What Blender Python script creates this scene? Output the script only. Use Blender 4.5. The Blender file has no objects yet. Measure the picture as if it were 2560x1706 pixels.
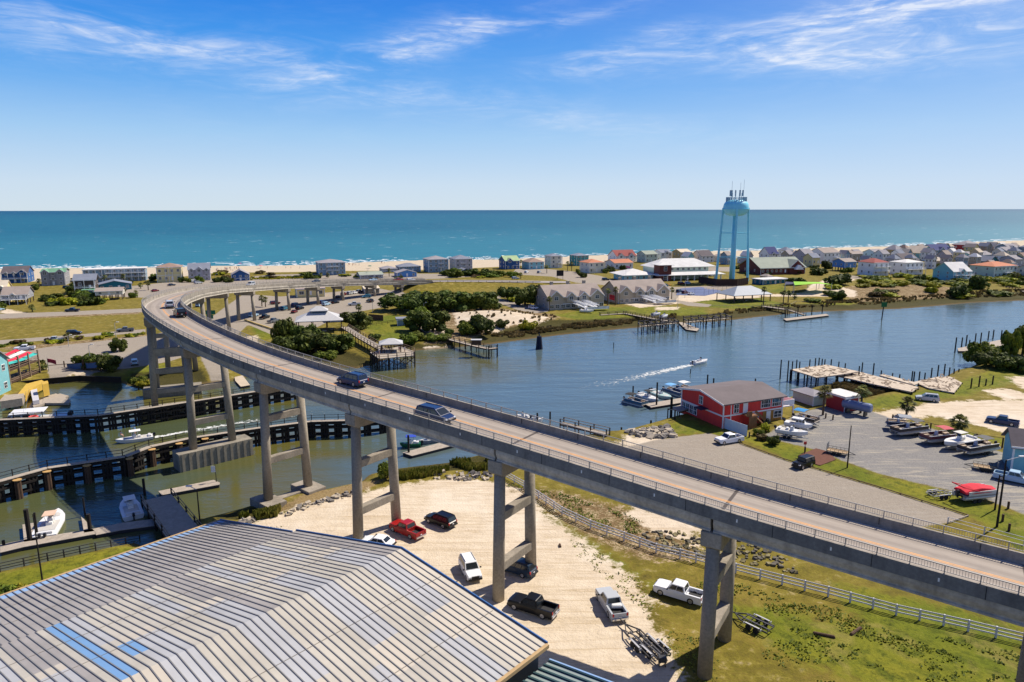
import bpy, bmesh, math, random
import numpy as np
from mathutils import Vector, Matrix, noise as mnoise
PI=math.pi; R_=math.radians
D=bpy.data; SC=bpy.context.scene
COL=SC.collection
rnd=random.Random(7)
# ---------------------------------------------------------------- camera
F=1707.0; PT=math.atan(328/F); HC=45.0; RO=math.radians(0.1)
cr,sr,cp,sp=math.cos(RO),math.sin(RO),math.cos(PT),math.sin(PT)
cam=D.objects.new('camera',D.cameras.new('camera')); COL.objects.link(cam)
cam.data.sensor_width=36; cam.data.lens=F/2560*36; cam.data.clip_start=1; cam.data.clip_end=300000
xr=Vector((cr,-sr*sp,-sr*cp)); xd=Vector((-sr,-cr*sp,-cr*cp)); zz=Vector((0,-cp,sp))
m=Matrix.Identity(4)
for i in range(3): m[i][0]=xr[i]; m[i][1]=-xd[i]; m[i][2]=zz[i]
m[2][3]=HC; cam.matrix_world=m; SC.camera=cam
SC.view_settings.view_transform='Standard'; SC.view_settings.look='None'; SC.view_settings.exposure=0.45; SC.view_settings.gamma=1
# ---------------------------------------------------------------- world and sun
SAZ=R_(34); SEL=R_(50)
sun=D.objects.new('sun',D.lights.new('sun','SUN')); COL.objects.link(sun)
sun.data.energy=4.9; sun.data.angle=R_(0.5); sun.data.color=(1,.91,.78)
sd=Vector((math.cos(SEL)*math.cos(SAZ),math.cos(SEL)*math.sin(SAZ),math.sin(SEL)))
sun.rotation_euler=sd.to_track_quat('Z','Y').to_euler()
W=D.worlds.new('World'); SC.world=W; W.use_nodes=True
nt=W.node_tree; nt.nodes.clear()
class NB:
    def __init__(s,t): s.t=t
    def n(s,ty,**k):
        nd=s.t.nodes.new(ty)
        for a,b in k.items():
            if a=='ins':
                for i,v in b.items():
                    if isinstance(v,bpy.types.NodeSocket): s.t.links.new(v,nd.inputs[i])
                    else: nd.inputs[i].default_value=v
            else: setattr(nd,a,b)
        return nd
    def math(s,op,a,b=0.0,c=None,clamp=False):
        nd=s.n('ShaderNodeMath',operation=op,use_clamp=clamp,ins={0:a,1:b})
        if c is not None:
            if isinstance(c,bpy.types.NodeSocket): s.t.links.new(c,nd.inputs[2])
            else: nd.inputs[2].default_value=c
        return nd.outputs[0]
    def mix(s,f,a,b,bt='MIX'):
        nd=s.n('ShaderNodeMix',data_type='RGBA',blend_type=bt)
        for i,v in ((0,f),(6,a),(7,b)):
            if isinstance(v,bpy.types.NodeSocket): s.t.links.new(v,nd.inputs[i])
            else: nd.inputs[i].default_value=(v if i==0 else (*v,1) if len(v)==3 else v)
        return nd.outputs[2]
    def ramp(s,f,st,ip='LINEAR'):
        nd=s.n('ShaderNodeValToRGB',ins={0:f}); cr_=nd.color_ramp; cr_.interpolation=ip
        while len(cr_.elements)<len(st): cr_.elements.new(.5)
        for e,(p,c) in zip(cr_.elements,st): e.position=p; e.color=(*c,1) if isinstance(c,tuple) else (c,c,c,1)
        return nd.outputs[0]
    def noise(s,v,sc,det=4,rough=.55,dist=0,dim='3D'):
        nd=s.n('ShaderNodeTexNoise',noise_dimensions=dim,ins={'Vector':v,'Scale':sc,'Detail':det,'Roughness':rough,'Distortion':dist})
        return nd.outputs[0]
    def mapping(s,v,loc=(0,0,0),rot=(0,0,0),sc=(1,1,1)):
        return s.n('ShaderNodeMapping',ins={0:v,1:loc,2:rot,3:sc}).outputs[0]
    def ss(s,x,a,b):
        return s.n('ShaderNodeMapRange',interpolation_type='SMOOTHSTEP',ins={0:x,1:a,2:b}).outputs[0]
b=NB(nt)
def rgb0(*c): return tuple(((v/255+.055)/1.055)**2.4 if v>10 else v/255/12.92 for v in c)
sky=b.n('ShaderNodeTexSky',sky_type='NISHITA',sun_disc=False,sun_elevation=SEL,sun_rotation=PI/2-SAZ,altitude=0,air_density=1.0,dust_density=0.3,ozone_density=2.0)
tc=b.n('ShaderNodeTexCoord').outputs['Generated']
sx=b.n('ShaderNodeSeparateXYZ',ins={0:tc})
dz=b.math('MAXIMUM',sx.outputs[2],0.0)
az=b.math('ARCTAN2',sx.outputs[0],sx.outputs[1])
grd=b.ramp(dz,[(0,rgb0(214,229,240)),(.035,rgb0(206,225,243)),(.10,rgb0(164,206,244)),(.16,rgb0(104,174,242)),(.215,rgb0(62,152,238)),(.27,rgb0(26,128,230)),(.45,rgb0(4,62,165)),(1,rgb0(3,40,120))])
grd=b.mix(b.math('MULTIPLY',b.ss(az,-.35,.95),.38),grd,rgb0(188,208,240))
grd=b.mix(1.0,grd,(8.6,8.6,8.6),'MULTIPLY')
skc=b.mix(.90,b.mix(1.0,sky.outputs[0],(.75,.92,1.25),'MULTIPLY'),grd)
# cirrus: stretched noise on a flat cloud layer, gathered in a few banks
ae=b.n('ShaderNodeCombineXYZ',ins={0:az,1:b.math('ARCSINE',sx.outputs[2])}).outputs[0]
st=b.noise(b.mapping(ae,rot=(0,0,-.22),sc=(3.2,15,1)),1.9,9,.63,.9)
st2=b.noise(b.mapping(ae,rot=(0,0,-.35),sc=(9,55,1)),2.0,7,.62,1.1)
el=b.math('ARCSINE',sx.outputs[2])
mask=None
for (ca,ce,wa,we,tilt,amp) in [(-.52,.208,.10,.020,-.05,1.0),(-.36,.198,.13,.016,-.02,.75),(-.14,.215,.14,.020,.32,1.35),(-.02,.238,.07,.012,.1,.8),(-.22,.16,.25,.02,-.05,.35),(.13,.200,.10,.016,.12,.85),(.10,.252,.08,.007,.2,.7),(.22,.235,.05,.008,.1,.6),(.40,.225,.16,.018,.12,1.2),(.56,.25,.16,.022,.12,1.5),(.56,.195,.22,.026,.03,1.3),(.0,.13,.3,.02,-.12,.3),(.38,.19,.12,.012,-.1,.8),(-.6,.18,.1,.012,0,.4)]:
    u=b.math('SUBTRACT',az,ca); v=b.math('SUBTRACT',b.math('SUBTRACT',el,ce),b.math('MULTIPLY',u,tilt))
    u=b.math('DIVIDE',u,wa); v=b.math('DIVIDE',v,we)
    g=b.math('MULTIPLY',b.math('POWER',2.718,b.math('MULTIPLY',b.math('ADD',b.math('MULTIPLY',u,u),b.math('MULTIPLY',v,v)),-1.0)),amp)
    mask=g if mask is None else b.math('ADD',mask,g)
mask=b.math('ADD',mask,.05)
cl=b.math('MULTIPLY',b.ss(st,.31,.80),b.math('ADD',.45,b.math('MULTIPLY',b.ss(st2,.35,.7),.75)))
cl=b.math('MULTIPLY',cl,mask,clamp=True)
cl=b.math('MULTIPLY',cl,b.ss(dz,0.02,.12))
fin=b.mix(b.math('MULTIPLY',cl,.72),skc,(8.3,8.5,8.9))
bg=b.n('ShaderNodeBackground',ins={0:fin,1:0.084})
b.n('ShaderNodeOutputWorld',ins={0:bg.outputs[0]})
# ---------------------------------------------------------------- materials
MATS={}
def rgb(r,g,b_):
    f=lambda c:(c/255/12.92 if c/255<=.04045 else ((c/255+.055)/1.055)**2.4)
    return (f(r)*.8,f(g)*.8,f(b_)*.8)
def M(name,col,rough=.75,var=.18,sc=.6,metal=0.0,bump=0.0,spec=.4,coat=0,sc2=None,st=(1,1,1)):
    if name in MATS: return MATS[name]
    ma=D.materials.new(name); ma.use_nodes=True; t=ma.node_tree; t.nodes.clear(); q=NB(t)
    oc=q.n('ShaderNodeTexCoord').outputs['Object']
    p=q.n('ShaderNodeBsdfPrincipled',ins={'Roughness':rough,'Metallic':metal,'Specular IOR Level':spec,'Coat Weight':coat})
    if var>0:
        v=q.mapping(oc,sc=st)
        n1=q.noise(v,sc,5,.6); f=q.ramp(n1,[(.28,1-var),(.72,1+var*.7)])
        if sc2:
            n2=q.noise(oc,sc2,3,.6); f=q.mix(1.0,f,q.ramp(n2,[(.3,1-var*.6),(.7,1+var*.5)]),'MULTIPLY')
        c=q.mix(1.0,col,f,'MULTIPLY'); t.links.new(c,p.inputs['Base Color'])
        if bump: 
            bn=q.n('ShaderNodeBump',ins={'Strength':bump,'Height':n1,'Distance':.1}); t.links.new(bn.outputs[0],p.inputs['Normal'])
    else: p.inputs['Base Color'].default_value=(*col,1)
    q.n('ShaderNodeOutputMaterial',ins={0:p.outputs[0]})
    MATS[name]=ma; return ma
# ---------------------------------------------------------------- mesh builder
class MB:
    def __init__(s): s.v=[];s.f=[];s.m=[]
    def add(s,vs,fs,mi=0):
        o=len(s.v); s.v+=[tuple(v) for v in vs]; s.f+=[tuple(i+o for i in f) for f in fs]; s.m+=[mi]*len(fs); return s
    def box(s,c,d,rz=0,mi=0,top=None):
        x,y,z=d[0]/2,d[1]/2,d[2]/2; k=top if top else (1,1); ca,sa=math.cos(rz),math.sin(rz)
        vs=[]
        for sz in (-1,1):
            kx,ky=(k if sz>0 else (1,1))
            for a,e in ((-1,-1),(1,-1),(1,1),(-1,1)):
                X,Y=a*x*kx,e*y*ky; vs.append((c[0]+X*ca-Y*sa,c[1]+X*sa+Y*ca,c[2]+sz*z))
        return s.add(vs,[(3,2,1,0),(4,5,6,7),(0,1,5,4),(1,2,6,5),(2,3,7,6),(3,0,4,7)],mi)
    def beam(s,p,q,w,h,mi=0):
        p=Vector(p);q=Vector(q);d=(q-p)
        if d.length<1e-6: return s
        d.normalize(); u=Vector((0,0,1)) if abs(d.z)<.95 else Vector((1,0,0))
        r=d.cross(u).normalized(); u=r.cross(d)
        vs=[]
        for a in (p,q):
            for i,j in ((-1,-1),(1,-1),(1,1),(-1,1)): vs.append(a+r*(i*w/2)+u*(j*h/2))
        return s.add(vs,[(3,2,1,0),(4,5,6,7),(0,1,5,4),(1,2,6,5),(2,3,7,6),(3,0,4,7)],mi)
    def tube(s,p,q,r0,r1=None,n=8,mi=0,cap=True):
        r1=r0 if r1 is None else r1
        p=Vector(p);q=Vector(q);d=(q-p).normalized(); u=Vector((0,0,1)) if abs(d.z)<.95 else Vector((1,0,0))
        a=d.cross(u).normalized(); c=a.cross(d)
        vs=[]
        for o,r in ((p,r0),(q,r1)):
            for i in range(n): t=2*PI*i/n; vs.append(o+a*math.cos(t)*r+c*math.sin(t)*r)
        fs=[(i,(i+1)%n,n+(i+1)%n,n+i) for i in range(n)]
        if cap: fs+=[tuple(range(n))[::-1],tuple(range(n,2*n))]
        return s.add(vs,fs,mi)
    def prism(s,poly,z0,z1,mi=0):
        n=len(poly); vs=[(x,y,z0) for x,y in poly]+[(x,y,z1) for x,y in poly]
        return s.add(vs,[(i,(i+1)%n,n+(i+1)%n,n+i) for i in range(n)]+[tuple(range(n))[::-1],tuple(range(n,2*n))],mi)
    def loft(s,secs,mi=0,closed=True,cap=True):
        n=len(secs[0]); vs=[v for q in secs for v in q]; fs=[]
        for k in range(len(secs)-1):
            for i in range(n if closed else n-1): fs.append((k*n+i,k*n+(i+1)%n,(k+1)*n+(i+1)%n,(k+1)*n+i))
        if cap and closed: fs+=[tuple(range(n))[::-1],tuple(range((len(secs)-1)*n,len(secs)*n))]
        return s.add(vs,fs,mi)
    def mesh(s,name,mats,smooth=False,bevel=0,fixn=True):
        me=D.meshes.new(name); me.from_pydata(s.v,[],s.f)
        ms=mats if isinstance(mats,(list,tuple)) else [mats]
        for x in ms: me.materials.append(x)
        me.polygons.foreach_set('material_index',s.m)
        if bevel or fixn:
            bm=bmesh.new(); bm.from_mesh(me)
            if fixn: bmesh.ops.recalc_face_normals(bm,faces=bm.faces)
            if bevel:
                es=[e for e in bm.edges if len(e.link_faces)==2 and e.calc_face_angle(0)>.5]
                bmesh.ops.bevel(bm,geom=es,offset=bevel,segments=2,affect='EDGES',clamp_overlap=True)
            bm.to_mesh(me); bm.free()
        if smooth: me.polygons.foreach_set('use_smooth',[True]*len(me.polygons))
        me.update(); return me
    def build(s,name,mats,parent=None,**k):
        return link(name,s.mesh(name,mats,**k),parent)
def link(name,me,parent=None,loc=(0,0,0),rz=0):
    o=D.objects.new(name,me); COL.objects.link(o); o.parent=parent; o.location=loc; o.rotation_euler=(0,0,rz); return o
def tag(o,label=None,cat=None,group=None,kind=None):
    for k,v in (('label',label),('category',cat),('group',group),('kind',kind)):
        if v: o[k]=v
    return o
def thing(name,label,cat,loc=(0,0,0),rz=0,group=None):
    o=D.objects.new(name,None); COL.objects.link(o); o.location=loc; o.rotation_euler=(0,0,rz); o.empty_display_size=.3
    return tag(o,label,cat,group)
def clone(r,loc,rz=0,label=None,group=None,parent=None,sc=None):
    c=r.copy(); COL.objects.link(c)
    if parent is None:
        c.location=loc; c.rotation_euler=(0,0,rz)
        if sc: c.scale=(sc,sc,sc) if not isinstance(sc,tuple) else sc
        if label: c['label']=label
        if group: c['group']=group
    else: c.parent=parent
    for ch in r.children: clone(ch,None,parent=c)
    return c
# ---------------------------------------------------------------- pixel of the survey photo -> ground point
def ray(px,py):
    u=(px-1280)/F; v=(py-853)/F; u,v=u*cr-v*sr,u*sr+v*cr
    return (u,cp-v*sp,-sp-v*cp)
def G(px,py,z=0.0):
    d=ray(px,py); t=(z-HC)/d[2]; return (d[0]*t,d[1]*t)
def Hh(X,Y,py):
    d=ray(1280,py); return HC+Y*d[2]/d[1]
def ppoly(pts,z=1.2): return [G(x,y,z) for x,y in pts]
def sdf(X,Y,poly):
    P_=np.array(poly,float); n=len(P_); dm=np.full(X.shape,1e18); ins=np.zeros(X.shape,bool)
    for i in range(n):
        ax,ay=P_[i]; bx,by=P_[(i+1)%n]; ex,ey=bx-ax,by-ay; wx,wy=X-ax,Y-ay
        t=np.clip((wx*ex+wy*ey)/(ex*ex+ey*ey+1e-12),0,1); dm=np.minimum(dm,(wx-ex*t)**2+(wy-ey*t)**2)
        c=((ay>Y)!=(by>Y)); 
        with np.errstate(divide='ignore',invalid='ignore'): xi=(bx-ax)*(Y-ay)/(by-ay if by!=ay else 1e-9)+ax
        ins^=c&(X<xi)
    return np.where(ins,1,-1)*np.sqrt(dm)
# bridge alignment: x, y, deck z, heading, bank, every 20 m
CV=np.array([(75.0,28.3,13.9,2.6179,.002),(57.6,37.9,15.15,2.61,.003),(39.96,48.28,16.41,2.5979,0.0038),(22.93,58.76,17.69,2.5803,0.0062),(6.13,69.61,19.36,2.5542,0.0086),(-10.33,80.97,20.6,2.5196,0.0111),(-26.31,92.99,21.4,2.4711,0.0166),(-41.57,105.92,22.23,2.4031,0.0222),(-55.77,119.99,23.27,2.3135,0.0299),(-68.4,135.48,23.89,2.1913,0.0398),(-78.79,152.55,23.6,2.0448,0.0382),(-86.85,170.85,22.66,1.9335,0.0252),(-93.24,189.79,21.55,1.8639,0.0165),(-98.51,209.08,20.29,1.8135,0.0122),(-102.91,228.59,18.8,1.7691,0.0179),(-106.05,248.34,17.07,1.6786,0.0337),(-106.84,268.3,15.33,1.5329,0.0494),(-104.4,288.13,13.77,1.3658,0.0458),(-98.81,307.32,12.39,1.2114,0.0422),(-90.46,325.47,11.04,1.0695,0.0387),(-79.71,342.32,9.71,0.938,0.0363),(-66.91,357.67,8.39,0.8147,0.034),(-52.37,371.39,7.08,0.6995,0.0317),(-36.4,383.42,5.84,0.5925,0.0293),(-19.27,393.71,4.7,0.4896,0.0294),(-1.16,402.19,3.62,0.3866,0.0294),(17.72,408.77,2.57,0.2835,0.0294),(37.2,413.2,1.9,.2,.02)])
CS=np.arange(len(CV))*20.0-40
def cvat(s):
    t=(s+40)/20; i=int(np.clip(math.floor(t),0,len(CV)-2)); f=t-i
    p0=CV[max(i-1,0)];p1=CV[i];p2=CV[i+1];p3=CV[min(i+2,len(CV)-1)]
    return 0.5*((2*p1)+(-p0+p2)*f+(2*p0-5*p1+4*p2-p3)*f*f+(-p0+3*p1-3*p2+p3)*f**3)
def bp(s,n=0.0,z=0.0):
    x,y,dz_,h,bk=cvat(s); return (x-math.sin(h)*n, y+math.cos(h)*n, dz_+bk*n+z)
def bh(s): return cvat(s)[3]
ABUT=408
# ================================================================ ground
shoreA=[(-900,1700),(-300,1500),(0,1430),(334,1357),(356,1366),(470,1318),(505,1298),(558,1285),(625,1266),(700,1246),(755,1236),(800,1228),(903,1206),(925,1186),(1000,1172),(1119,1158),(1180,1143),(1300,1115),(1400,1098),(1482,1088),(1504,1083),(1554,1079),(1599,1066),(1640,1055),(1679,1043),(1719,1035),(1850,1015),(1968,996),(2029,970),(2089,958),(2170,952),(2234,968),(2293,972),(2330,960),(2395,925),(2420,922),(2440,912),(2470,905),(2500,880),(2560,868),(2700,840),(3300,800)]
wA=ppoly(shoreA,0); landA=wA+[(2500,300),(2500,-300),(-400,-300),(-400,60)]
shoreB=[(-900,1010),(-300,1010),(0,1005),(114,957),(200,952),(303,957),(330,968),(366,976),(440,972),(494,963),(533,957),(566,955),(640,938),(815,918),(896,921),(923,913),(990,890),(1036,877),(1100,872),(1217,862),(1283,853),(1336,846),(1408,837),(1479,830),(1560,822),(1600,819),(1696,809),(1770,805),(1839,799),(1929,789),(2018,781),(2140,776),(2240,773),(2281,770),(2353,764),(2430,757),(2560,751),(2800,742),(3600,715)]
seaS=[(3600,566),(3000,580),(2560,603),(2430,608),(2300,616),(2209,619),(2050,623),(1898,629),(1732,632),(1500,641),(1408,645),(1247,652),(1181,653),(1058,654),(865,661),(760,667),(529,669),(369,673),(100,675),(0,676),(-300,678),(-900,682)]
landB=ppoly(shoreB,0)+ppoly(seaS,0)
REG={
'sand':[[(560,1322),(640,1300),(760,1262),(900,1232),(1000,1212),(1130,1195),(1235,1205),(1290,1225),(1346,1263),(1401,1312),(1456,1349),(1524,1403),(1589,1447),(1622,1490),(1640,1560),(1680,1640),(1700,1760),(1700,2200),(400,2200),(300,1500)],
 [(2090,1062),(2200,1030),(2330,1008),(2420,1002),(2560,1000),(2900,1000),(2900,1090),(2560,1088),(2500,1080),(2440,1062),(2330,1040),(2220,1058),(2140,1085)],
 [(2090,1062),(2150,1075),(2260,1150),(2300,1200),(2230,1190),(2140,1130),(2070,1090)],
 [(2462,975),(2520,972),(2560,985),(2600,1000),(2520,1000),(2480,988)],[(2520,945),(2570,940),(2640,960),(2560,972)],
 [(1560,1092),(1660,1092),(1680,1110),(1600,1130),(1545,1112)],
 [(1580,1268),(1680,1280),(1745,1320),(1740,1365),(1640,1330),(1560,1290)],
 [(1130,790),(1190,780),(1290,778),(1330,798),(1375,800),(1340,812),(1280,816),(1230,830),(1180,828),(1140,815)],
 [(1040,815),(1075,800),(1110,815),(1120,840),(1070,835)],[(1060,862),(1120,858),(1150,868),(1080,874)],
 [(1640,768),(1700,768),(1690,775),(1640,776)],
 [(2040,715),(2060,700),(2110,690),(2140,700),(2070,725),(2140,735),(2140,745),(1990,742),(1900,742),(1890,738),(2010,735)],
 [(1600,770),(1560,760),(1700,735),(1780,730),(1900,735),(1900,745),(1800,748)],
 [(560,855),(640,838),(650,860),(640,890),(560,880)],[(120,905),(214,922),(214,935),(125,935)],[(40,778),(80,785),(60,790),(0,782),(0,768)]],
'gravel':[
 [(1905,1092),(1960,1060),(1990,1035),(2080,1012),(2180,1030),(2240,1050),(2300,1062),(2400,1095),(2470,1120),(2560,1150),(2900,1240),(2900,1400),(2560,1286),(2470,1250),(2380,1228),(2200,1185),(2100,1150),(2060,1130),(1960,1105)]],
'asph':[[(1560,1120),(1640,1100),(1700,1092),(1775,1083),(1830,1102),(1855,1112),(1960,1150),(2200,1221),(2420,1291),(2369,1308),(2200,1330),(1900,1260),(1640,1190),(1520,1150)],[(0,851),(164,839),(364,823),(364,832),(179,845),(0,862),(-600,900),(-600,880)],
 [(-600,800),(0,785),(150,780),(340,772),(420,768),(420,776),(350,781),(0,797),(-600,818)],
 [(40,880),(120,868),(366,840),(560,800),(560,815),(330,880),(262,885),(240,905),(214,925),(125,945),(114,906),(0,905),(-600,960),(-600,900)],
 [(214,925),(262,885),(366,860),(520,800),(560,770),(610,735),(700,742),(780,735),(860,728),(950,722),(1000,732),(1050,745),(1060,752),(1040,765),(960,772),(900,780),(830,800),(760,835),(730,850),(700,846),(620,812),(560,870),(540,905),(505,905),(500,880),(420,905),(330,920),(212,935)],
 [(365,712),(470,700),(560,697),(700,692),(900,688),(1100,686),(1200,684),(1300,680),(1300,686),(1100,697),(900,705),(700,712),(470,735),(370,745),(240,740),(240,725)],
 [(1225,738),(1255,735),(1300,735),(1320,740),(1280,744),(1240,744),(1300,760),(1370,770),(1370,780),(1340,785),(1290,775),(1240,757),(1225,745)],
 [(1290,672),(1360,672),(1440,680),(1500,690),(1530,700),(1560,705),(1640,706),(1680,718),(1780,716),(1850,712),(1850,722),(1700,735),(1690,750),(1720,755),(1780,762),(1770,768),(1720,765),(1680,752),(1660,735),(1560,722),(1500,712),(1440,707),(1380,692),(1280,686)],
 [(1740,668),(1830,668),(1830,680),(1750,676)],
 [(2080,688),(2150,690),(2200,700),(2100,697)],
 [(505,901),(560,896),(566,955),(533,957)]],
'lush':[[(310,927),(420,905),(425,925),(420,940),(310,944)],[(627,815),(650,806),(690,808),(725,825),(700,845),(655,850),(640,840)],
 [(1230,745),(1290,760),(1285,770),(1240,758)],[(1380,790),(1500,768),(1540,768),(1600,790),(1560,800),(1440,800)],[(1500,770),(1640,765),(1760,770),(1770,785),(1700,795),(1600,788),(1500,785)],
 [(1720,745),(1760,742),(1860,765),(1900,768),(2080,752),(2140,758),(2120,765),(1990,765),(1880,775),(1760,768)],
 [(1780,760),(1900,745),(2000,770)],[(1850,718),(1960,716),(1970,735),(1900,732),(1830,725)],
 [(900,812),(905,790),(960,790),(1000,800),(1060,838),(1060,855),(980,858),(930,840)],[(925,790),(1000,790),(1000,800),(960,803)],
 [(0,1435),(330,1360),(350,1372),(300,1420),(100,1500),(0,1530),(-500,1650),(-500,1560)],
 [(1640,1075),(1700,1050),(1740,1050),(1830,1090),(1800,1090),(1775,1080),(1700,1088)],
 [(1850,1092),(1905,1095),(1960,1108),(2060,1135),(2200,1188),(2380,1232),(2560,1290),(2900,1400),(2900,1500),(2560,1380),(2430,1292),(2200,1218),(1960,1146)],
 [(2150,1010),(2230,985),(2300,980),(2400,955),(2480,925),(2600,930),(2560,955),(2460,975),(2420,990),(2330,1002),(2200,1025)],
 [(2290,1060),(2380,1070),(2560,1110),(2560,1125),(2400,1085)],
 [(1230,1230),(1330,1290),(1450,1360),(1560,1430),(1640,1470),(1740,1500),(1900,1520),(2560,1650),(2900,1900),(2300,1760),(2000,1650),(1800,1530),(1620,1460),(1540,1400),(1420,1320),(1340,1260)],
 [(2100,1460),(2560,1560),(2560,1706),(2200,1706)]],
'marsh':[[(366,976),(330,968),(325,940),(420,940),(500,928),(520,955),(494,963)],[(815,918),(690,880),(700,870),(860,880),(923,905),(896,921)],
 [(940,880),(1000,862),(1060,868),(1130,862),(1217,862),(1180,872),(1036,880),(923,913)],
 [(1150,868),(1230,835),(1300,822),(1380,810),(1480,805),(1560,800),(1600,800),(1640,792),(1700,795),(1780,790),(1900,772),(1980,772),(1990,765),(2120,768),(2160,760),(2330,752),(2450,742),(2560,735),(2900,720),(2900,742),(2560,751),(2353,764),(2240,773),(2140,776),(2018,781),(1929,789),(1839,799),(1696,809),(1560,822),(1408,837),(1283,853),(1217,862)],
 [(947,1182),(1119,1156),(1200,1140),(1260,1130),(1260,1175),(1200,1180),(1130,1186),(1000,1200),(950,1200)],
 [(2029,985),(2089,958),(2170,952),(2234,968),(2234,985),(2170,1000),(2130,1005),(2080,1010),(2030,1000)],
 [(560,1290),(640,1270),(700,1272),(720,1285),(660,1300),(600,1310),(540,1310)]],
'scrub':[[(1130,780),(1230,770),(1330,780),(1400,790),(1380,812),(1300,820),(1220,835),(1130,862),(1060,860),(1070,830),(1040,790)],
 [(2160,722),(2330,722),(2420,735),(2440,748),(2330,755),(2160,760),(2120,750)],[(2080,735),(2160,722),(2160,745),(2080,745)],
 [(0,870),(364,838),(364,842),(120,868),(40,880)],[(960,810),(1070,820),(1060,850),(1000,845)],
 [(1235,1210),(1400,1230),(1560,1270),(1700,1330),(1760,1400),(1600,1400),(1440,1330),(1330,1270)],
 [(0,640+150),(0,800),(350,785),(350,780)]],
'beach':[[(-900,730),(0,705),(340,702),(560,688),(640,684),(800,683),(900,680),(1150,672),(1300,665),(1560,655),(1900,645),(2200,636),(2560,622),(3600,585)]+[(x,y-14) for x,y in seaS]],
'mud':[[(660,1290),(700,1262),(760,1236),(903,1204),(960,1200),(900,1232),(760,1262)]],
}
XS=[-62.0]; 
while XS[0]>-1500: XS.insert(0,XS[0]-max(.7,min(60,(-55-XS[0])*.016+.7)))
while XS[-1]<110: XS.append(XS[-1]+.7)
while XS[-1]<2600: XS.append(XS[-1]+max(.7,min(80,(XS[-1]-105)*.016+.7)))
YS=[-60.0]
while YS[-1]<40: YS.append(YS[-1]+4)
while YS[-1]<150: YS.append(YS[-1]+.7)
while YS[-1]<1800: YS.append(YS[-1]+max(.7,min(60,(YS[-1]-150)*.011+.7)))
XS=np.array(XS);YS=np.array(YS)
def landh(X,Y):
    X=np.asarray(X,float);Y=np.asarray(Y,float)
    a=sdf(X,Y,landA); b_=sdf(X,Y,landB); a=np.maximum(a,b_)
    h=np.where(a<0,np.maximum(-3,a*.5),np.minimum(1.5,a*.45))
    mm=np.full(X.shape,-1e9)
    for p in REG['marsh']: mm=np.maximum(mm,sdf(X,Y,ppoly(p,.5)))
    lo=np.minimum(h,.45); f=np.clip((mm+1)/3,0,1); h=np.where(a>0,h*(1-f)+lo*f,h)
    # ditch bank beyond the white fence, approach embankment of the bridge
    best=np.full(X.shape,-9.)
    for s in np.arange(ABUT-6,499,3):
        x,y,z=bp(s); d=np.hypot(X-x,Y-y); 
        lz=z-.45-np.maximum(0,d-5.2)*.36
        if s<ABUT+2: lz-=1.2
        best=np.maximum(best,lz)
    h=np.where(a>0,np.maximum(h,best),h)
    for (dx,dy,rx,ry,hh) in DUNES:
        h=h+np.where(a>0,hh*np.exp(-((X-dx)/rx)**2-((Y-dy)/ry)**2),0)
    return h
DUNES=[]
for (px_,py_,rx,ry,hh) in [(1180,800,22,14,2.2),(1260,800,18,10,1.8),(1070,765,26,18,1.5),(2200,720,60,25,1.8),(2330,730,40,18,1.2),(2060,725,20,25,1.6),(620,690,60,14,2.0),(900,684,50,14,1.5)]:
    gx,gy=G(px_,py_,1.5); DUNES.append((gx,gy,rx,ry,hh))
_hc={}
def gz(x,y):
    k=(round(x,1),round(y,1))
    if k not in _hc: _hc[k]=float(landh(np.array([x]),np.array([y]))[0])
    return _hc[k]
def GG(px_,py_):
    z=1.5
    for _ in range(4):
        x,y=G(px_,py_,z); z=gz(x,y)
    return (x,y,z)
XX,YY=np.meshgrid(XS,YS)
ZZ=landh(XX.ravel(),YY.ravel()).reshape(XX.shape)
rs=np.random.RandomState(3)
ZZ=ZZ+np.where(ZZ>.3,rs.uniform(-.03,.03,ZZ.shape),0)
ny_,nx_=XX.shape
vs=np.stack([XX.ravel(),YY.ravel(),ZZ.ravel()],1)
ii=np.arange(ny_*nx_).reshape(ny_,nx_)
qs=np.stack([ii[:-1,:-1],ii[:-1,1:],ii[1:,1:],ii[1:,:-1]],-1).reshape(-1,4)
me=D.meshes.new('ground'); me.vertices.add(len(vs)); me.vertices.foreach_set('co',vs.ravel())
me.loops.add(len(qs)*4); me.loops.foreach_set('vertex_index',qs.ravel()); me.polygons.add(len(qs)); me.polygons.foreach_set('loop_start',np.arange(len(qs))*4); me.update()
me.polygons.foreach_set('use_smooth',[True]*len(qs))
for k,ps in REG.items():
    dd=np.full(XX.size,-1e9)
    for p in ps: dd=np.maximum(dd,sdf(XX.ravel(),YY.ravel(),ppoly(p,1.5 if k!='marsh' else .4)))
    at=me.attributes.new('r_'+k,'FLOAT','POINT'); at.data.foreach_set('value',np.clip(dd,-12,12).astype(np.float32))
ground=link('ground',me); tag(ground,kind='structure')
ma=D.materials.new('ground'); ma.use_nodes=True; t=ma.node_tree; t.nodes.clear(); q=NB(t); me.materials.append(ma)
oc=q.n('ShaderNodeTexCoord').outputs['Object']
def at_(n): return q.n('ShaderNodeAttribute',attribute_name='r_'+n).outputs['Fac']
nA=q.noise(oc,.55,6,.65); nB=q.noise(oc,.07,5,.6); nC=q.noise(oc,3.2,5,.7); nD=q.noise(q.mapping(oc,sc=(1,1,1)),.2,5,.6,.4)
nS=q.noise(q.mapping(oc,rot=(0,0,.5),sc=(.12,1.1,1)),.8,5,.6,1.2)
def cr2(n,st): return q.ramp(n,[(p,rgb(*c)) for p,c in st])
grass=q.mix(q.ss(nC,.35,.7),cr2(nA,[(.25,(70,66,30)),(.5,(126,116,40)),(.75,(164,150,72))]),cr2(nD,[(.3,(92,86,28)),(.7,(150,128,62))]))
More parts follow.
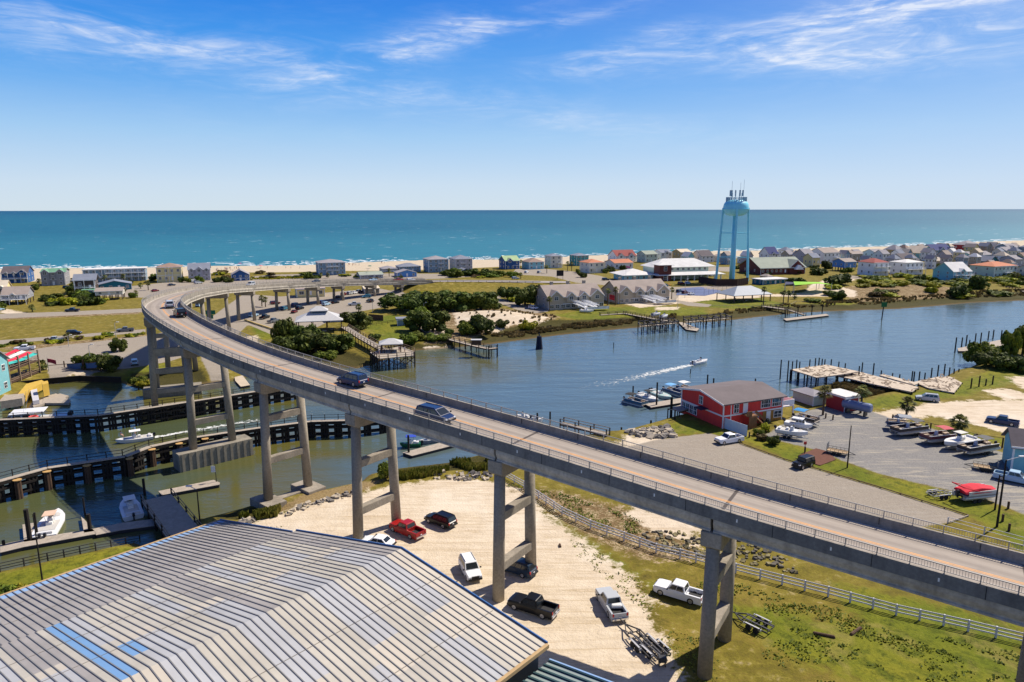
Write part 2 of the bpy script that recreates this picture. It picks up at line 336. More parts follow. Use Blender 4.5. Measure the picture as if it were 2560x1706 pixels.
grass=q.mix(q.ss(nA,.58,.74),grass,rgb(176,158,118))
lush=q.mix(q.ss(nA,.3,.68),cr2(nC,[(.32,(40,54,10)),(.66,(104,112,30))]),cr2(nB,[(.35,(156,148,44)),(.65,(112,124,30))]))
lush=q.mix(q.math('MULTIPLY',q.ss(nA,.52,.66),.65),lush,rgb(62,74,18)); lush=q.mix(q.math('MULTIPLY',q.ss(nD,.54,.68),.42),lush,rgb(160,142,84))
sand=q.mix(q.math('MULTIPLY',q.ss(nS,.42,.72),.55),cr2(nA,[(.3,(212,195,170)),(.7,(230,214,190))]),rgb(190,170,138))
nT=q.noise(q.mapping(oc,rot=(0,0,1.1),sc=(.05,1.6,1)),.9,4,.6,2.2); sand=q.mix(q.math('MULTIPLY',q.ss(nT,.52,.66),.5),sand,rgb(182,158,122)); sand=q.mix(q.math('MULTIPLY',q.ss(nC,.6,.75),.35),sand,rgb(168,146,110))
sand=q.mix(q.math('MULTIPLY',q.ss(nB,.5,.7),.5),sand,rgb(240,229,210))
gravel=q.mix(q.math('MULTIPLY',q.ss(q.math('ADD',nS,q.math('MULTIPLY',q.math('SUBTRACT',nB,.5),.5)),.48,.68),.85),cr2(nC,[(.3,(124,122,120)),(.7,(154,151,146))]),rgb(176,168,152))
asph=q.mix(q.math('MULTIPLY',q.ss(nS,.45,.7),.4),cr2(nC,[(.3,(150,140,126)),(.7,(170,159,144))]),rgb(176,168,156))
marsh=cr2(nC,[(.25,(38,40,14)),(.5,(70,66,28)),(.75,(100,90,42))])
scrub=q.mix(q.ss(nA,.4,.62),cr2(nC,[(.3,(84,66,40)),(.7,(150,124,86))]),q.mix(q.ss(nC,.4,.6),rgb(98,90,34),rgb(196,172,140)))
beach=cr2(nA,[(.3,(196,180,154)),(.7,(212,198,174))])
mud=cr2(nC,[(.3,(120,100,66)),(.7,(168,146,104))])
jit=q.math('MULTIPLY',q.math('ADD',q.math('SUBTRACT',nA,.5),q.math('MULTIPLY',q.math('SUBTRACT',nC,.5),.5)),1.0)
def lay(c,name,col,amp,wid):
    d=q.math('ADD',at_(name),q.math('MULTIPLY',jit,amp)); return q.mix(q.ss(d,-wid,wid),c,col)
c=lay(grass,'beach',beach,8,1.5)
c=lay(c,'scrub',scrub,7,1.0); c=lay(c,'lush',lush,7,1.2); c=lay(c,'marsh',marsh,5,.6); c=lay(c,'mud',mud,4,.5)
c=lay(c,'sand',sand,7,.7); c=lay(c,'gravel',gravel,1.2,.4); c=lay(c,'asph',asph,.6,.3)
geo=q.n('ShaderNodeNewGeometry'); gzv=q.n('ShaderNodeSeparateXYZ',ins={0:geo.outputs['Position']}).outputs[2]
c=q.mix(q.math('MULTIPLY',q.math('SUBTRACT',1,q.ss(gzv,.15,.5)),.75),c,rgb(110,92,60))
hmix=q.math('ADD',q.math('MULTIPLY',nC,.5),q.math('MULTIPLY',nA,.6))
bmp=q.n('ShaderNodeBump',ins={'Strength':.7,'Distance':.35,'Height':hmix})
pr=q.n('ShaderNodeBsdfPrincipled',ins={'Base Color':c,'Roughness':.95,'Specular IOR Level':.15,'Normal':bmp.outputs[0]})
q.n('ShaderNodeOutputMaterial',ins={0:pr.outputs[0]})
# ================================================================ water
def plane_mesh(name,poly,z=0.0):
    me=D.meshes.new(name); me.from_pydata([(x,y,z) for x,y in poly],[],[tuple(range(len(poly)))]); return me
mid=ppoly([(-900,760),(0,760),(700,720),(1280,700),(1900,680),(2560,668),(3600,640)],0)
def wmat(name,deepc,shal,r0,foamthr,sscale,bstr,glint=1.333):
    ma=D.materials.new(name); ma.use_nodes=True; t=ma.node_tree; t.nodes.clear(); w=NB(t)
    o=w.n('ShaderNodeTexCoord').outputs['Object']
    big=w.noise(w.mapping(o,sc=(.6,1.6,1)),.012*sscale,5,.55,.6)
    col=w.mix(w.ss(big,.35,.65),deepc,shal)
    sxy=w.n('ShaderNodeSeparateXYZ',ins={0:o})
    if foamthr:
        dsh=w.math('ADD',w.math('MULTIPLY',sxy.outputs[0],-.381),w.math('MULTIPLY',sxy.outputs[1],.924)); dsh=w.math('ADD',dsh,w.math('MULTIPLY',w.math('SUBTRACT',big,.5),500))
        col=w.mix(w.ss(dsh,600,1900),(.02,.145,.20),col); col=w.mix(w.ss(dsh,3000,14000),col,(.001,.06,.125))
    else:
        sp_=w.math('ADD',sxy.outputs[0],w.math('MULTIPLY',w.math('SUBTRACT',big,.5),160)); col=w.mix(w.ss(sp_,-60,10),col,(.078,.118,.135))
    h1=w.noise(w.mapping(o,rot=(0,0,.5),sc=(.55,1.3,1)),.9,5,.62,.4)
    h2=w.noise(w.mapping(o,rot=(0,0,-.3),sc=(.4,1.5,1)),.16,4,.55,.3)
    hh=w.math('ADD',w.math('MULTIPLY',h1,.25),w.math('MULTIPLY',h2,1.0))
    bm_=w.n('ShaderNodeBump',ins={'Strength':bstr,'Distance':1.0,'Height':hh})
    rgh=r0
    if foamthr:
        f1=w.noise(w.mapping(o,sc=(.5,1.0,1)),.055,8,.72,.3); f2=w.noise(o,.006,3,.5)
        fo=w.ss(w.math('ADD',f1,w.math('MULTIPLY',w.math('SUBTRACT',f2,.5),.15)),foamthr,foamthr+.035)
        col=w.mix(w.math('MULTIPLY',fo,.8),col,(.75,.8,.82))
        # light wave faces
        f3=w.noise(w.mapping(o,sc=(.35,1.5,1)),.05,7,.68); col=w.mix(w.math('MULTIPLY',w.ss(f3,.42,.68),.35),col,(.03,.22,.28))
    p=w.n('ShaderNodeBsdfPrincipled',ins={'Base Color':col,'Roughness':rgh,'IOR':glint,'Specular IOR Level':(.4 if foamthr else .6),'Normal':bm_.outputs[0]})
    w.n('ShaderNodeOutputMaterial',ins={0:p.outputs[0]}); return ma
poly=mid+[(8000,1500),(8000,-400),(-3000,-400),(-3000,500)]
me=plane_mesh('water',poly); me.materials.append(wmat('channel_water',(.100,.088,.018),(.062,.078,.035),.07,0,1.5,.22))
tag(link('water',me),kind='structure')
Lx,Ly=mid[0]; Rx,Ry=mid[-1]
poly=list(mid)+[(120000,Ry+4000),(120000,150000),(-120000,150000),(-120000,Ly)]
me=plane_mesh('sea',poly[::-1]); me.materials.append(wmat('sea_water',(.004,.082,.140),(.006,.098,.155),.5,.635,.25,.5))
tag(link('sea',me),kind='structure')
# breaking waves: low foam ridges following the shore line
surf=MB(); sl=ppoly(seaS,0)
fm=M('foam',(.86,.88,.88),.9,.1,.5)
def shore_pt(t):
    t=max(0,min(len(sl)-1.001,t)); i=int(t); f=t-i; a,b2=sl[i],sl[i+1]; dx,dy=b2[0]-a[0],b2[1]-a[1]; L=math.hypot(dx,dy)
    return a[0]+dx*f,a[1]+dy*f,-dy/L,dx/L
for band,(off,wd,gap) in enumerate([(1,8,.04),(9,3,.2),(17,5,.25),(27,5,.35),(40,5,.5),(56,4,.7)]):
    t=0.5; 
    while t<len(sl)-2:
        x,y,nx,ny=shore_pt(t)
        if ny<0: nx,ny=-nx,-ny
        seg=rnd.uniform(.04,.16)
        if rnd.random()>gap:
            N=7; up=[];lo=[]
            o0=off+rnd.uniform(-2,2)
            for k in range(N+1):
                x,y,nx,ny=shore_pt(t+seg*k/N)
                if ny<0: nx,ny=-nx,-ny
                w_=wd*math.sin(PI*(k+.3)/(N+.6))*rnd.uniform(.6,1.2); o1=o0+rnd.uniform(-.8,.8)
                up.append((x+nx*(o1+w_),y+ny*(o1+w_),.03+.004*band)); lo.append((x+nx*o1,y+ny*o1,.03+.004*band))
            surf.add(up+lo,[(i,i+1,N+2+i,N+1+i) for i in range(N)])
        t+=seg
surf.build('surf_foam',fm); tag(D.objects['surf_foam'],'white lines of breaking surf along the beach','surf',kind='stuff')
# ================================================================ bridge
conc=M('concrete',rgb(172,162,148),.85,.16,.35,bump=.1,sc2=3)
conc2=M('concrete_weathered',rgb(160,150,134),.88,.34,.45,bump=.15,sc2=4,st=(1,1,.25))
concd=M('parapet_concrete',rgb(156,148,136),.85,.30,.7,sc2=4,st=(1,1,.12))
alum=M('aluminium_rail',rgb(168,165,162),.45,.05,1,metal=.3)
BR=thing('bridge','long curved concrete bridge sweeping over the channel towards the beach','bridge')
S0,S1=-38,ABUT
def sweep(secfn,s0,s1,step,name,mat,closed=True,parent=BR,smooth=False,uvn=False):
    b_=MB(); n=max(2,int(round((s1-s0)/step))+1); secs=[[bp(s,nn,zz_) for nn,zz_ in secfn] for s in np.linspace(s0,s1,n)]
    b_.loft(secs,closed=closed,cap=closed); return b_.build(name,mat,parent,smooth=smooth)
WO=4.075
sweep([(-3.9,-.28),(3.9,-.28),(3.9,0),(-3.9,0)],S0,S1,2.5,'deck',conc)
for sg in (1,-1):
    sec=[(sg*3.62,.0),(sg*3.72,.25),(sg*3.79,.86),(sg*WO,.86),(sg*WO,-.26),(sg*3.9,-.26),(sg*3.9,.0)]
    pr_=sweep(sec,S0,S1,2.5,'parapet',concd)
b_=MB()
for sg in (1,-1):
    for s in np.arange(S0+3,S1,7.6):
        for nn_ in (sg*(WO+.008),): b_.beam(bp(s,nn_,-.41),bp(s,nn_,.85),.05,.012) if 0 else b_.box((bp(s,nn_,.3)),(.06,.014,1.08),bh(s))
        b_.box(bp(s+.0,sg*3.715,.5),(.05,.03,.7),bh(s))
b_.build('parapet_joint',M('joint_dark',(.03,.03,.03),.9,0),BR)['kind']='stuff'
b_=MB()
for s in np.arange(S0+3,S1,7.6): b_.box(bp(s+3,WO+.01,.3),(.12,.02,.3),bh(s))
b_.build('drain_marker',M('marker_pale',(.7,.7,.68),.6,0),BR)['kind']='stuff'
wx=M('painted_shade_face',rgb(122,122,120),.9,.30,.7,sc2=4,st=(1,1,.12))  # shade of the outer parapet side put into a darker colour, with stain streaks
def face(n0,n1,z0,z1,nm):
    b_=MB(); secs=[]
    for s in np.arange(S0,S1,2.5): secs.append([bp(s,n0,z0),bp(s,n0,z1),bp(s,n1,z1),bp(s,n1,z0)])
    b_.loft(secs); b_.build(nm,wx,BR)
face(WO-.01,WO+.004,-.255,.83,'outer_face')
# pavement with wheel tracks: uv = along, across
pm=D.materials.new('bridge_pavement'); pm.use_nodes=True; t=pm.node_tree; t.nodes.clear(); q=NB(t)
uv=q.n('ShaderNodeUVMap',uv_map='uv').outputs[0]; su=q.n('ShaderNodeSeparateXYZ',ins={0:uv})
acr=su.outputs[1]
wv=q.noise(q.mapping(uv,sc=(.02,2.4,1)),1.0,4,.6,.3); w2=q.noise(q.mapping(uv,sc=(.5,1,1)),.9,5,.6)
ab=q.math('ABSOLUTE',acr); tr=q.math('ABSOLUTE',q.math('SUBTRACT',ab,1.75))
band=q.ss(q.math('ABSOLUTE',q.math('SUBTRACT',tr,.8)),.1,.55)
col=q.mix(q.math('MULTIPLY',band,.55),rgb(152,142,132),rgb(188,177,164))
col=q.mix(q.math('MULTIPLY',q.ss(wv,.35,.65),.6),col,rgb(160,149,138)); col=q.mix(q.math('MULTIPLY',q.ss(w2,.5,.75),.4),col,rgb(130,123,116))
sl_=q.ss(q.math('PINGPONG',su.outputs[0],11.5),.12,.2); col=q.mix(q.math('SUBTRACT',1,sl_),col,rgb(90,82,78))
p_=q.n('ShaderNodeBsdfPrincipled',ins={'Base Color':col,'Roughness':.85,'Specular IOR Level':.3}); q.n('ShaderNodeOutputMaterial',ins={0:p_.outputs[0]})
def strip(name,n0,n1,z,s0,s1,mat,parent,step=2.5):
    k=int((s1-s0)/step)+1; ss_=np.linspace(s0,s1,k); V=[];Fc=[];U=[]
    for s in ss_: V+=[bp(s,n0,z),bp(s,n1,z)]; U+=[(s,n0),(s,n1)]
    for i in range(k-1): Fc.append((2*i,2*i+2,2*i+3,2*i+1))
    me=D.meshes.new(name); me.from_pydata(V,[],Fc); ul=me.uv_layers.new(name='uv')
    for l in me.loops: ul.data[l.index].uv=U[l.vertex_index]
    me.materials.append(mat); me.flip_normals(); return link(name,me,parent)
pav=strip('pavement',-3.62,3.62,.004,S0,S1,pm,BR)
yel=M('yellow_paint',rgb(228,166,98),.7,.2,1); wht=M('white_paint',rgb(225,218,205),.7,.15,1)
strip('centre_line',.05,.18,.010,S0,S1,yel,BR); strip('centre_line',-.18,-.05,.010,S0,S1,yel,BR)
strip('edge_line',3.28,3.40,.010,S0,S1,wht,BR); strip('edge_line',-3.40,-3.28,.010,S0,S1,wht,BR)
# rails
for sg in (1,-1):
    nn=sg*3.93; b_=MB(); ss_=np.arange(S0,S1,2.5)
    for z_,w_ in ((1.5,.07),(1.02,.05)):
        secs=[[bp(s,nn-w_/2,z_),bp(s,nn+w_/2,z_),bp(s,nn+w_/2,z_+w_),bp(s,nn-w_/2,z_+w_)] for s in ss_]; b_.loft(secs)
    b_.build('handrail',alum,BR)
    b_=MB(); rpm=MB().box((0,0,.36),(.07,.14,.72)).mesh('rail_post',alum)
    for k_,s in enumerate(np.arange(S0,S1,2.3)):
        if k_<50: link('rail_post',rpm,BR,loc=bp(s,nn,.86),rz=bh(s))
        else: b_.beam(bp(s,nn,.86),bp(s,nn,1.58),.14,.06)
    b_.build('rail_post',alum,BR)['kind']='stuff'
    b_=MB()
    for s in np.arange(S0,150,.19):
        b_.beam(bp(s,nn,1.02),bp(s,nn,1.5),.018,.018)
    b_.build('baluster',alum,BR)['kind']='stuff'
PS=[-1.2,23.4,47,70,91,118,153,173,195,218,254,283,312,333,350,371,389]
bounds=PS+[ABUT]
gp=[(-.5,-.0),(.5,.0),(.5,-.16),(.3,-.3),(.27,-.55),(.27,-1.0),(.42,-1.22),(.42,-1.36),(-.42,-1.36),(-.42,-1.22),(-.27,-1.0),(-.27,-.55),(-.3,-.3),(-.5,-.16)]
ge=[(-.5,0),(.52,0),(.58,-.22),(.56,-.5),(.46,-.78),(.34,-1.0),(.34,-1.12),(.44,-1.2),(.44,-1.36),(-.44,-1.36),(-.44,-1.2),(-.3,-1.0),(-.3,-.5),(-.5,-.2)]
gpe={True:ge,False:[(-u,v) for u,v in ge][::-1]}
prev=-30
gird=M('girder_concrete',rgb(186,178,164),.85,.32,.6,sc2=3,st=(1,1,.2))
for s1_ in bounds:
    if s1_-prev<5: continue
    for k,no in enumerate((-3.36,-1.07,1.07,3.36)):
        b_=MB(); secs=[]
        a0=Vector(bp(prev+.12,no,-.30)); a1=Vector(bp(s1_-.12,no,-.30)); d=(a1-a0); hd=math.atan2(d.y,d.x)
        for a in (a0,a1): secs.append([(a.x-math.sin(hd)*u,a.y+math.cos(hd)*u,a.z+v) for u,v in (gp if abs(no)<2 else gpe[no>0])])
        b_.loft(secs); b_.build('girder',gird,BR)
    prev=s1_
struts={0:[4.5,10],1:[5.5,11],2:[5.5,11.5],3:[6,12.5],4:[8,14.5],5:[8,14],6:[6,10.5,15],7:[6,10.5,15],8:[6,12],9:[6,12]}
for i,s in enumerate(PS):
    x,y,dz_,h,bk=cvat(s); g=gz(x,y) if gz(x,y)>0 else -1.5
    topz=dz_-1.68; ct=topz-1.45
    b_=MB(); hd=h+PI/2   # across direction
    ax,ay=math.cos(hd),math.sin(hd)
    def P3(n,l,z): return (x+ax*n+math.cos(h)*l, y+ay*n+math.sin(h)*l, z)
    capl=3.95; secs=[]
    for l in (-.95,.95):
        secs.append([P3(-capl,l,topz+bk*-capl),P3(capl,l,topz+bk*capl),P3(capl,l,ct+.1),P3(capl-.5,l,ct-.25),P3(-capl+.5,l,ct-.25),P3(-capl,l,ct+.1)])
    b_.loft(secs); b_.build('pier_cap',conc2,BR,bevel=.05)
    foot=None
    if s in (91,118,153,173): foot={91:1.9,118:3.2,153:2.6,173:2.2}[s]
    zb=foot if foot else g-.3
    tn,bn=3.0,3.0+ .028*(ct-zb)
    for sg in (1,-1):
        b_=MB(); secs=[]
        for z_,n_,r in ((zb,bn,.70),(ct-.2,tn,.62)):
            cx,cy,_=P3(sg*n_,0,0); secs.append([(cx+math.cos(2*PI*k/20)*r,cy+math.sin(2*PI*k/20)*r,z_) for k in range(20)])
        b_.loft(secs); o=b_.build('pier_leg',conc2,BR,smooth=False); o.data.polygons.foreach_set('use_smooth',[True]*20+[False]*(len(o.data.polygons)-20))
    for z_ in struts.get(i,[]):
        nb=tn+(bn-tn)*(ct-z_)/(ct-zb)
        b_=MB(); b_.loft([[P3(n_,l,z_-.5),P3(n_,l,z_+.5),P3(n_,-l,z_+.5),P3(n_,-l,z_-.5)] for n_,l in ((-nb+.3,.5),(nb-.3,.5))]); b_.build('pier_strut',conc2,BR,bevel=.04)
    if s==91:
        for sg in (1,-1):
            b_=MB(); b_.box(P3(sg*3.5,0,foot-1.6),(3.2,5.2,3.2),hd); b_.build('footing',conc2,BR,bevel=.06)
        b_=MB(); b_.box(P3(0,0,foot-1.75),(4.2,1.5,2.9),hd); b_.build('footing_beam',conc2,BR,bevel=.05)
    elif foot:
        b_=MB(); b_.box(P3(0,0,foot-2.4),(13,3.6,4.8),hd); 
        for k in range(-5,6):
            for l in (-1.85,1.85): b_.box(P3(k*1.2,l,foot-2.35),(.18,.12,4.6),hd)
        b_.build('footing',M('footing_concrete',rgb(150,142,126),.9,.3,.5,sc2=2,st=(1,1,.3)),BR)
x,y,dz_,h,bk=cvat(ABUT)
b_=MB(); b_.box((x+math.cos(h)*.8,y+math.sin(h)*.8,dz_-2.6),(1.6,9.2,4.2),h); b_.build('abutment',conc2,BR)
# approach road on the embankment
roadm=M('approach_asphalt',rgb(162,154,148),.9,.15,.3,sc2=3)
def rstrip(name,n0,n1,z,s0,s1,mat):
    o=strip(name,n0,n1,z,s0,s1,mat,None); tag(o,kind='structure'); return o
rstrip('road',-4.6,4.6,.0,ABUT,496,roadm)
gr=thing('guard_rail','low steel guard rail on timber posts along the top of the grass embankment','guard rail')
b_=MB()
for s in np.arange(ABUT,476,2.5): b_.beam(bp(s,-4.3,.6),bp(s+2.5,-4.3,.6),.08,.3)
b_.build('rail',M('galvanised',rgb(190,184,172),.5,.1,1,metal=.4),gr)
b_=MB()
for s in np.arange(ABUT,476,5): b_.beam(bp(s,-4.45,-.4),bp(s,-4.45,.75),.2,.2)
b_.build('post',M('dark_timber',rgb(70,56,44),.9,.25,2),gr)
# centre line paint
# ================================================================ vehicles
glass=M('car_glass',(.015,.02,.025),.08,0,spec=.8)
tyre=M('tyre',(.018,.018,.018),.9,0); rimm=M('rim_alloy',(.45,.45,.47),.35,0,metal=.7)
chrome=M('chrome',(.6,.6,.62),.25,0,metal=.9); blk=M('black_trim',(.02,.02,.022),.6,0)
redl=M('tail_lamp',(.45,.02,.02),.25,0); whl=M('head_lamp',(.7,.72,.75),.15,0)
def paint(n,c): return M('paint_'+n,c,.3,0,spec=.3,coat=.1)
PC={'white':paint('white',(.72,.73,.75)),'black':paint('black',(.004,.005,.008)),'red':paint('red',(.30,.012,.012)),'blue':paint('dark_blue',(.01,.03,.10)),'silver':paint('silver',(.42,.44,.46)),'grey':paint('grey',(.13,.14,.15)),'ltblue':paint('pale_blue',(.35,.5,.62)),'yellow':paint('yellow',(.6,.35,.04)),'maroon':paint('maroon',(.12,.015,.02)),'navy':paint('navy',(.012,.03,.06)),'teal':paint('teal',(.03,.14,.2))}
SPEC={ # length,width,height,belt,hood z, cabin: x base front, x base rear, x roof front, x roof rear ; wheel r
'suv':(4.9,1.94,1.80,1.12,1.08,(1.15,-2.35,.45,-2.1),.38),
'van':(5.1,2.0,1.75,1.08,1.0,(1.75,-2.45,.75,-2.2),.36),
'sedan':(4.7,1.82,1.45,.95,.92,(.95,-1.75,.25,-1.1),.33),
'hatch':(4.3,1.8,1.55,1.0,.98,(1.1,-2.05,.4,-1.6),.33),
'pickup':(5.75,2.0,1.88,1.18,1.16,(1.25,-.95,.65,-.75),.41),
'jeep':(4.4,1.9,1.85,1.2,1.18,(.75,-2.1,.55,-2.05),.42)}
KM={}
def car_parts(kind):
    if kind in KM: return KM[kind]
    L,Wd,Ht,belt,hood,(xa,xb,xc,xd_),wr=SPEC[kind]; hw=Wd/2; fl=.30; parts=[]
    xw=L/2-.92 if kind!='jeep' else L/2-.75; xr=-L/2+1.15
    if kind=='pickup': xr=-L/2+1.25
    b_=MB()
    def sec(x,w,zt,zb=fl,crown=.0):
        return [(x,-w,zb),(x,-w*1.0,zb+.25),(x,-w,zt-.22),(x,-w*.93,zt),(x,w*.93,zt),(x,w,zt-.22),(x,w,zb+.25),(x,w,zb)]
    if kind=='jeep': xs=[(L/2,hw*.82,hood-.05,.45),(L/2-.15,hw*.86,hood,.4),(xa,hw*.95,hood+.02,fl),(xa-.1,hw*.97,belt,fl),(-L/2+.05,hw*.97,belt,fl),(-L/2,hw*.92,belt-.05,.4)]
    elif kind=='pickup': xs=[(L/2,hw*.88,hood-.28,.42),(L/2-.12,hw*.95,hood-.08,.38),(L/2-.5,hw,hood-.02,fl),(xa,hw,hood+.02,fl),(xa-.15,hw,belt,fl),(xb-.02,hw,belt,fl)]
    else: xs=[(L/2,hw*.78,hood-.38,.40),(L/2-.12,hw*.9,hood-.2,.34),(L/2-.5,hw*.98,hood-.08,fl),(xa,hw,hood,fl),(xa-.15,hw,belt,fl),(xb+.3,hw,belt,fl),(-L/2+.12,hw*.95,belt-.03,.34),(-L/2,hw*.86,belt-.12,.42)]
    b_.loft([sec(*x) for x in xs][::-1])
    if kind=='pickup':
        zt=belt-.02; bx0,bx1=xb-.02,-L/2+.04
        b_.box(((bx0+bx1)/2,0,.55),(bx0-bx1,Wd*.96,.3)); 
        for sg in (1,-1): b_.box(((bx0+bx1)/2,sg*(hw-.11),(zt+.3)/2),(bx0-bx1,.2,zt-.3))
        b_.box((-L/2+.08,0,(zt+.45)/2),(.1,Wd*.94,zt-.45))
    rw=hw*.78; bw=hw*.93
    def fr(x0,w0,z0,x1,w1,z1): return
    # roof / pillars frustum
    b2=[(xa,-bw,belt-.02),(xa,bw,belt-.02),(xb,bw,belt-.02),(xb,-bw,belt-.02)]; t2=[(xc,-rw,Ht-.04),(xc,rw,Ht-.04),(xd_,rw,Ht-.04),(xd_,-rw,Ht-.04)]
    cx_=(xc+xd_)/2; t3=[(cx_+(x-cx_)*.88,y*.9,Ht) for x,y,z in t2]
    b_.loft([b2,t2,t3])
    parts.append(('body',b_.mesh('body',PC['white'],bevel=.035),'P',[]))
    # glass panels, slightly proud of the cabin faces
    def panel(name,c,e=.015,nrm=None):
        c=[Vector(v) for v in c]; ctr=sum(c,Vector())/4; n=(c[1]-c[0]).cross(c[3]-c[0]).normalized()
        if nrm is not None and n.dot(Vector(nrm))<0: n=-n
        b3=MB(); o=[v+n*e for v in c]; i_=[v-n*.01 for v in c]; b3.loft([i_,o]); parts.append((name,b3.mesh(name,glass),None,[]))
    def lerp(a,b3,f): return tuple(a[i]+(b3[i]-a[i])*f for i in range(3))
    def face(p0,p1,p2,p3,u0,u1,v0,v1):
        q_=lambda u,v: lerp(lerp(p0,p1,u),lerp(p3,p2,u),v); return [q_(u0,v0),q_(u1,v0),q_(u1,v1),q_(u0,v1)]
    panel('windscreen',face(b2[0],b2[1],t2[1],t2[0],.06,.94,.08,.9),nrm=(1,0,.5))
    panel('rear_window',face(b2[3],b2[2],t2[2],t2[3],.1,.9,.15,.88),nrm=(-1,0,.3))
    for sg,ia,ib in ((-1,0,3),(1,1,2)):
        n_=2 if kind in('pickup','sedan','jeep') else 3
        for k in range(n_):
            u0=.08+.86*k/n_; u1=.08+.86*(k+1)/n_-.03
            panel('side_window',face(b2[ia],b2[ib],t2[ib],t2[ia],u0,u1,.12,.88),nrm=(0,sg,.2))
    # wheels
    wm=MB(); wm.loft([[(r*math.cos(2*PI*k/18),y,r*math.sin(2*PI*k/18)) for k in range(18)] for r,y in ((wr*.62,-.125),(wr*.93,-.125),(wr,-.08),(wr,.08),(wr*.93,.125),(wr*.62,.125))],cap=True)
    wme=wm.mesh('tyre',tyre,smooth=False); rm_=MB(); 
    for y in (-.13,.13): rm_.tube((0,y-.006,0),(0,y+.006,0),wr*.6,n=14)
    for k in range(5): 
        a=2*PI*k/5
        for y in (-.14,.14): rm_.beam((0,y,0),(wr*.55*math.cos(a),y,wr*.55*math.sin(a)),.02,.07)
    rme=rm_.mesh('rim',rimm)
    for x in (xw,xr):
        for sg in (1,-1): parts.append(('wheel',wme,(x,sg*(hw-.12),wr),[('rim',rme)]))
    # lamps, bumpers, mirrors
    def bx(name,c,d,ma,rz=0,bev=.02): b3=MB(); b3.box(c,d,rz); parts.append((name,b3.mesh(name,ma,bevel=bev),None,[]))
    fz=hood-.3 if kind!='jeep' else hood-.25
    for sg in (1,-1):
        bx('headlight',(L/2-.1,sg*hw*.72,fz),(.26,.34,.18),whl); bx('tail_light',(-L/2+.06,sg*hw*.82,belt-.2),(.16,.18,.34),redl)
        bx('wing_mirror',(xa-.15,sg*(hw+.11),belt+.08),(.14,.22,.17),blk)
    bx('grille',(L/2-.0,0,fz-.05),(.1,hw*.95,.3),chrome if kind in('pickup','van') else blk)
    bx('bumper',(L/2-.02,0,.48),(.22,Wd*.9,.24),blk); bx('bumper',(-L/2+.0,0,.5),(.22,Wd*.92,.22),chrome if kind=='pickup' else blk)
    bx('number_plate',(-L/2-.02,0,.75),(.05,.32,.16),M('plate',(.6,.6,.6),.5,0))
    if kind=='pickup': bx('bed_liner',((xb-.02-L/2+.04)/2,0,.71),(L/2+xb-.3,Wd*.76,.03),blk,bev=0)
    if kind in('suv','van'):
        for sg in (1,-1): bx('roof_rail',((xc+xd_)/2,sg*rw*.86,Ht+.03),(abs(xc-xd_)*.85,.05,.05),blk,bev=0)
    KM[kind]=parts; return parts
_cm={}
def car(kind,color,label,loc,rz,group=None,far=False,cat=None,name=None,sc=.97):
    cat=cat or {'suv':'suv','van':'minivan','sedan':'car','hatch':'car','pickup':'pickup truck','jeep':'jeep'}[kind]
    r=thing(name or {'suv':'suv','van':'minivan','sedan':'sedan_car','hatch':'hatchback_car','pickup':'pickup_truck','jeep':'off_road_car'}[kind],label,cat,loc,rz,group); r.scale=(sc,)*3
    for (n,me,x,subs) in car_parts(kind):
        if far and n in('grille','number_plate','wing_mirror','roof_rail','bed_liner'): continue
        if n=='body':
            k=(kind,color)
            if k not in _cm: m2=me.copy(); m2.materials[0]=PC[color]; _cm[k]=m2
            o=link(n,_cm[k],r)
        else:
            o=link(n,me,r,loc=x if isinstance(x,tuple) else (0,0,0))
            if not far:
                for sn,sm in subs: link(sn,sm,o)
    return r
def gcar(kind,color,label,a,b_,far=False,group=None,z=None,**k):
    """a = ground pixel under the rear end, b_ = ground pixel under the front end"""
    A=GG(*a) if z is None else (*G(*a,z),z); B=GG(*b_) if z is None else (*G(*b_,z),z)
    return car(kind,color,label,((A[0]+B[0])/2,(A[1]+B[1])/2,(A[2]+B[2])/2+.02),math.atan2(B[1]-A[1],B[0]-A[0]),far=far,group=group,**k)
def bcar(kind,color,label,s,n,fwd,**k):
    p=bp(s,n,.012); return car(kind,color,label,p,bh(s)+(0 if fwd else PI),**k)
bcar('van','blue','dark blue minivan driving towards the camera on the bridge',57.2,.6+1.3,False)
bcar('suv','blue','dark blue suv driving away on the bridge behind the minivan with its tail lamps showing',76,-1.75,True)
bcar('suv','black','dark suv with red brake lamps following a silver one round the bridge bend',141,-1.8,True)
bcar('suv','silver','silver suv driving round the bridge bend ahead of a dark one',158,-1.5,True)
bcar('suv','silver','silver suv on the far straight of the bridge, nearest the bend',291,1.2,False,far=True)
bcar('sedan','navy','low dark car on the bridge between the silver suv and the pale car',337,1.2,False,far=True)
bcar('sedan','ltblue','pale blue car on the bridge just before a red one',374,1.6,False,far=True)
bcar('pickup','red','bright red truck close to the end of the bridge',388,-1.4,True,far=True)
bcar('van','white','white van at the end of the bridge ahead of the red truck',396,-1.6,True,far=True)
# near sand lot
gcar('suv','white','white suv facing the camera on the sand beside the storage building roof',(1158,1402),(1194,1468))
gcar('suv','navy','dark blue suv half behind the thick bridge column',(1326,1442),(1262,1420))
gcar('pickup','red','red pickup truck with an open bed on the sand under the bridge',(1058,1352),(980,1318))
gcar('suv','black','black suv parked next to the red pickup on the sand',(1132,1322),(1072,1300))
gcar('sedan','white','white car mostly hidden behind the metal roof edge',(985,1372),(905,1358))
gcar('pickup','black','black pickup truck with big bright wheels beside the storage roof',(1385,1545),(1282,1512))
gcar('pickup','silver','silver pickup truck towing an empty boat trailer',(1548,1555),(1508,1492))
gcar('pickup','white','white pickup truck on the grass beside the nearest bridge column',(1748,1508),(1648,1478))
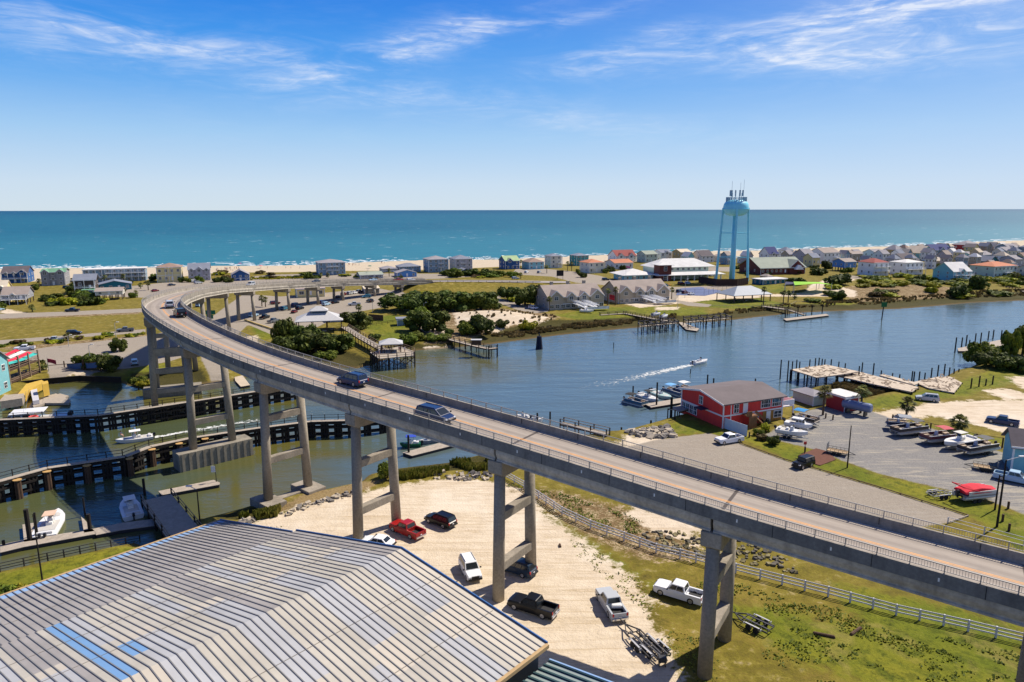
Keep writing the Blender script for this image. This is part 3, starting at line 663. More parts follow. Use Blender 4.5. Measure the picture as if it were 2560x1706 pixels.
# marina lots
gcar('pickup','white','white pickup truck parked on the gravel by the red building',(1845,1103),(1800,1110))
gcar('jeep','black','boxy black off road car parked on the gravel strip',(2030,1160),(1985,1175))
gcar('pickup','blue','dark blue pickup truck on the far sand road',(2540,1066),(2472,1055))
gcar('suv','silver','silver suv parked on the grass near the wrecked pier',(2342,1005),(2294,1000))
gcar('pickup','ltblue','pale blue pickup truck in the shade of the teal building',(2500,1197),(2570,1212))
# left side roads
gcar('pickup','white','white pickup truck on the road behind the waterfront restaurant',(90,874),(34,878))
gcar('pickup','silver','silver grey pickup truck on the middle road',(160,853),(112,856),far=True)
gcar('suv','black','black suv just ahead on the middle road beside the grass field',(165,838),(205,836),far=True)
gcar('pickup','grey','dark grey pickup truck near the bridge on the middle road',(335,828),(292,831),far=True)
gcar('pickup','navy','dark pickup truck on the road above the grass field',(201,779),(162,780),far=True)
gcar('suv','navy','dark blue car parked in the shade behind the bushes by the creek',(262,928),(290,915),far=True)
gcar('suv','ltblue','pale blue van parked in the bridge shadow on the left lot',(338,920),(336,904),far=True)
# under bridge parking
for i,(k,c,l,a,e) in enumerate([
('suv','ltblue','light car parked beside a bridge column at the left end of the lot',(490,770),(505,764)),
('suv','ltblue','light blue car in the bridge shadow left of the black pickup',(620,795),(648,789)),
('pickup','black','black pickup truck parked right of the splayed bridge column',(645,802),(678,792)),
('pickup','grey','dark grey pickup truck parked between the black one and a white car',(668,810),(700,803)),
('sedan','white','white car parked at the corner of the lawn wall',(692,818),(720,810)),
('suv','maroon','maroon car parked by the roadside palms under the bridge',(678,762),(698,760)),
('suv','teal','teal car in the bridge shadow beside a thin column',(701,778),(722,772)),
('suv','blue','deep blue car parked right behind the teal one',(728,768),(752,764)),
('suv','black','black suv parked in front of the deep blue car',(737,777),(762,771)),
('sedan','maroon','dark red car at the left edge of the pavilion roof',(730,785),(742,780)),
('suv','blue','blue car parked between two bridge columns above the pavilion',(794,762),(818,757)),
('suv','ltblue','pale car parked beside the blue one above the pavilion',(806,766),(825,762)),
('sedan','black','black car parked just right of the pale pair above the pavilion',(826,761),(850,757)),
('pickup','silver','silver pickup truck parked between the pavilion and the palm',(902,763),(870,765)),
('suv','black','black suv parked right of the silver pickup',(938,758),(912,754)),
('suv','teal','teal car in the bridge shadow behind the black suv',(930,744),(902,746)),
('suv','maroon','dark red car parked in the row near the low yellow building',(853,741),(865,737)),
('suv','silver','silver car second in the row near the low yellow building',(868,738),(884,735)),
('sedan','white','white car third in the row near the low yellow building',(880,736),(895,733)),
('suv','grey','grey car last in the row near the low yellow building',(891,734),(905,731)),
('van','white','white camper van under the end of the bridge by the embankment',(1015,733),(1034,729)),
('suv','black','black car under the last bridge columns',(988,739),(960,741)),
('sedan','black','dark car on the street by the round hedge tree',(840,747),(852,744))]):
    gcar(k,c,l,a,e,far=True)
for i,(k,c,l,a,e) in enumerate([
('sedan','navy','dark sedan on the light concrete street left of the yellow house corner',(418,716),(440,714)),
('sedan','maroon','purple car parked lowest on the light street beside the palms',(378,731),(398,728)),
('suv','silver','silver car parked on the street before the grey gabled house',(485,711),(507,709)),
('suv','white','white car parked behind the silver one before the gabled house',(480,706),(492,705)),
('suv','white','white car driving in the big lot left of the dumpster sign',(1312,684),(1320,682)),
('suv','silver','silver car parked in the far lot',(1344,684),(1352,682)),
('suv','silver','silver car passing along the embankment top',(1280,699),(1297,698)),
('suv','navy','dark blue car at the road junction left of the town hall',(1504,702),(1524,701)),
('suv','white','white car parked in the shade left of the condominium',(1322,772),(1345,775)),
('suv','teal','dark teal car parked beside a yellow one',(1655,718),(1670,716)),
('sedan','yellow','yellow car parked behind the condominium',(1666,716),(1678,714)),
('suv','maroon','maroon car in the lot left of the pale van',(1697,712),(1709,711)),
('van','ltblue','pale van parked beside the maroon car',(1713,712),(1725,710)),
('suv','navy','dark car first in the row by the tennis courts',(1690,733),(1705,730)),
('suv','maroon','maroon car second in the row by the tennis courts',(1704,736),(1720,733)),
('sedan','white','white car nearest in the row by the tennis courts',(1717,739),(1737,736)),
('suv','silver','silver car by the lawn beyond the tennis courts',(1770,692),(1787,690)),
('suv','navy','dark car under a house at the left of the main beach street',(158,722),(180,722)),
('sedan','ltblue','pale car at the extreme left edge on the driveway',(-12,778),(5,776)),
]):
    gcar(k,c,l,a,e,far=True)
# ================================================================ trailers and boats
galv=M('galvanised_steel',(.42,.43,.44),.4,.1,2,metal=.5); black=M('black_steel',(.03,.03,.033),.5,.1,2)
TRM={}
def trailer(label,loc,rz,L=6.5,col=None,cat='trailer',group=None,bunks=True):
    """origin at the ground under the axles; tongue towards +x"""
    r=thing('boat_trailer',label,cat,loc,rz,group); ma=col or galv; key=(L,ma.name)
    if key not in TRM:
        f=MB(); w=.85
        for sg in (1,-1):
            f.beam((-L*.38,sg*w,.55),(L*.25,sg*w,.55),.09,.12); f.beam((L*.25,sg*w,.55),(L*.5,0,.5),.09,.12)
        for x in (-L*.38,-L*.2,-L*.05,L*.1,L*.25): f.beam((x,-w,.5),(x,w,.5),.07,.09)
        f.beam((L*.25,0,.5),(L*.62,0,.5),.1,.12); f.beam((L*.5,0,.5),(L*.5,0,1.0),.06,.06)
        bk=MB()
        for sg in (.42,-.42): bk.beam((-L*.4,sg,.72),(L*.25,sg,.72),.14,.08)
        wm=MB(); wm.loft([[(.33*math.cos(2*PI*k/14),y,.33*math.sin(2*PI*k/14)) for k in range(14)] for y in (-.1,.1)])
        fd=MB(); fd.box((0,0,.74),(1.6,.18,.05)); fd.box((-.95,0,.64),(.05,.28,.2)); fd.box((.95,0,.64),(.05,.28,.2))
        TRM[key]=(f.mesh('frame',ma),bk.mesh('bunk',M('bunk_carpet',(.08,.08,.09),.9,.1)),wm.mesh('wheel',tyre),fd.mesh('mudguard',M('white_mudguard',(.42,.42,.44),.4,0)))
    fr_,bk_,wm_,fd_=TRM[key]; link('frame',fr_,r)
    if bunks: link('bunk',bk_,r)
    for sg in (1,-1):
        for x in (-.42,.42): link('wheel',wm_,r,loc=(x-.3,sg*1.05,.33))
        link('mudguard',fd_,r,loc=(-.3,sg*1.05,0))
    return r
def gtr(label,a,b_,**k):
    A=GG(*a);B=GG(*b_); return trailer(label,((A[0]*.6+B[0]*.4),(A[1]*.6+B[1]*.4),(A[2]+B[2])/2+.01),math.atan2(B[1]-A[1],B[0]-A[0]),L=max(4.5,math.dist(A[:2],B[:2])*1.05),**k)
gel=M('gelcoat',(.70,.70,.69),.35,.06,2); cush=M('vinyl_tan',(.42,.32,.22),.6,.1); dark=M('outboard_black',(.02,.022,.03),.35,0); canv=lambda n,c:M('canvas_'+n,c,.85,.1,2)
def hull(L,Wd,fb=.75,mat=gel,sheer=.25,well=True):
    b_=MB(); secs=[]; inn=[]
    for f in (0,.08,.3,.55,.75,.9,1.0):
        x=-L/2+L*f; w=Wd/2*(1-max(0,(f-.5)/.5)**2.2*.97); z=fb+sheer*max(0,f-.3)**1.5*1.6; k=max(0,(f-.8)/.2)
        secs.append([(x-.25*k,-w*.25,-.18+.5*k),(x-.1*k,-w*.85,.1+.35*k),(x,-w,z*.7),(x,-w,z),(x,w,z),(x,w,z*.7),(x-.1*k,w*.85,.1+.35*k),(x-.25*k,w*.25,-.18+.5*k)])
    b_.loft(secs); return b_
def outboard(r,x,mat=dark,n=1,wd=0):
    for k in range(n):
        y=(k-(n-1)/2)*.65; b_=MB(); b_.box((x-.25,y,1.05),(.55,.38,.5),top=(.8,.8)); b_.box((x-.2,y,.5),(.22,.16,.9)); b_.build('outboard_motor',mat,r,bevel=.05)
def boat(kind,label,loc,rz,top=None,L=6.5,hullm=None,group=None,cover=None):
    r=thing({'cc':'motor_boat','pontoon':'pontoon_boat','cabin':'cabin_boat'}[kind],label,'boat',loc,rz,group)
    if kind=='pontoon':
        Wd=2.5; hm=hullm or M('pontoon_navy',(.02,.05,.10),.4,0)
        for sg in (1,-1):
            b_=MB(); b_.loft([[(x,sg*.95+rr*math.cos(2*PI*k/12),.28+zz_+rr*math.sin(2*PI*k/12)) for k in range(12)] for x,rr,zz_ in ((-L/2,.3,0),(L/2-.9,.3,0),(L/2-.3,.2,.06),(L/2,.05,.15))]); b_.build('pontoon',galv,r,smooth=False)
        b_=MB(); b_.box((0,0,.63),(L-.3,Wd,.12)); b_.build('deck_floor',M('deck_vinyl',(.30,.27,.24),.8,.1),r)
        for sg in (1,-1): 
            b_=MB(); b_.box((.1,sg*Wd*.48,.98),(L-.9,.05,.58)); b_.build('side_panel',hm,r)
            b_=MB(); b_.box((.1,sg*Wd*.48,1.29),(L-.9,.09,.06)); b_.build('side_rail',gel,r)
        b_=MB(); b_.box((L/2-.38,0,.98),(.05,Wd*.95,.58)); b_.build('bow_gate',hm,r)
        if cover:
            b_=MB(); b_.loft([[(x,-w,z0),(x,-w*.85,z1),(x,0,z1+.22),(x,w*.85,z1),(x,w,z0)] for x,w,z0,z1 in ((-L/2+.1,1.2,.95,1.25),(-L/4,1.27,.95,1.62),(0,1.27,.95,1.72),(L/4,1.27,.95,1.5),(L/2-.2,1.1,.95,1.2))]); b_.build('boat_cover',cover,r,bevel=.05)
            b_=MB(); 
            for sg in (1,-1): b_.tube((-.6,sg*1.2,1.3),(-L/2-.3,sg*1.15,2.1),.05)
            b_.tube((-L/2-.3,-1.15,2.1),(-L/2-.3,1.15,2.1),.09); b_.build('folded_bimini',cover,r)
        else:
            for x,y,w,d in ((L/2-1.3,.85,1.6,.55),(L/2-1.3,-.85,1.6,.55),(-L/2+1.3,.8,1.7,.6),(-L/2+1.0,-.7,1.2,.7)):
                b_=MB(); b_.box((x,y,.86),(w,d,.36)); b_.box((x,y+(d/2-.06)*(1 if y>0 else -1),1.12),(w,.14,.3)); b_.build('bench_seat',cush,r,bevel=.04)
            b_=MB(); b_.box((-.3,-.75,1.1),(.5,.6,.8),top=(.6,.9)); b_.build('helm_console',gel,r,bevel=.04)
            if top:
                b_=MB(); secs=[]
                for i in range(7): y=-1.2+2.4*i/6; z=2.35+.14*math.sin(PI*i/6); secs.append([(-2.3,y,z-.05),(-.0,y,z),(-.0,y,z+.04),(-2.3,y,z-.01)])
                b_.loft(secs); b_.build('bimini_top',top,r)
                b_=MB()
                for sg in (1,-1):
                    for x in (-2.2,-.1): b_.tube((-1.2,sg*1.18,1.3),(x,sg*1.18,2.33),.022,n=5)
                b_.build('bimini_frame',galv,r)
        outboard(r,-L/2)
        return r
    hm=hullm or gel
    hull(L,L*.36,.8,hm).build('hull',hm,r,bevel=.03)
    b_=MB(); b_.box((-.35,0,.83),(L*.55,L*.25,.04)); b_.box((L*.27,0,.95),(L*.16,L*.16,.04),top=(.9,.3)); b_.build('cockpit_floor',M('cockpit',(.50,.48,.44),.6,.1),r)
    if kind=='cc':
        b_=MB(); b_.box((0,0,1.15),(.8,.75,.8),top=(.7,.85)); b_.build('centre_console',gel,r,bevel=.04)
        b_=MB(); b_.beam((.32,0,1.55),(.15,0,1.95),.7,.02); b_.build('windscreen',glass,r)
        b_=MB(); b_.box((-.85,0,1.0),(.5,.8,.5)); b_.build('helm_seat',gel,r,bevel=.04)
        b_=MB(); b_.box((-L/2+.6,0,.95),(.5,L*.24,.35)); b_.build('stern_seat',M('white_vinyl',(.6,.6,.6),.5,.1),r,bevel=.04)
        if top:
            b_=MB(); b_.box((-.15,0,2.25),(2.0,1.6,.07)); b_.build('t_top',top,r,bevel=.03)
            b_=MB()
            for sg in (1,-1):
                for x in (-.5,.35): b_.tube((x,sg*.4,.9),(x*1.4,sg*.6,2.22),.025,n=5)
            b_.build('t_top_frame',galv,r)
    else:
        b_=MB(); b_.loft([[(x,-w,.85),(x+dx,-w*.86,1.75),(x+dx,w*.86,1.75),(x,w,.85)] for x,w,dx in ((-.5,L*.14,0),(L*.12,L*.145,0),(L*.26,L*.12,-.6))]); b_.build('cabin',gel,r,bevel=.04)
        for sg in (1,-1):
            for k in range(3): 
                b_=MB(); b_.box((-.2+k*L*.115,sg*L*.136,1.38),(L*.09,.05,.4)); b_.build('cabin_window',glass,r)
        b_=MB(); b_.beam((L*.215,0,1.05),(L*.165,0,1.66),L*.2,.03); b_.build('windscreen',glass,r)
        b_=MB(); b_.box((-.2,0,1.80),(L*.42,L*.30,.07)); b_.build('roof',gel,r,bevel=.03)
        b_=MB()
        for sg in (1,-1): b_.tube((.2,sg*.5,1.8),(-.4,sg*.7,4.4),.015,n=4)
        b_.build('antenna',galv,r)
    outboard(r,-L/2,n=2 if L>8 else 1)
    return r
def gboat(kind,label,a,b_,z=None,dz=0,wl=False,**k):
    """a stern pixel, b_ bow pixel on the supporting surface"""
    if z is None: A=GG(*a);B=GG(*b_)
    else: A=(*G(*a,z),z);B=(*G(*b_,z),z)
    L=math.dist(A[:2],B[:2])
    return boat(kind,label,((A[0]+B[0])/2,(A[1]+B[1])/2,(A[2]+B[2])/2+dz),math.atan2(B[1]-A[1],B[0]-A[0]),L=k.pop('L',L),**k)
def onland(kind,label,a,b_,tl,**k):
    A=GG(*a);B=GG(*b_); z=(A[2]+B[2])/2; L=math.dist(A[:2],B[:2]); rz=math.atan2(B[1]-A[1],B[0]-A[0]); c=((A[0]+B[0])/2,(A[1]+B[1])/2)
    boat(kind,label,(c[0],c[1],z+(.62 if kind=='pontoon' else .85)),rz,L=L,**k)
    trailer(tl,(c[0]-math.cos(rz)*.4,c[1]-math.sin(rz)*.4,z+.01),rz,L=L*.98)
cT=canv
onland('pontoon','dark pontoon boat with a grey bimini, leftmost in the trailer row',(2272,1078),(2212,1072),'boat trailer under the leftmost dark pontoon boat',top=cT('grey',(.25,.27,.30)),hullm=M('p_navy',(.015,.03,.07),.4,0))
onland('pontoon','tan seated pontoon boat with a dark grey bimini, second in the trailer row',(2312,1083),(2232,1093),'boat trailer under the tan seated pontoon boat',top=cT('charcoal',(.10,.10,.10)),hullm=M('p_dk',(.03,.025,.03),.4,0))
onland('pontoon','maroon pontoon boat under a faded red bimini',(2380,1104),(2306,1112),'boat trailer under the maroon pontoon boat',top=cT('red',(.45,.08,.09)),hullm=M('p_mar',(.12,.03,.04),.4,0))
onland('cc','white deck boat under a cream bimini in the trailer row',(2432,1114),(2358,1128),'boat trailer under the white deck boat',top=cT('cream',(.6,.57,.5)))
onland('pontoon','black sided pontoon boat under a dark bimini nearest the teal building',(2484,1128),(2402,1142),'boat trailer under the black sided pontoon boat',top=cT('charcoal',(.10,.10,.10)),hullm=M('p_blk',(.012,.014,.03),.4,0))
onland('pontoon','pontoon boat zipped under a bright red cover on the grass',(2395,1255),(2478,1246),'boat trailer under the red covered boat',cover=cT('bright_red',(.60,.02,.04)),hullm=M('p_wh',(.5,.5,.5),.4,0))
onland('cc','white open boat on the trailer nearest the red building path',(1940,1090),(2018,1103),'boat trailer under the white boat by the shrubs',top=None)
onland('cabin','small white cabin boat squeezed behind the open boat',(1962,1072),(2030,1084),'boat trailer under the small cabin boat')
onland('pontoon','brown seated pontoon boat with a bright blue bimini by the red building',(1985,1056),(2045,1070),'boat trailer under the pontoon with the blue bimini',top=cT('blue',(.02,.22,.50)),hullm=M('p_dk',(.03,.025,.03),.4,0))
gtr('empty boat trailer hitched behind the silver pickup',(1640,1650),(1556,1565),col=black,group=None)
gtr('empty boat trailer on the grass beyond the nearest bridge column',(1925,1586),(1830,1540),col=black)
gtr('silver empty boat trailer on the grass beside the red covered boat',(2325,1245),(2385,1238))
gtr('empty black trailer crossed behind the bridge column grass',(1655,1650),(1600,1600),col=black)
# flat utility trailers
def utrailer(label,a,b_):
    A=GG(*a);B=GG(*b_); r=thing('utility_trailer',label,'trailer',((A[0]+B[0])/2,(A[1]+B[1])/2,A[2]+.01),math.atan2(B[1]-A[1],B[0]-A[0])); L=math.dist(A[:2],B[:2])*.8
    b_=MB(); b_.box((0,0,.6),(L,1.8,.08)); b_.build('bed',M('plank_bed',(.35,.24,.13),.8,.25,2),r)
    b_=MB()
    for sg in (1,-1):
        b_.beam((-L/2,sg*.92,.62),(L/2,sg*.92,.62),.06,.14); b_.beam((-L/2,sg*.92,1.05),(L/2,sg*.92,1.05),.05,.05)
        for k in range(6): b_.beam((-L/2+k*L/5,sg*.92,.6),(-L/2+k*L/5,sg*.92,1.05),.05,.05)
    b_.beam((L/2,-.9,.55),(L/2+1.3,0,.5),.07,.1); b_.beam((L/2,.9,.55),(L/2+1.3,0,.5),.07,.1); b_.build('frame',black,r)
    b_=MB(); b_.box((-L/2,0,1.25),(.05,1.8,1.3)); b_.build('ramp_gate',M('mesh_gate',(.12,.13,.15),.6,.2,3),r)
    for sg in (1,-1):
        for x in (-.45,.35):
            w=MB(); w.loft([[(.33*math.cos(2*PI*k/14),y,.33*math.sin(2*PI*k/14)) for k in range(14)] for y in (-.1,.1)]); w.build('wheel',tyre,r).location=(x,sg*1.05,.33)
    return r
utrailer('low utility trailer with raised mesh ramp beside the mulch bed',(2062,1130),(2125,1142))
utrailer('rusty brown utility trailer loaded with gear beside the teal building',(2500,1182),(2425,1170))
# boats afloat
gboat('cc','white centre console boat under way in the fendered channel with two people aboard',(383,1096),(290,1110),z=.0,dz=-.12,top=cT('white',(.7,.7,.68)))
gboat('cabin','white and blue cabin cruiser moored below the waterfront restaurant',(150,1056),(-10,1072),z=0,dz=0,hullm=M('hull_pale_blue',(.35,.5,.65),.4,0),L=8.5).scale=(1.75,1.75,1.75)
gboat('cc','cream open boat moored in the floating dock slip in the sun',(108,1352),(148,1285),z=0,dz=-.1,top=cT('peach',(.6,.42,.30)))
gboat('cc','white topped boat moored in the bridge shadow slip',(335,1300),(318,1255),z=0,dz=-.1,top=cT('white',(.7,.7,.68)))
gboat('cc','small white motor boat speeding up the wide water ahead of its wake',(1732,912),(1768,905),z=0,dz=-.1)
gboat('pontoon','dark blue pontoon boat with a black bimini at the outer end of the marina float',(1562,1004),(1615,1018),z=0,dz=-.1,top=cT('black',(.02,.02,.02)),hullm=M('p_teal',(.02,.10,.18),.4,0))
gboat('cc','white skiff moored beside the dark pontoon boat at the marina float',(1598,990),(1645,1008),z=0,dz=-.1,top=cT('black',(.02,.02,.02)))
gboat('cc','pale green hulled open boat moored mid way along the marina float',(1628,982),(1678,1002),z=0,dz=-.1,hullm=M('hull_green',(.35,.48,.45),.4,0))
gboat('pontoon','blue pontoon boat with a light blue bimini at the marina float',(1660,978),(1712,994),z=0,dz=-.1,top=cT('sky',(.15,.38,.68)),hullm=M('p_navy2',(.02,.06,.16),.4,0))
gboat('pontoon','pontoon boat with a white bimini at the marina float nearest the red building',(1695,972),(1742,988),z=0,dz=-.1,top=cT('white',(.7,.7,.68)),hullm=M('p_navy2',(.02,.06,.16),.4,0))
gboat('cc','green skiff with a blue canopy tied at the small dock under the bridge',(1052,1116),(1000,1118),z=0,dz=-.1,top=cT('royal',(.02,.06,.40)),hullm=M('hull_dkgreen',(.01,.12,.05),.4,0))
gboat('cc','small dark motor boat tied behind the green skiff under the bridge',(1082,1106),(1058,1110),z=0,dz=-.1,hullm=M('hull_grey',(.2,.22,.25),.4,0),L=4.5)
gboat('cc','white fishing boat with a tall mast pole showing above the far bridge parapet',(1325,1052),(1292,1046),z=0,dz=-.1)
gboat('cc','second white boat with its bow raised above the far bridge parapet',(1325,1058),(1358,1054),z=0,dz=-.1)
gboat('cc','white boat covered on the far lift of the condominium dock',(1630,806),(1650,803),z=0,dz=2.6)
gboat('cc','white boat on the near lift of the condominium dock',(1652,812),(1668,808),z=0,dz=2.6)
gboat('cc','white covered boat resting on the condominium lawn dock',(1456,782),(1478,783),z=1.5,dz=.4,L=6)
# ================================================================ big metal-roofed storage building
AX=(math.cos(R_(48.8)),math.sin(R_(48.8))); PX_=(math.sin(R_(48.8)),-math.cos(R_(48.8)))
RE=(-10.7,58.5)
def rf(u,t): return (RE[0]-AX[0]*u+PX_[0]*t, RE[1]-AX[1]*u+PX_[1]*t)
prof=[(-36.0,5.7),(-33.2,6.3),(-18.4,9.8),(0,14.0),(17.3,12.0)]
def rz_(t): return float(np.interp(t,[p[0] for p in prof],[p[1] for p in prof]))
SB=thing('storage_building','huge grey metal roofed storage building filling the lower left corner','building')
pm_=[M('roof_metal_beige',rgb(196,190,176),.6,.16,.25,spec=.3),M('roof_metal_bluegrey',rgb(186,187,188),.6,.14,.25,spec=.3),M('roof_metal_cream',rgb(206,197,180),.6,.1,.3),M('roof_metal_grey',rgb(168,163,158),.6,.16,.25,spec=.3),M('roof_metal_blue',rgb(124,166,210),.45,.05,.4),M('roof_metal_pale_blue',rgb(150,184,224),.45,.05,.4)]
rib=M('roof_rib',rgb(128,127,127),.6,.05,1)
UL=62.0; pitch=.62; NU=int(UL/pitch)
def roofpart(name,t0,t1,fn,u0=0.0):
    b_=MB(); nt_=max(1,int(abs(t1-t0)/1.6))
    for k in range(NU):
        ua,ub=u0+k*pitch,u0+(k+1)*pitch
        for j in range(nt_):
            ta,tb=t0+(t1-t0)*j/nt_,t0+(t1-t0)*(j+1)/nt_
            vs=[(*rf(ua,ta),rz_(ta)),(*rf(ub,ta),rz_(ta)),(*rf(ub,tb),rz_(tb)),(*rf(ua,tb),rz_(tb))]
            b_.add(vs,[(0,1,2,3)],fn(k,(ta+tb)/2))
    o=b_.build(name,pm_,SB,fixn=False)
    b2=MB()
    for k in range(NU+1):
        u=u0+k*pitch; b2.beam((*rf(u,t0),rz_(t0)+.03),(*rf(u,t1),rz_(t1)+.03),.08,.06)
    b2.build('roof_ribs',rib,SB)
    return o
rr=random.Random(5)
blk_={}
def pick(side):
    def f(k,t):
        g=k//4
        if side=='L':
            return 5 if t<-34.2 else 3
        if side=='M':
            if 37<=k<=38 and t>-17.8: return 4
            if 34<=k<=35 and -7<t<-4: return 4
            ph=(k-3)%19
            if ph in(0,1,2,3,9,10,11,12) and -8.6<t<-6.2: return 2
            if ph in(0,1,2,3,9,10,11,12) and -6.2<=t: return 1
            if ph in(4,5,13,14) and -18<t<-9: return 1
            return 0 if (g*7)%5 else 3
        ph=(k-3)%19
        if ph in(0,1,2,3,9,10,11,12) and t<9.5: return 1
        if ph in(1,2,3,4,10,11,12,13) and 9.5<=t<11.8: return 2
        if ph in(4,5,6,14,15) and t>10.5: return 1
        return 0 if (k//5*3)%7 else 2
    return f
roofpart('roof_slope',-36.0,-18.4,pick('L'),.0); roofpart('roof_slope',-18.4,0,pick('M'),-.5); roofpart('roof_slope',0,17.3,pick('R'),-.5)
tr=M('blue_trim',rgb(60,110,170),.5,.1)
b_=MB()
for (ta,tb,u) in ((-36,-18.4,0),(-18.4,0,-.5),(0,17.3,-.5)): b_.beam((*rf(u-.08,ta),rz_(ta)),(*rf(u-.08,tb),rz_(tb)),.10,.3)
b_.build('rake_trim',tr,SB)
b_=MB(); b_.beam((*rf(-.5,17.4),11.9),(*rf(UL,17.4),11.9),.3,.3); b_.beam((*rf(0,-36.1),5.6),(*rf(UL,-36.1),5.6),.3,.3); b_.build('gutter',M('tan_gutter',rgb(196,164,116),.6,.15),SB)
b_=MB(); wl=[(-35.6,5.5),(-18.4,9.5),(0,13.7),(17,11.7)]
for (ta,za),(tb,zb_) in zip(wl,wl[1:]):
    b_.add([(*rf(.15,ta),1.2),(*rf(.15,tb),1.2),(*rf(.15,tb),zb_),(*rf(.15,ta),za)],[(0,1,2,3)])
b_.add([(*rf(.15,-35.6),1),(*rf(UL,-35.6),1),(*rf(UL,-35.6),5.5),(*rf(.15,-35.6),5.5)],[(0,1,2,3)])
b_.build('wall',M('metal_wall',rgb(170,176,180),.6,.1),SB,fixn=False)
b_=MB()
for t_ in (-30.5,-24.4,-12.6,-6.2,5.6,11.8):
    for k in range(0,98,2): b_.beam((*rf(k*.62-.3,t_),rz_(t_)+.012),(*rf(k*.62+.94,t_),rz_(t_)+.012),.05,.02)
b_.build('sheet_laps',M('lap_line',rgb(126,120,112),.8,.2,1),SB)['kind']='stuff'  # thin dark lines along the sheet laps of the roof
# lower second roof along the right eave
S2=thing('metal_shed','lower grey green metal shed roof adjoining the storage building at the bottom edge','shed')
def s2z(t): return 10.7+(t-17.6)*.145
b_=MB(); b3=MB()
for k in range(60):
    ua,ub=-.4+k*.62,-.4+(k+1)*.62
    b_.add([(*rf(ua,17.6),s2z(17.6)),(*rf(ub,17.6),s2z(17.6)),(*rf(ub,28.6),s2z(28.6)),(*rf(ua,28.6),s2z(28.6))],[(0,1,2,3)],0)
    b3.beam((*rf(ua,17.6),s2z(17.6)+.05),(*rf(ua,28.6),s2z(28.6)+.05),.16,.12)
b_.build('roof',M('roof_metal_green',rgb(150,164,160),.5,.08,.4),S2,fixn=False); b3.build('roof_ribs',M('roof_rib_teal',rgb(44,76,82),.6,.05,1),S2)
b_=MB(); b_.beam((*rf(-.5,17.6),s2z(17.6)),(*rf(-.5,28.6),s2z(28.6)),.15,.3); b_.build('rake_trim',pm_[5],S2)
b_=MB(); b_.add([(*rf(-.3,17.6),1),(*rf(-.3,28.5),1),(*rf(-.3,28.5),s2z(28.5)),(*rf(-.3,17.6),s2z(17.6))],[(0,1,2,3)]); b_.add([(*rf(-.3,28.5),1),(*rf(36,28.5),1),(*rf(36,28.5),s2z(28.5)),(*rf(-.3,28.5),s2z(28.5))],[(0,1,2,3)]); b_.build('wall',M('metal_wall',rgb(170,176,180)),S2,fixn=False)
# ================================================================ timber helpers
tim=M('weathered_timber',rgb(150,128,104),.9,.3,1.2,st=(1,1,.3)); dk=M('creosote_timber',rgb(38,32,28),.85,.3,1.5); plank=M('plank_grey',rgb(178,166,150),.9,.2,1.5,sc2=6); brn=M('brown_timber',rgb(92,70,54),.9,.3,1.5)
pilem=MB().tube((0,0,0),(0,0,1),.19,.17,n=8).mesh('pile',dk)
def pile(parent,x,y,z0,z1,r=1.0,mat=None,name='pile'):
    o=link(name,pilem,parent,loc=(x,y,z0)); o.scale=(r,r,z1-z0); return o
def resample(pts,step):
    out=[];acc=0
    for (a,c) in zip(pts,pts[1:]):
        L=math.dist(a,c); n=max(1,int(round(L/step)))
        for k in range(n): out.append((a[0]+(c[0]-a[0])*k/n,a[1]+(c[1]-a[1])*k/n,math.atan2(c[1]-a[1],c[0]-a[0])))
    out.append((pts[-1][0],pts[-1][1],out[-1][2])); return out
def fender(label,px_,endcaps):
    f=thing('timber_fender',label,'fender'); pts=[G(x,y,0) for x,y in px_]; rs_=resample(pts,2.6)
    for x,y,a in rs_[:96]: 
        o=link('pile',FP,f,loc=(x,y,-1.5),rz=a)
    for z_ in (.7,2.1,3.0):
        b_=MB()
        for sg in (1,-1):
            for (x,y,a),(x2,y2,a2) in zip(rs_,rs_[1:]): b_.beam((x-math.sin(a)*.55*sg,y+math.cos(a)*.55*sg,z_),(x2-math.sin(a2)*.55*sg,y2+math.cos(a2)*.55*sg,z_),.18,.34)
        b_.build('wale',dk,f)
    b_=MB()
    for (x,y,a),(x2,y2,a2) in zip(rs_,rs_[1:]): b_.beam((x,y,3.42),(x2,y2,3.42),1.15,.1)
    b_.build('walkway',plank,f)
    b_=MB()
    for (x,y,a),(x2,y2,a2) in zip(rs_,rs_[1:]):
        for z_ in (3.95,4.5): b_.beam((x-math.sin(a)*.55,y+math.cos(a)*.55,z_),(x2-math.sin(a2)*.55,y2+math.cos(a2)*.55,z_),.06,.08)
    b_.build('railing',dk,f)
    pm2=MB().box((0,0,.6),(.12,.12,1.2)).mesh('rail_post',dk)
    for x,y,a in rs_[::1][:96]: link('rail_post',pm2,f,loc=(x-math.sin(a)*.55,y+math.cos(a)*.55,3.4))
    if endcaps:
        cm=MB(); 
        for k in range(7):
            aa=2*PI*k/6; r=.36 if k<6 else 0; cm.tube((r*math.cos(aa),r*math.sin(aa),-1.5),(r*math.cos(aa)*.8,r*math.sin(aa)*.8,3.1),.2,n=7)
        cm=cm.mesh('pile_cluster',brn); ct=MB().tube((0,0,3.1),(0,0,3.2),.62,n=12).mesh('cluster_cap',M('cap_timber',rgb(200,160,100),.9,.1))
        for x,y,a in rs_[::2][:endcaps]:
            o=link('pile_cluster',cm,f,loc=(x+math.sin(a)*1.0,y-math.cos(a)*1.0,0)); link('cluster_cap',ct,o)
    return f
b_=MB()
for dx in (-.55,0,.5):
    for dy in (-.35,.35): b_.tube((dx+.1*dy,dy,0),(dx,dy,4.75),.24,n=7)
FP=b_.mesh('pile',dk)
fender('long timber fender with railed walkway on the far side of the channel under the bridge',[(-160,1104),(0,1090),(250,1078),(380,1058),(560,1028),(744,997)],0)
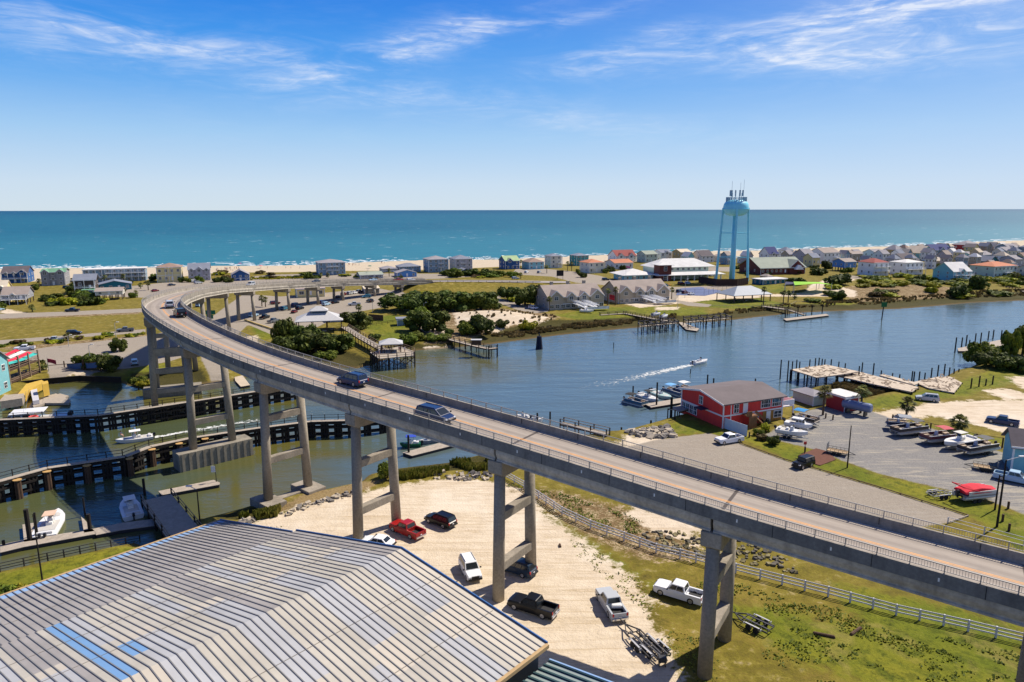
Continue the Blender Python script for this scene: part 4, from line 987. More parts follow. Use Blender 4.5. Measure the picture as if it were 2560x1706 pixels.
fender('long timber fender with railed walkway on the near side of the channel under the bridge',[(-160,1300),(0,1256),(125,1219),(318,1188),(380,1162),(480,1139),(648,1112),(780,1094),(880,1091),(958,1082)],9)
def solo_pile(label,base,top,r=1.0,z=0,mat=None,cat='pile',group=None):
    top=top[1] if isinstance(top,tuple) else top; x,y=G(*base,z); h=max(1.2,Hh(x,y,top)-z); o=link('mooring_pile',pilem,None,loc=(x,y,z-1.5)); o.scale=(r,r,h+1.5); return tag(o,label,cat,group)
# docks
def fdock(label,quad,z=.55,th=.5,mat=None,name='floating_dock',edge=True,piles=[]):
    P_=[G(x,y,z) for x,y in quad]; cx=sum(p[0] for p in P_)/len(P_); cy=sum(p[1] for p in P_)/len(P_); f=thing(name,label,'dock',(cx,cy,0))
    P_=[(p[0]-cx,p[1]-cy) for p in P_]
    b_=MB(); b_.prism(P_,z-.08,z); b_.build('deck',mat or plank,f)
    b_=MB(); b_.prism([(x*.985,y*.985) for x,y in P_],z-th,z-.08); b_.build('float',M('dock_float',(.03,.03,.035),.8,.1),f)
    return f
def pier(label,path,z0,z1,w=1.8,rail=True,step=3.0,mat=None,name='pier',zw=-1.5,cat='pier',railh=1.05,brace=False,pmat=None):
    """walkway on piles along image points; z0..z1 deck heights"""
    n=len(path); zs=[z0+(z1-z0)*i/(n-1) for i in range(n)]; P_=[(*G(x,y,z),z) for (x,y),z in zip(path,zs)]
    f=thing(name,label,cat,(P_[0][0],P_[0][1],0)); O=P_[0]; L=lambda p:(p[0]-O[0],p[1]-O[1],p[2])
    b_=MB(); s_=MB(); r_=MB()
    for a,c in zip(P_,P_[1:]):
        a,c=L(a),L(c); b_.beam(a,c,w,.12)
        h=math.atan2(c[1]-a[1],c[0]-a[0]); ln=math.dist(a,c); k=max(1,int(ln/step))
        for sg in (1,-1):
            o=(-math.sin(h)*w/2*sg,math.cos(h)*w/2*sg)
            s_.beam((a[0]+o[0],a[1]+o[1],a[2]-.2),(c[0]+o[0],c[1]+o[1],c[2]-.2),.1,.28)
            if rail:
                for zz_ in (.5,railh): r_.beam((a[0]+o[0],a[1]+o[1],a[2]+zz_),(c[0]+o[0],c[1]+o[1],c[2]+zz_),.07,.1)
            for i in range(k+1):
                t_=i/k; x,y,z=(a[0]+(c[0]-a[0])*t_+o[0],a[1]+(c[1]-a[1])*t_+o[1],a[2]+(c[2]-a[2])*t_)
                if len([q_ for q_ in f.children])<95: pile(f,x,y,zw,z+(railh if rail else 0),.7)
    b_.build('deck',mat or plank,f); s_.build('stringer',brn,f)
    if rail: r_.build('railing',mat or tim,f)
    return f
fdock('sunlit grey floating dock along the lower left marina',[(0,1362),(58,1350),(234,1322),(240,1335),(58,1368),(0,1382)])
fdock('short floating finger dock left of the cream boat',[(56,1312),(92,1306),(94,1350),(60,1355)])
fdock('narrow pointed finger dock between the cream boat slip and the bridge shadow',[(203,1292),(212,1300),(236,1328),(210,1332)])
fdock('floating dock lying in the bridge shadow below the white topped boat',[(234,1322),(300,1308),(398,1296),(404,1312),(300,1326),(240,1338)])
fdock('narrow sunlit floating dock with a sign post jutting into the channel',[(396,1228),(534,1200),(550,1207),(548,1212),(404,1238)])
pier('sloping timber boardwalk with handrails down to the floating docks in the bridge shadow',[(392,1245),(468,1345)],1.2,2.0,w=4.2,step=4)
fdock('small floating dock under the bridge beside the green skiff',[(1006,1132),(1030,1140),(1140,1112),(1120,1102)])
fdock('concrete slab landing beside the old boat ramp under the bridge',[(583,928),(606,938),(625,963),(602,967),(588,952)],z=.5,mat=M('slab',rgb(200,184,160),.9,.15,1))
fdock('long marina float with moored boats beside the red building',[(1612,1010),(1628,1019),(1735,1002),(1735,990)])
fdock('white jet ski float beyond the red building roof',[(1764,968),(1800,974),(1860,966),(1845,958)])
pier('raised timber boat lift pier beside the red building',[(1684,1026),(1732,1012)],2.6,2.6,w=3.0,rail=False)
pier('dark broken timber walkway on the bank behind the bridge parapet',[(1405,1058),(1520,1085)],2.2,2.0,w=1.4)
b_=None
for i,(l,b0,t0,r) in enumerate([('tall dock pile with a wrapped collar beside the cream boat',(76,1358),(68,1272),1.7),('thin dark dock pile right beside the wrapped pile',(95,1348),(88,1280),.8),('pale mooring pile standing in the bridge shadow edge',(213,1290),(209,1243),.7),('stout short dock pile at the tip of the sunlit dock',(226,1332),(223,1284),1.5),('short dock pile at the left edge of the marina',(11,1372),(10,1350),1.1),('mooring pile in shadow beyond the white topped boat',(362,1238),(360,1196),1.2),('green sleeved pile at the dock under the bridge',(1022,1138),(1021,1088),1.1),
 ('mooring pile behind the dark pontoon boat',(1582,998),(1582,966),1),('tall mooring pile among the marina boats',(1641,1018),(1643,957),1.1),('thick tall black pile where the boat lift pier starts',(1677,1052),(1678,994),1.6),('thin black pile on the bank by the lift pier',(1686,1066),(1686,1026),1),('short black pile standing in the shore reeds',(1627,1068),(1626,1052),1.2),('short dark pile beside the rubble bank',(1553,1090),(1553,1069),1),
 ('tall pile at the left end of the jet ski float',(1768,966),(1768,938),1.1),('second tall pile in front of the jet ski float',(1783,974),(1783,947),1.1),('lone pile peeking above the red building roof',(1887,975),(1887,948),1),('small channel stake beside the speeding boat',(1726,934),(1726,924),.7),
 ('pile near the white fishing boats beyond the parapet',(1343,1062),(1343,1033),1),('taller pile right of the white fishing boats',(1375,1068),(1375,1030),1),
 ('thin stake in the open water right of the dark dolphin',(1534,870),(1534,857),.7)]):
    solo_pile(l,b0,t0,r)
# dark dolphin marker in open water
x,y=G(1348,873,0); dm=thing('dolphin_marker','dark tapered timber dolphin standing alone in open water','marker',(x,y,0))
b_=MB()
for k in range(8): a=2*PI*k/8; b_.tube((1.0*math.cos(a),1.0*math.sin(a),-1.5),(.45*math.cos(a),.45*math.sin(a),4.3),.32,n=7)
b_.build('pile_bundle',M('navy_timber',rgb(28,36,58),.8,.2),dm); MB().tube((0,0,4.2),(0,0,5.2),.2,n=8).build('cap_light',blk,dm)
x,y=G(2204,800,0); cm_=thing('channel_marker','green square channel marker board on a leaning dark pile','marker',(x,y,0))
MB().tube((0,0,-1),(.3,0,6.6),.22,n=8).build('post',dk,cm_); MB().box((.3,-.3,6.4),(2.3,.1,2.0)).build('board',M('green_board',rgb(10,110,50),.5,.1),cm_)
# ---- wrecked piers
bleach=M('bleached_planks',rgb(206,190,168),.9,.28,1.4,sc2=5)
def wreck(label,quad,z,legs,ruff=.25):
    P_=[G(x,y,z) for x,y in quad]; cx=sum(p[0] for p in P_)/len(P_); cy=sum(p[1] for p in P_)/len(P_); f=thing('wrecked_pier',label,'pier',(cx,cy,0)); P_=[(p[0]-cx,p[1]-cy) for p in P_]
    b_=MB(); b_.prism(P_,z-.3,z); b_.build('deck',bleach,f)
    b_=MB(); xs_=[p[0] for p in P_]; ys_=[p[1] for p in P_]
    k=0
    while k<legs*5:
        x=rnd.uniform(min(xs_),max(xs_)); y=rnd.uniform(min(ys_),max(ys_))
        if sdf(np.array([x]),np.array([y]),P_)[0]>.2:
            a=rnd.uniform(0,PI); l=rnd.uniform(.6,1.8); b_.beam((x,y,z+.05),(x+math.cos(a)*l,y+math.sin(a)*l,z+rnd.uniform(.02,ruff)),.25,.06)
        k+=1
    b_.build('loose_planks',M('loose_planks',rgb(150,130,108),.9,.3,2),f)['kind']='stuff'
    n=len(P_)
    for i in range(n):
        a,c=P_[i],P_[(i+1)%n]; L=math.dist(a,c)
        for j in range(int(L/2.6)): t_=j/max(1,int(L/2.6)); pile(f,a[0]+(c[0]-a[0])*t_,a[1]+(c[1]-a[1])*t_,-1.5,z-.05,1.1)
    return f
wreck('big bleached square deck of the wrecked pier out over the water',[(1977,924),(2066,912),(2148,929),(2093,938),(2041,944)],3.0,22)
wreck('sagging bleached walkway of the wrecked pier running to the shore',[(2095,940),(2150,930),(2296,968),(2280,980),(2190,962)],2.2,18)
wreck('narrow outer stringer walkway of the wrecked pier with missing planks',[(2198,938),(2210,936),(2296,958),(2286,963)],2.4,6)
wreck('collapsed sloping deck of the wrecked pier beside the grass bank',[(2285,955),(2346,942),(2376,942),(2405,957),(2385,982),(2320,970)],1.9,20,.6)
wp=[(1950,942,901),(1968,947,903),(1978,947,905),(1990,925,901),(1998,923,906),(2023,920,900),(2037,918,897),(2046,917,896),(2054,915,899),(2061,914,900),(2077,913,900),(2096,917,906),(2112,921,910),(2147,928,917),(2154,929,908),(2182,936,910),(2202,938,928),(2230,945,935),(2248,948,938),(2279,948,930),(2284,948,931),(2297,948,931),(2311,946,934),(2327,943,922),(2343,940,915),(2359,939,912),(2372,938,921),(2384,934,924),(2396,931,924),(2425,980,948),(2445,976,942),(2462,973,950),(2479,970,942)]
for i,(x,b0,t0) in enumerate(wp):
    solo_pile('bare dark pile standing up beside the decks of the wrecked pier',(x,b0+6),t0,.95,group='bare piles of the wrecked pier')
tp=[(2387,882,846),(2403,872,846),(2414,870,840),(2422,872,852),(2436,868,836),(2450,864,834),(2470,850,830),(2482,848,827),(2502,850,828)]
for x,b0,t0 in tp: solo_pile('pile with a flared cap at the distant dock by the right hand trees',(x,b0),t0,1.1,group='piles of the distant right hand dock')
fdock('distant floating dock behind the right hand trees',[(2394,871),(2500,850),(2560,845),(2560,852),(2440,878),(2396,878)])
# fishing platform with gazebo, boardwalk down from the pavilion
PZ=3.6
pier('long sloping timber boardwalk running down from the pavilion to the fishing platform',[(862,818),(905,845),(972,882)],4.2,PZ,w=2.6,zw=-.5)
q4=[(925,881),(1000,866),(1037,879),(1036,889),(948,897)]; P_=[G(x,y,PZ) for x,y in q4]; O=P_[0]; fp=thing('fishing_platform','square timber fishing platform on braced piles over the creek bend','platform',(O[0],O[1],0))
P_=[(p[0]-O[0],p[1]-O[1]) for p in P_]; MB().prism(P_,PZ-.25,PZ).build('deck',plank,fp)
b_=MB(); br_=MB()
for i in range(5):
    a,c=P_[i],P_[(i+1)%5]
    for zz_ in (.5,1.1): b_.beam((*a,PZ+zz_),(*c,PZ+zz_),.08,.12)
    L=math.dist(a,c); k=max(1,int(L/2.2))
    for j in range(k):
        t_=j/k; x,y=a[0]+(c[0]-a[0])*t_,a[1]+(c[1]-a[1])*t_; pile(fp,x,y,-1.5,PZ+1.1,.85)
        x2,y2=a[0]+(c[0]-a[0])*(j+1)/k,a[1]+(c[1]-a[1])*(j+1)/k; br_.beam((x,y,1.2),(x2,y2,3.2),.1,.2); br_.beam((x,y,3.2),(x2,y2,1.2),.1,.2)
b_.build('railing',tim,fp); br_.build('cross_brace',brn,fp)
def hip_roof(b_,w,d,z0,z1,rl=None,oh=0):
    """hip roof centred at origin, ridge along x"""
    w2,d2=w/2+oh,d/2+oh; r=max(.05,(w-d)/2 if rl is None else rl/2)
    v=[(-w2,-d2,z0),(w2,-d2,z0),(w2,d2,z0),(-w2,d2,z0),(-r,0,z1),(r,0,z1),(-w2,-d2,z0-.2),(w2,-d2,z0-.2),(w2,d2,z0-.2),(-w2,d2,z0-.2)]
    b_.add(v,[(0,1,5,4),(2,3,4,5),(1,2,5),(3,0,4),(0,6,7,1),(1,7,8,2),(2,8,9,3),(3,9,6,0),(9,8,7,6)])
def pavilion(name,label,c,w,d,z,h,rise,rz,roofm,cat='pavilion',cup=False,n=3,post=.16,pmt=None):
    p=thing(name,label,cat,(c[0],c[1],z),rz); b_=MB(); hip_roof(b_,w,d,h,h+rise,oh=.7); b_.build('roof',roofm,p,fixn=False)
    if cup:
        b_=MB(); b_.box((0,0,h+rise*.75),(w*.3,d*.3,rise*.5)); b_.build('cupola_wall',M('cupola_blue',rgb(70,96,120),.8,.1),p)
        b_=MB(); hip_roof(b_,w*.36,d*.36,h+rise*1.05,h+rise*1.55,oh=.5); b_.build('cupola_roof',roofm,p,fixn=False)
    pmh=MB().box((0,0,h/2),(post*2,post*2,h)).mesh('post',pmt or brn)
    for i in range(n):
        for sg in (1,-1): link('post',pmh,p,loc=(-w/2+w*i/(n-1),sg*d/2,0))
    MB().box((0,0,h-.25),(w,d,.25)).build('ceiling_beams',brn,p)
    return p
tin=M('tin_roof',rgb(205,204,202),.5,.1,1.5,sc2=6,spec=.4)
gx,gy=G(978,878,PZ); pavilion('gazebo','small tin roofed gazebo standing on the fishing platform',(gx,gy),5.6,4.2,PZ,2.6,1.3,R_(10),tin,cat='gazebo')
gx,gy,g0=GG(800,826); pavilion('picnic_pavilion','large tin roofed pavilion with a raised cupola above the creek',(gx,gy),15.5,11,g0,4.4,3.0,R_(14),tin,cup=True,n=4)
pm3=MB(); pm3.box((0,0,1.3),(3.2,3,2.6)); gx,gy,g0=GG(862,812)
gx,gy,g0=GG(1858,752); pavilion('picnic_pavilion','blue grey roofed picnic pavilion on the park lawn below the water tower',(gx,gy),21,13,g0,3.6,3.6,R_(20),M('slate_roof',rgb(150,160,172),.6,.12,1),n=5,pmt=M('brick_post',rgb(90,66,56)))
pier('timber pier with a dark hut and an end platform in the creek',[(1079,836),(1115,846),(1185,864),(1222,872),(1243,870)],1.8,3.0,w=1.9,zw=-1.5)
gx,gy=G(1191,868,3); h_=thing('pier_hut','dark timber shelter box on the creek pier','hut',(gx,gy,3.0)); MB().box((0,0,1.5),(3.0,1.6,1.5)).build('wall',brn,h_); MB().box((0,0,2.35),(3.4,2,.12)).build('roof',tin,h_)
pier('long white boardwalk across the marsh to the condominium boat lifts',[(1500,788),(1562,784),(1620,795),(1690,806)],1.6,2.4,w=1.5)
def lifts(label,cxs,yb,yt):
    r=None
    for i,(xa,xb) in enumerate(cxs):
        a=G(xa,yb(xa),0); c=G(xb,yb(xb),0); dx,dy=c[0]-a[0],c[1]-a[1]; f=thing('boat_lift',label[i],'boat lift',(a[0],a[1],0))
        h=4.2
        for t_ in (0,.5,1):
            for dpt in (0,7.5): pile(f,dx*t_,dy*t_+dpt,-1.5,h,1.0)
        b_=MB()
        for dpt in (0,7.5): b_.beam((0,dpt,h-.5),(dx,dy+dpt,h-.5),.25,.3)
        for t_ in (0,.5,1): b_.beam((dx*t_,dy*t_,h-.9),(dx*t_,dy*t_+7.5,h-.9),.2,.3); b_.beam((dx*t_,dy*t_,1.2),(dx*t_,dy*t_+7.5,3.4),.12,.2)
        b_.build('lift_frame',M('grey_timber',rgb(110,104,100),.9,.3,1.2),f); b_=MB(); b_.beam((0,3.7,2.4),(dx,dy+3.7,2.4),1.2,.12); b_.build('catwalk',plank,f)
lifts(['leftmost boat lift of the left cluster at the condominium dock','second boat lift of the left cluster at the condominium dock','third boat lift of the left cluster at the condominium dock','boat lift just right of the condominium gangway','middle boat lift of the right hand cluster','rightmost boat lift of the right hand cluster'],[(1604,1632),(1636,1662),(1666,1696),(1720,1758),(1764,1796),(1800,1828)],lambda x:837-(x-1604)*.10,None)
fdock('white floating dock between the two boat lift clusters',[(1696,806),(1706,806),(1748,822),(1742,828),(1715,824)])
pier('railed timber approach of the public dock below the park',[(1908,766),(1966,774)],1.8,2.0,w=2.2)
pier('sloping white gangway of the public dock',[(1972,775),(2012,788)],2.0,.8,w=1.4,zw=-.5)
fdock('long white floating dock of the park in the far channel',[(1958,797),(2066,785),(2073,789),(1966,802)])
for x,b0,t0,l in [(1963,796,770,'tall pile nearest the shore end of the park dock'),(1994,790,768,'second tall pile of the park dock'),(2029,787,765,'third tall pile of the park dock'),(2055,784,762,'rightmost tall pile of the park dock')]: solo_pile(l,(x,b0),t0,1.2)
pier('brown timber pier leaving the marsh at the right edge of the far shore',[(2512,720),(2600,736)],1.8,2.2,w=1.8)
# ---- fences, walls, rails
def fence(name,label,pts,h,mat,rails,post=.12,step=2.4,z=None,cat='fence',rw=.05,rh=.12,solid=None):
    P_=[GG(x,y) if z is None else (*G(x,y,z),z) for x,y in pts]; O=P_[0]; f=thing(name,label,cat,O)
    pts2=[]
    for a,c in zip(P_,P_[1:]):
        n=max(1,int(round(math.dist(a[:2],c[:2])/step)))
        pts2+=[tuple(a[i]+(c[i]-a[i])*k/n-O[i] for i in range(3)) for k in range(n)]
    pts2.append(tuple(P_[-1][i]-O[i] for i in range(3)))
    pm_e=MB().box((0,0,h/2-.15),(post,post,h+.3)).mesh('post',mat)
    for p in pts2[:98]: link('post',pm_e,f,loc=p)
    for rz2 in rails:
        b_=MB()
        for a,c in zip(pts2,pts2[1:]): b_.beam((a[0],a[1],a[2]+rz2),(c[0],c[1],c[2]+rz2),rw,rh)
        b_.build('rail',mat,f)
    if solid:
        b_=MB()
        for a,c in zip(pts2,pts2[1:]): b_.beam((a[0],a[1],a[2]+h/2),(c[0],c[1],c[2]+h/2),.06,h*.96)
        b_.build('panel',solid,f)
    return f
wv_=M('white_vinyl_fence',rgb(214,214,220),.5,.05)
fence('white_fence','long white three rail fence curving beneath the bridge along the ditch',[(1262,1195),(1310,1222),(1346,1248),(1405,1288),(1476,1322),(1560,1352),(1640,1382),(1700,1396),(1780,1418),(1900,1448),(2070,1492),(2240,1538),(2420,1578),(2560,1612),(2700,1650)],1.3,wv_,(.4,.8,1.2),post=.16,rh=.15)
fence('bulkhead_railing','dark railing along the grassy bulkhead above the marina docks',[(0,1430),(120,1403),(240,1377),(350,1353)],1.1,M('railing_dark',rgb(60,56,56),.7,.1),(.35,.7,1.1),step=2.0,rh=.07)
fence('white_screen_wall','plain white screen wall running from the corner of the red building',[(1806,1070),(1866,1092)],2.2,M('white_wall',rgb(205,222,235),.7,.04),(2.2,),solid=M('white_wall',rgb(205,222,235)))
fence('timber_fence','low rail fence between the lawn and the path beside the pavilion',[(912,818),(955,812),(996,806)],1.1,brn,(.6,1.05))
fence('board_fence','dark board fence behind the round evergreen beside the pavilion',[(922,800),(958,803)],2.4,brn,(2.2,),solid=brn)
fence('board_fence','tall dark board enclosure in front of the water tower legs',[(1746,708),(1790,716),(1842,716),(1870,712)],4.2,M('dark_brown_board',rgb(66,48,42),.9,.2),(4.0,),solid=M('dark_brown_board',rgb(66,48,42)))
fence('court_fence','tall thin mesh fence round the tennis court',[(1690,738),(1760,738),(1816,728)],3,M('fence_wire',rgb(70,74,84),.6,.1),(1.5,2.9),step=5,rh=.05,post=.09)
fence('seawall_rail','low white seawall edge below the park lawn',[(1780,766),(1880,768),(1978,762),(1990,756),(2130,756)],.5,M('seawall',rgb(190,180,164),.9,.1),(.45,),step=6)
fence('chain_fence','thin post and wire fence on the near side of the trailer row',[(2230,1060),(2325,1082),(2440,1110),(2505,1120)],2.0,M('rust_post',rgb(84,58,40),.8,.2),(1.9,),step=7,rh=.07,post=.2)
fence('timber_edging','dark timber edging board between the gravel strip and the grass',[(1850,1110),(1960,1150),(2200,1221),(2420,1291)],.25,brn,(.2,),step=3,rw=.12)
fence('timber_edging','pale edging board turning back at the end of the gravel strip',[(2420,1292),(2369,1310)],.25,plank,(.2,),step=3,rw=.12)
fence('lawn_wall','low yellowish kerb wall beside the lawn under the bridge',[(612,802),(640,812),(690,828),(708,838)],.6,M('yellow_kerb',rgb(214,184,110),.9,.1),(.4,),rw=.4,rh=.5,step=4)
fence('pipe_rail','thin white pipe handrail where the gravel strip meets the bridge',[(2369,1310),(2460,1335),(2560,1362)],1.0,wv_,(.5,1.0),rh=.06,step=3)
# bollards, signs, lamps
bm_=MB().tube((0,0,-.2),(0,0,1.1),.16,n=8).mesh('bollard',brn)
for i,(x,y) in enumerate([(1873,1094),(1893,1098),(1914,1104),(2064,1046),(2082,1050),(2520,1272),(2506,1304),(2522,1328),(2012,1132)]):
    o=link('bollard',bm_,None,loc=GG(x,y)); tag(o,'short dark timber bollard on the marina lot edges','bollard','timber bollards of the marina lots')
o=GG(2011,1136); h_=thing('hydrant_post','thin post with a red top at the mulch bed','post',o); MB().tube((0,0,0),(0,0,2),.06,n=6).build('post',brn,h_); MB().box((0,0,2.1),(.5,.1,.5)).build('red_sign',M('red_sign',(.5,.02,.02),.5,0),h_)
def pole(name,label,base,top,r=.12,arm=None,mat=None,cat='lamp post',lamp=True,zb=None):
    x,y,z=GG(*base) if zb is None else (*G(*base,zb),zb); h=Hh(x,y,top)-z; p=thing(name,label,cat,(x,y,z)); MB().tube((0,0,-.3),(0,0,h),r,r*.6,n=8).build('pole',mat or dk,p)
    if arm: MB().tube((0,0,h-.1),(arm[0],arm[1],h+.35),.05,n=6).build('arm',galv,p); MB().box((arm[0],arm[1],h+.33),(.8,.3,.15)).build('lamp_head',gel,p)
    return p
pole('street_lamp','tall dark lamp pole with a pale curved lamp arm over the marina lot',(2492,1318),1152,.16,arm=(2.4,.4))
pole('utility_pole','second dark pole right beside the tall street lamp',(2487,1275),1190,.14,cat='pole')
pole('utility_pole','slim tall bare pole beside the utility trailer',(2118,1170),1066,.13,cat='pole')
pole('street_lamp','tall slim black pole standing on the grass edge of the storage roof',(106,1452),1284,.10,cat='pole')
pole('street_lamp','dark lamp pole rising from the bank behind the storage roof with a small pale arm',(501,1318),1222,.12,arm=(-1.2,.3))
pole('sign_post','thin post with a small white sign at the end of the sunlit dock',(541,1204),1160,.07,zb=.6,cat='sign'); x,y=G(541,1204,.6); o=D.objects['sign_post']; MB().box((-.35,-.05,Hh(x,y,1166)-1),(.7,.05,1.1)).build('sign_board',gel,o)
for i,(b0,t0,l) in enumerate([((292,860),806,'left of the thin lamp poles beside the middle road'),((932,782),752,'curved white lamp post beside the palm near the big shrubs'),((1060,785),758,'twin headed lamp post rising among the dark shrubs'),((918,695),676,'thin white lamp post at the bridge end beach lot'),((540,703),685,'thin pale lamp post at the beach access'),((228,920),862,'thin lamp pole on the parking lot behind the banner fence'),((172,866),838,'pale lamp pole near the silver pickup'),((1694,770),735,'thin pole at the tennis courts'),((1712,745),700,'pole at the left corner of the tennis court'),((2081,672),645,'tall utility pole before the blue cottage')]):
    pole('street_lamp',l,b0,t0,.11,arm=(1.0,0) if i!=2 else (1.0,.0),mat=M('pale_pole',rgb(190,188,180),.6,.1))
# green road sign beside the bridge
x,y=G(530,826,1.5); h=Hh(x,y,778); sg_=thing('road_sign','green road direction sign seen over the inner bridge rail','sign',(x,y,1.5)); h-=1.5
MB().tube((0,0,0),(0,0,h),.1,n=6).build('post',galv,sg_); MB().box((0,-.12,h-.3),(3.6,.08,1.5)).build('sign_panel',M('sign_green',rgb(0,120,80),.5,.05),sg_); MB().box((-.3,-.12,h-1.9),(2.4,.08,1.5)).build('sign_panel',M('sign_green',rgb(0,120,80)),sg_)
x,y,z=GG(1400,700); sg_=thing('notice_board','dark square notice board on the embankment lawn','sign',(x,y,z)); MB().box((0,0,4.2),(4.4,.3,3.6)).build('board',M('dark_board',rgb(48,44,46),.8,.1),sg_)
for s_ in (-1.8,1.8): MB().tube((s_,0,0),(s_,0,3),.12,n=6).build('leg',brn,sg_)
# tank behind the red shed
a=GG(2122,1032);c=GG(2160,1040); tk=thing('storage_tank','grey blue rounded storage tank on short legs beside the palm','tank',((a[0]+c[0])/2,(a[1]+c[1])/2,a[2]),math.atan2(c[1]-a[1],c[0]-a[0])); 
MB().loft([[(x,1.0*s1*math.cos(2*PI*k/18),1.9+1.0*s1*math.sin(2*PI*k/18)) for k in range(18)] for x,s1 in ((-3,.7),(-2.8,.95),(-2.5,1),(2.5,1),(2.8,.95),(3,.7))]).build('tank_shell',M('tank_paint',rgb(120,136,170),.5,.15,1),tk,smooth=False)
for s_ in (-1.8,1.8): MB().box((s_,0,.5),(.3,1.6,1.0)).build('cradle',black,tk)
# mulch bed, rubble
def rocks(name,label,polys,n,r0,r1,mat,zo=0,dens=None):
    b_=MB()
    for poly in polys:
        P_=[GG(x,y)[:2] for x,y in poly]; xs_=[p[0] for p in P_]; ys_=[p[1] for p in P_]; k=0; tries=0
        while k<n and tries<n*30:
            tries+=1; x=rnd.uniform(min(xs_),max(xs_)); y=rnd.uniform(min(ys_),max(ys_))
            if sdf(np.array([x]),np.array([y]),P_)[0]<0: continue
            r=rnd.uniform(r0,r1); z=gz(x,y)+r*.15+zo; k+=1
            m_=[Vector((rnd.uniform(.6,1.1)*a,rnd.uniform(.6,1.1)*e,rnd.uniform(.35,.8)*f)) for a in (-1,1) for e in (-1,1) for f in (-1,1)]
            R=Matrix.Rotation(rnd.uniform(0,PI),3,'Z')@Matrix.Rotation(rnd.uniform(-.6,.6),3,'X')
            v=[R@(q_*r*.75)+Vector((x,y,z)) for q_ in m_]; b_.add(v,[(0,1,3,2),(4,6,7,5),(0,4,5,1),(2,3,7,6),(0,2,6,4),(1,5,7,3)],k%2)
    o=b_.build(name,mat,None,bevel=0); return tag(o,label,'rubble',kind='stuff')
rk2=[M('rock_mossy',rgb(140,130,92),.9,.3,2),M('rock_dark',rgb(104,98,86),.9,.3,2)]
rk=[M('rock_pale',rgb(196,182,160),.9,.25,2),M('rock_grey',rgb(128,122,116),.9,.3,2)]
rocks('rubble','broken concrete rubble along the sandy bank under the bridge',[[(700,1285),(760,1262),(830,1240),(895,1225),(900,1235),(840,1252),(760,1275),(710,1296)],[(600,1302),(640,1298),(636,1308),(600,1314)],[(1070,1188),(1130,1178),(1190,1180),(1230,1182),(1235,1200),(1180,1204),(1080,1196)]],60,.2,.6,rk)
rocks('rubble_pile','grey broken slabs piled at the bend of the gravel strip',[[(1560,1082),(1610,1072),(1670,1066),(1690,1092),(1650,1098),(1590,1092)]],110,.3,1.0,rk)
rocks('riprap','pale riprap stones lining the ditch behind the white fence',[[(1590,1340),(1640,1325),(1700,1330),(1770,1352),(1830,1345),(1930,1380),(2010,1420),(2000,1440),(1900,1415),(1780,1400),(1690,1385),(1620,1366)]],240,.18,.42,rk2)
mu=ppoly([(1995,1140),(2040,1122),(2070,1130),(2090,1150),(2050,1165),(2010,1152)],1.52); o=MB().prism(mu,1.4,1.60).build('mulch_bed',M('mulch',rgb(110,70,54),.95,.2,2)); tag(o,'red brown mulch bed at the corner of the trailer lot','flower bed')
# tennis court
o=MB().prism(ppoly([(1690,738),(1762,740),(1818,728),(1750,718),(1700,722)],1.55),1.4,1.62).build('tennis_court',M('court_blue',rgb(92,106,146),.8,.1,.5)); tag(o,'blue surfaced tennis court beside the car row','tennis court')
# banner fence by the restaurant
bf=thing('banner_frame','tall dark post frame with blue banners behind the dock bulkhead','frame',(0,0,0))
P_=[GG(120,958),GG(165,948),GG(211,938),GG(252,930)]
tops=[905,901,898,896]
for (x,y,z),t0 in zip(P_,tops): MB().tube((x,y,z-.2),(x,y,Hh(x,y,t0)),.16,n=7).build('post',brn,bf)
b_=MB()
for (a,ta),(c,tb) in zip(zip(P_,tops),zip(P_[1:],tops[1:])):
    for dzz in (.9,2.6): b_.beam((a[0],a[1],Hh(a[0],a[1],ta)-dzz),(c[0],c[1],Hh(c[0],c[1],tb)-dzz),.12,.15)
b_.build('rail',brn,bf)
for i in (1,2):
    a,c=P_[i],P_[i+1]; za,zc_=Hh(a[0],a[1],tops[i])-1.7,Hh(c[0],c[1],tops[i+1])-1.7; MB().beam((a[0]+.8,a[1],za),(c[0]-.4,c[1],zc_),.08,1.5).build('banner',M('banner_blue',rgb(60,100,150),.7,.15,.8),bf)
# ================================================================ houses
trimw=M('white_trim',(.74,.74,.73),.6,.05); wglass=M('window_glass',(.02,.035,.05),.12,.1,spec=.8)
WM={}
def winmesh(w,h):
    k=(round(w,1),round(h,1))
    if k not in WM:
        b_=MB(); b_.box((0,-.02,0),(w+.28,.1,h+.28),mi=0); b_.box((0,-.05,0),(w,.1,h),mi=1); b_.box((0,-.08,0),(.07,.1,h),mi=0); b_.box((0,-.08,0),(w,.1,.07),mi=0); WM[k]=b_.mesh('window',[trimw,wglass])
    return WM[k]
def wl(name,c,v=.1): return M('siding_'+name,c,.75,v,.25,sc2=2,st=(1,1,3))
def rfm(name,c): return M('shingle_'+name,c,.9,.14,.3,sc2=3)
WC=dict(blue=rgb(44,92,150),white=rgb(250,250,248),grey=rgb(160,160,164),lilac=rgb(190,184,190),yellow=rgb(240,222,160),tan=rgb(206,176,124),bluegrey=rgb(138,164,184),brown=rgb(78,64,58),beige=rgb(232,226,210),cream=rgb(244,236,214),aqua=rgb(136,200,210),teal=rgb(50,160,160),green=rgb(206,222,204),red=rgb(168,52,56),brick=rgb(112,56,48),dkblue=rgb(40,64,100),taupe=rgb(186,174,154),pink=rgb(214,190,180),sky=rgb(96,150,214),dteal=rgb(20,110,130))
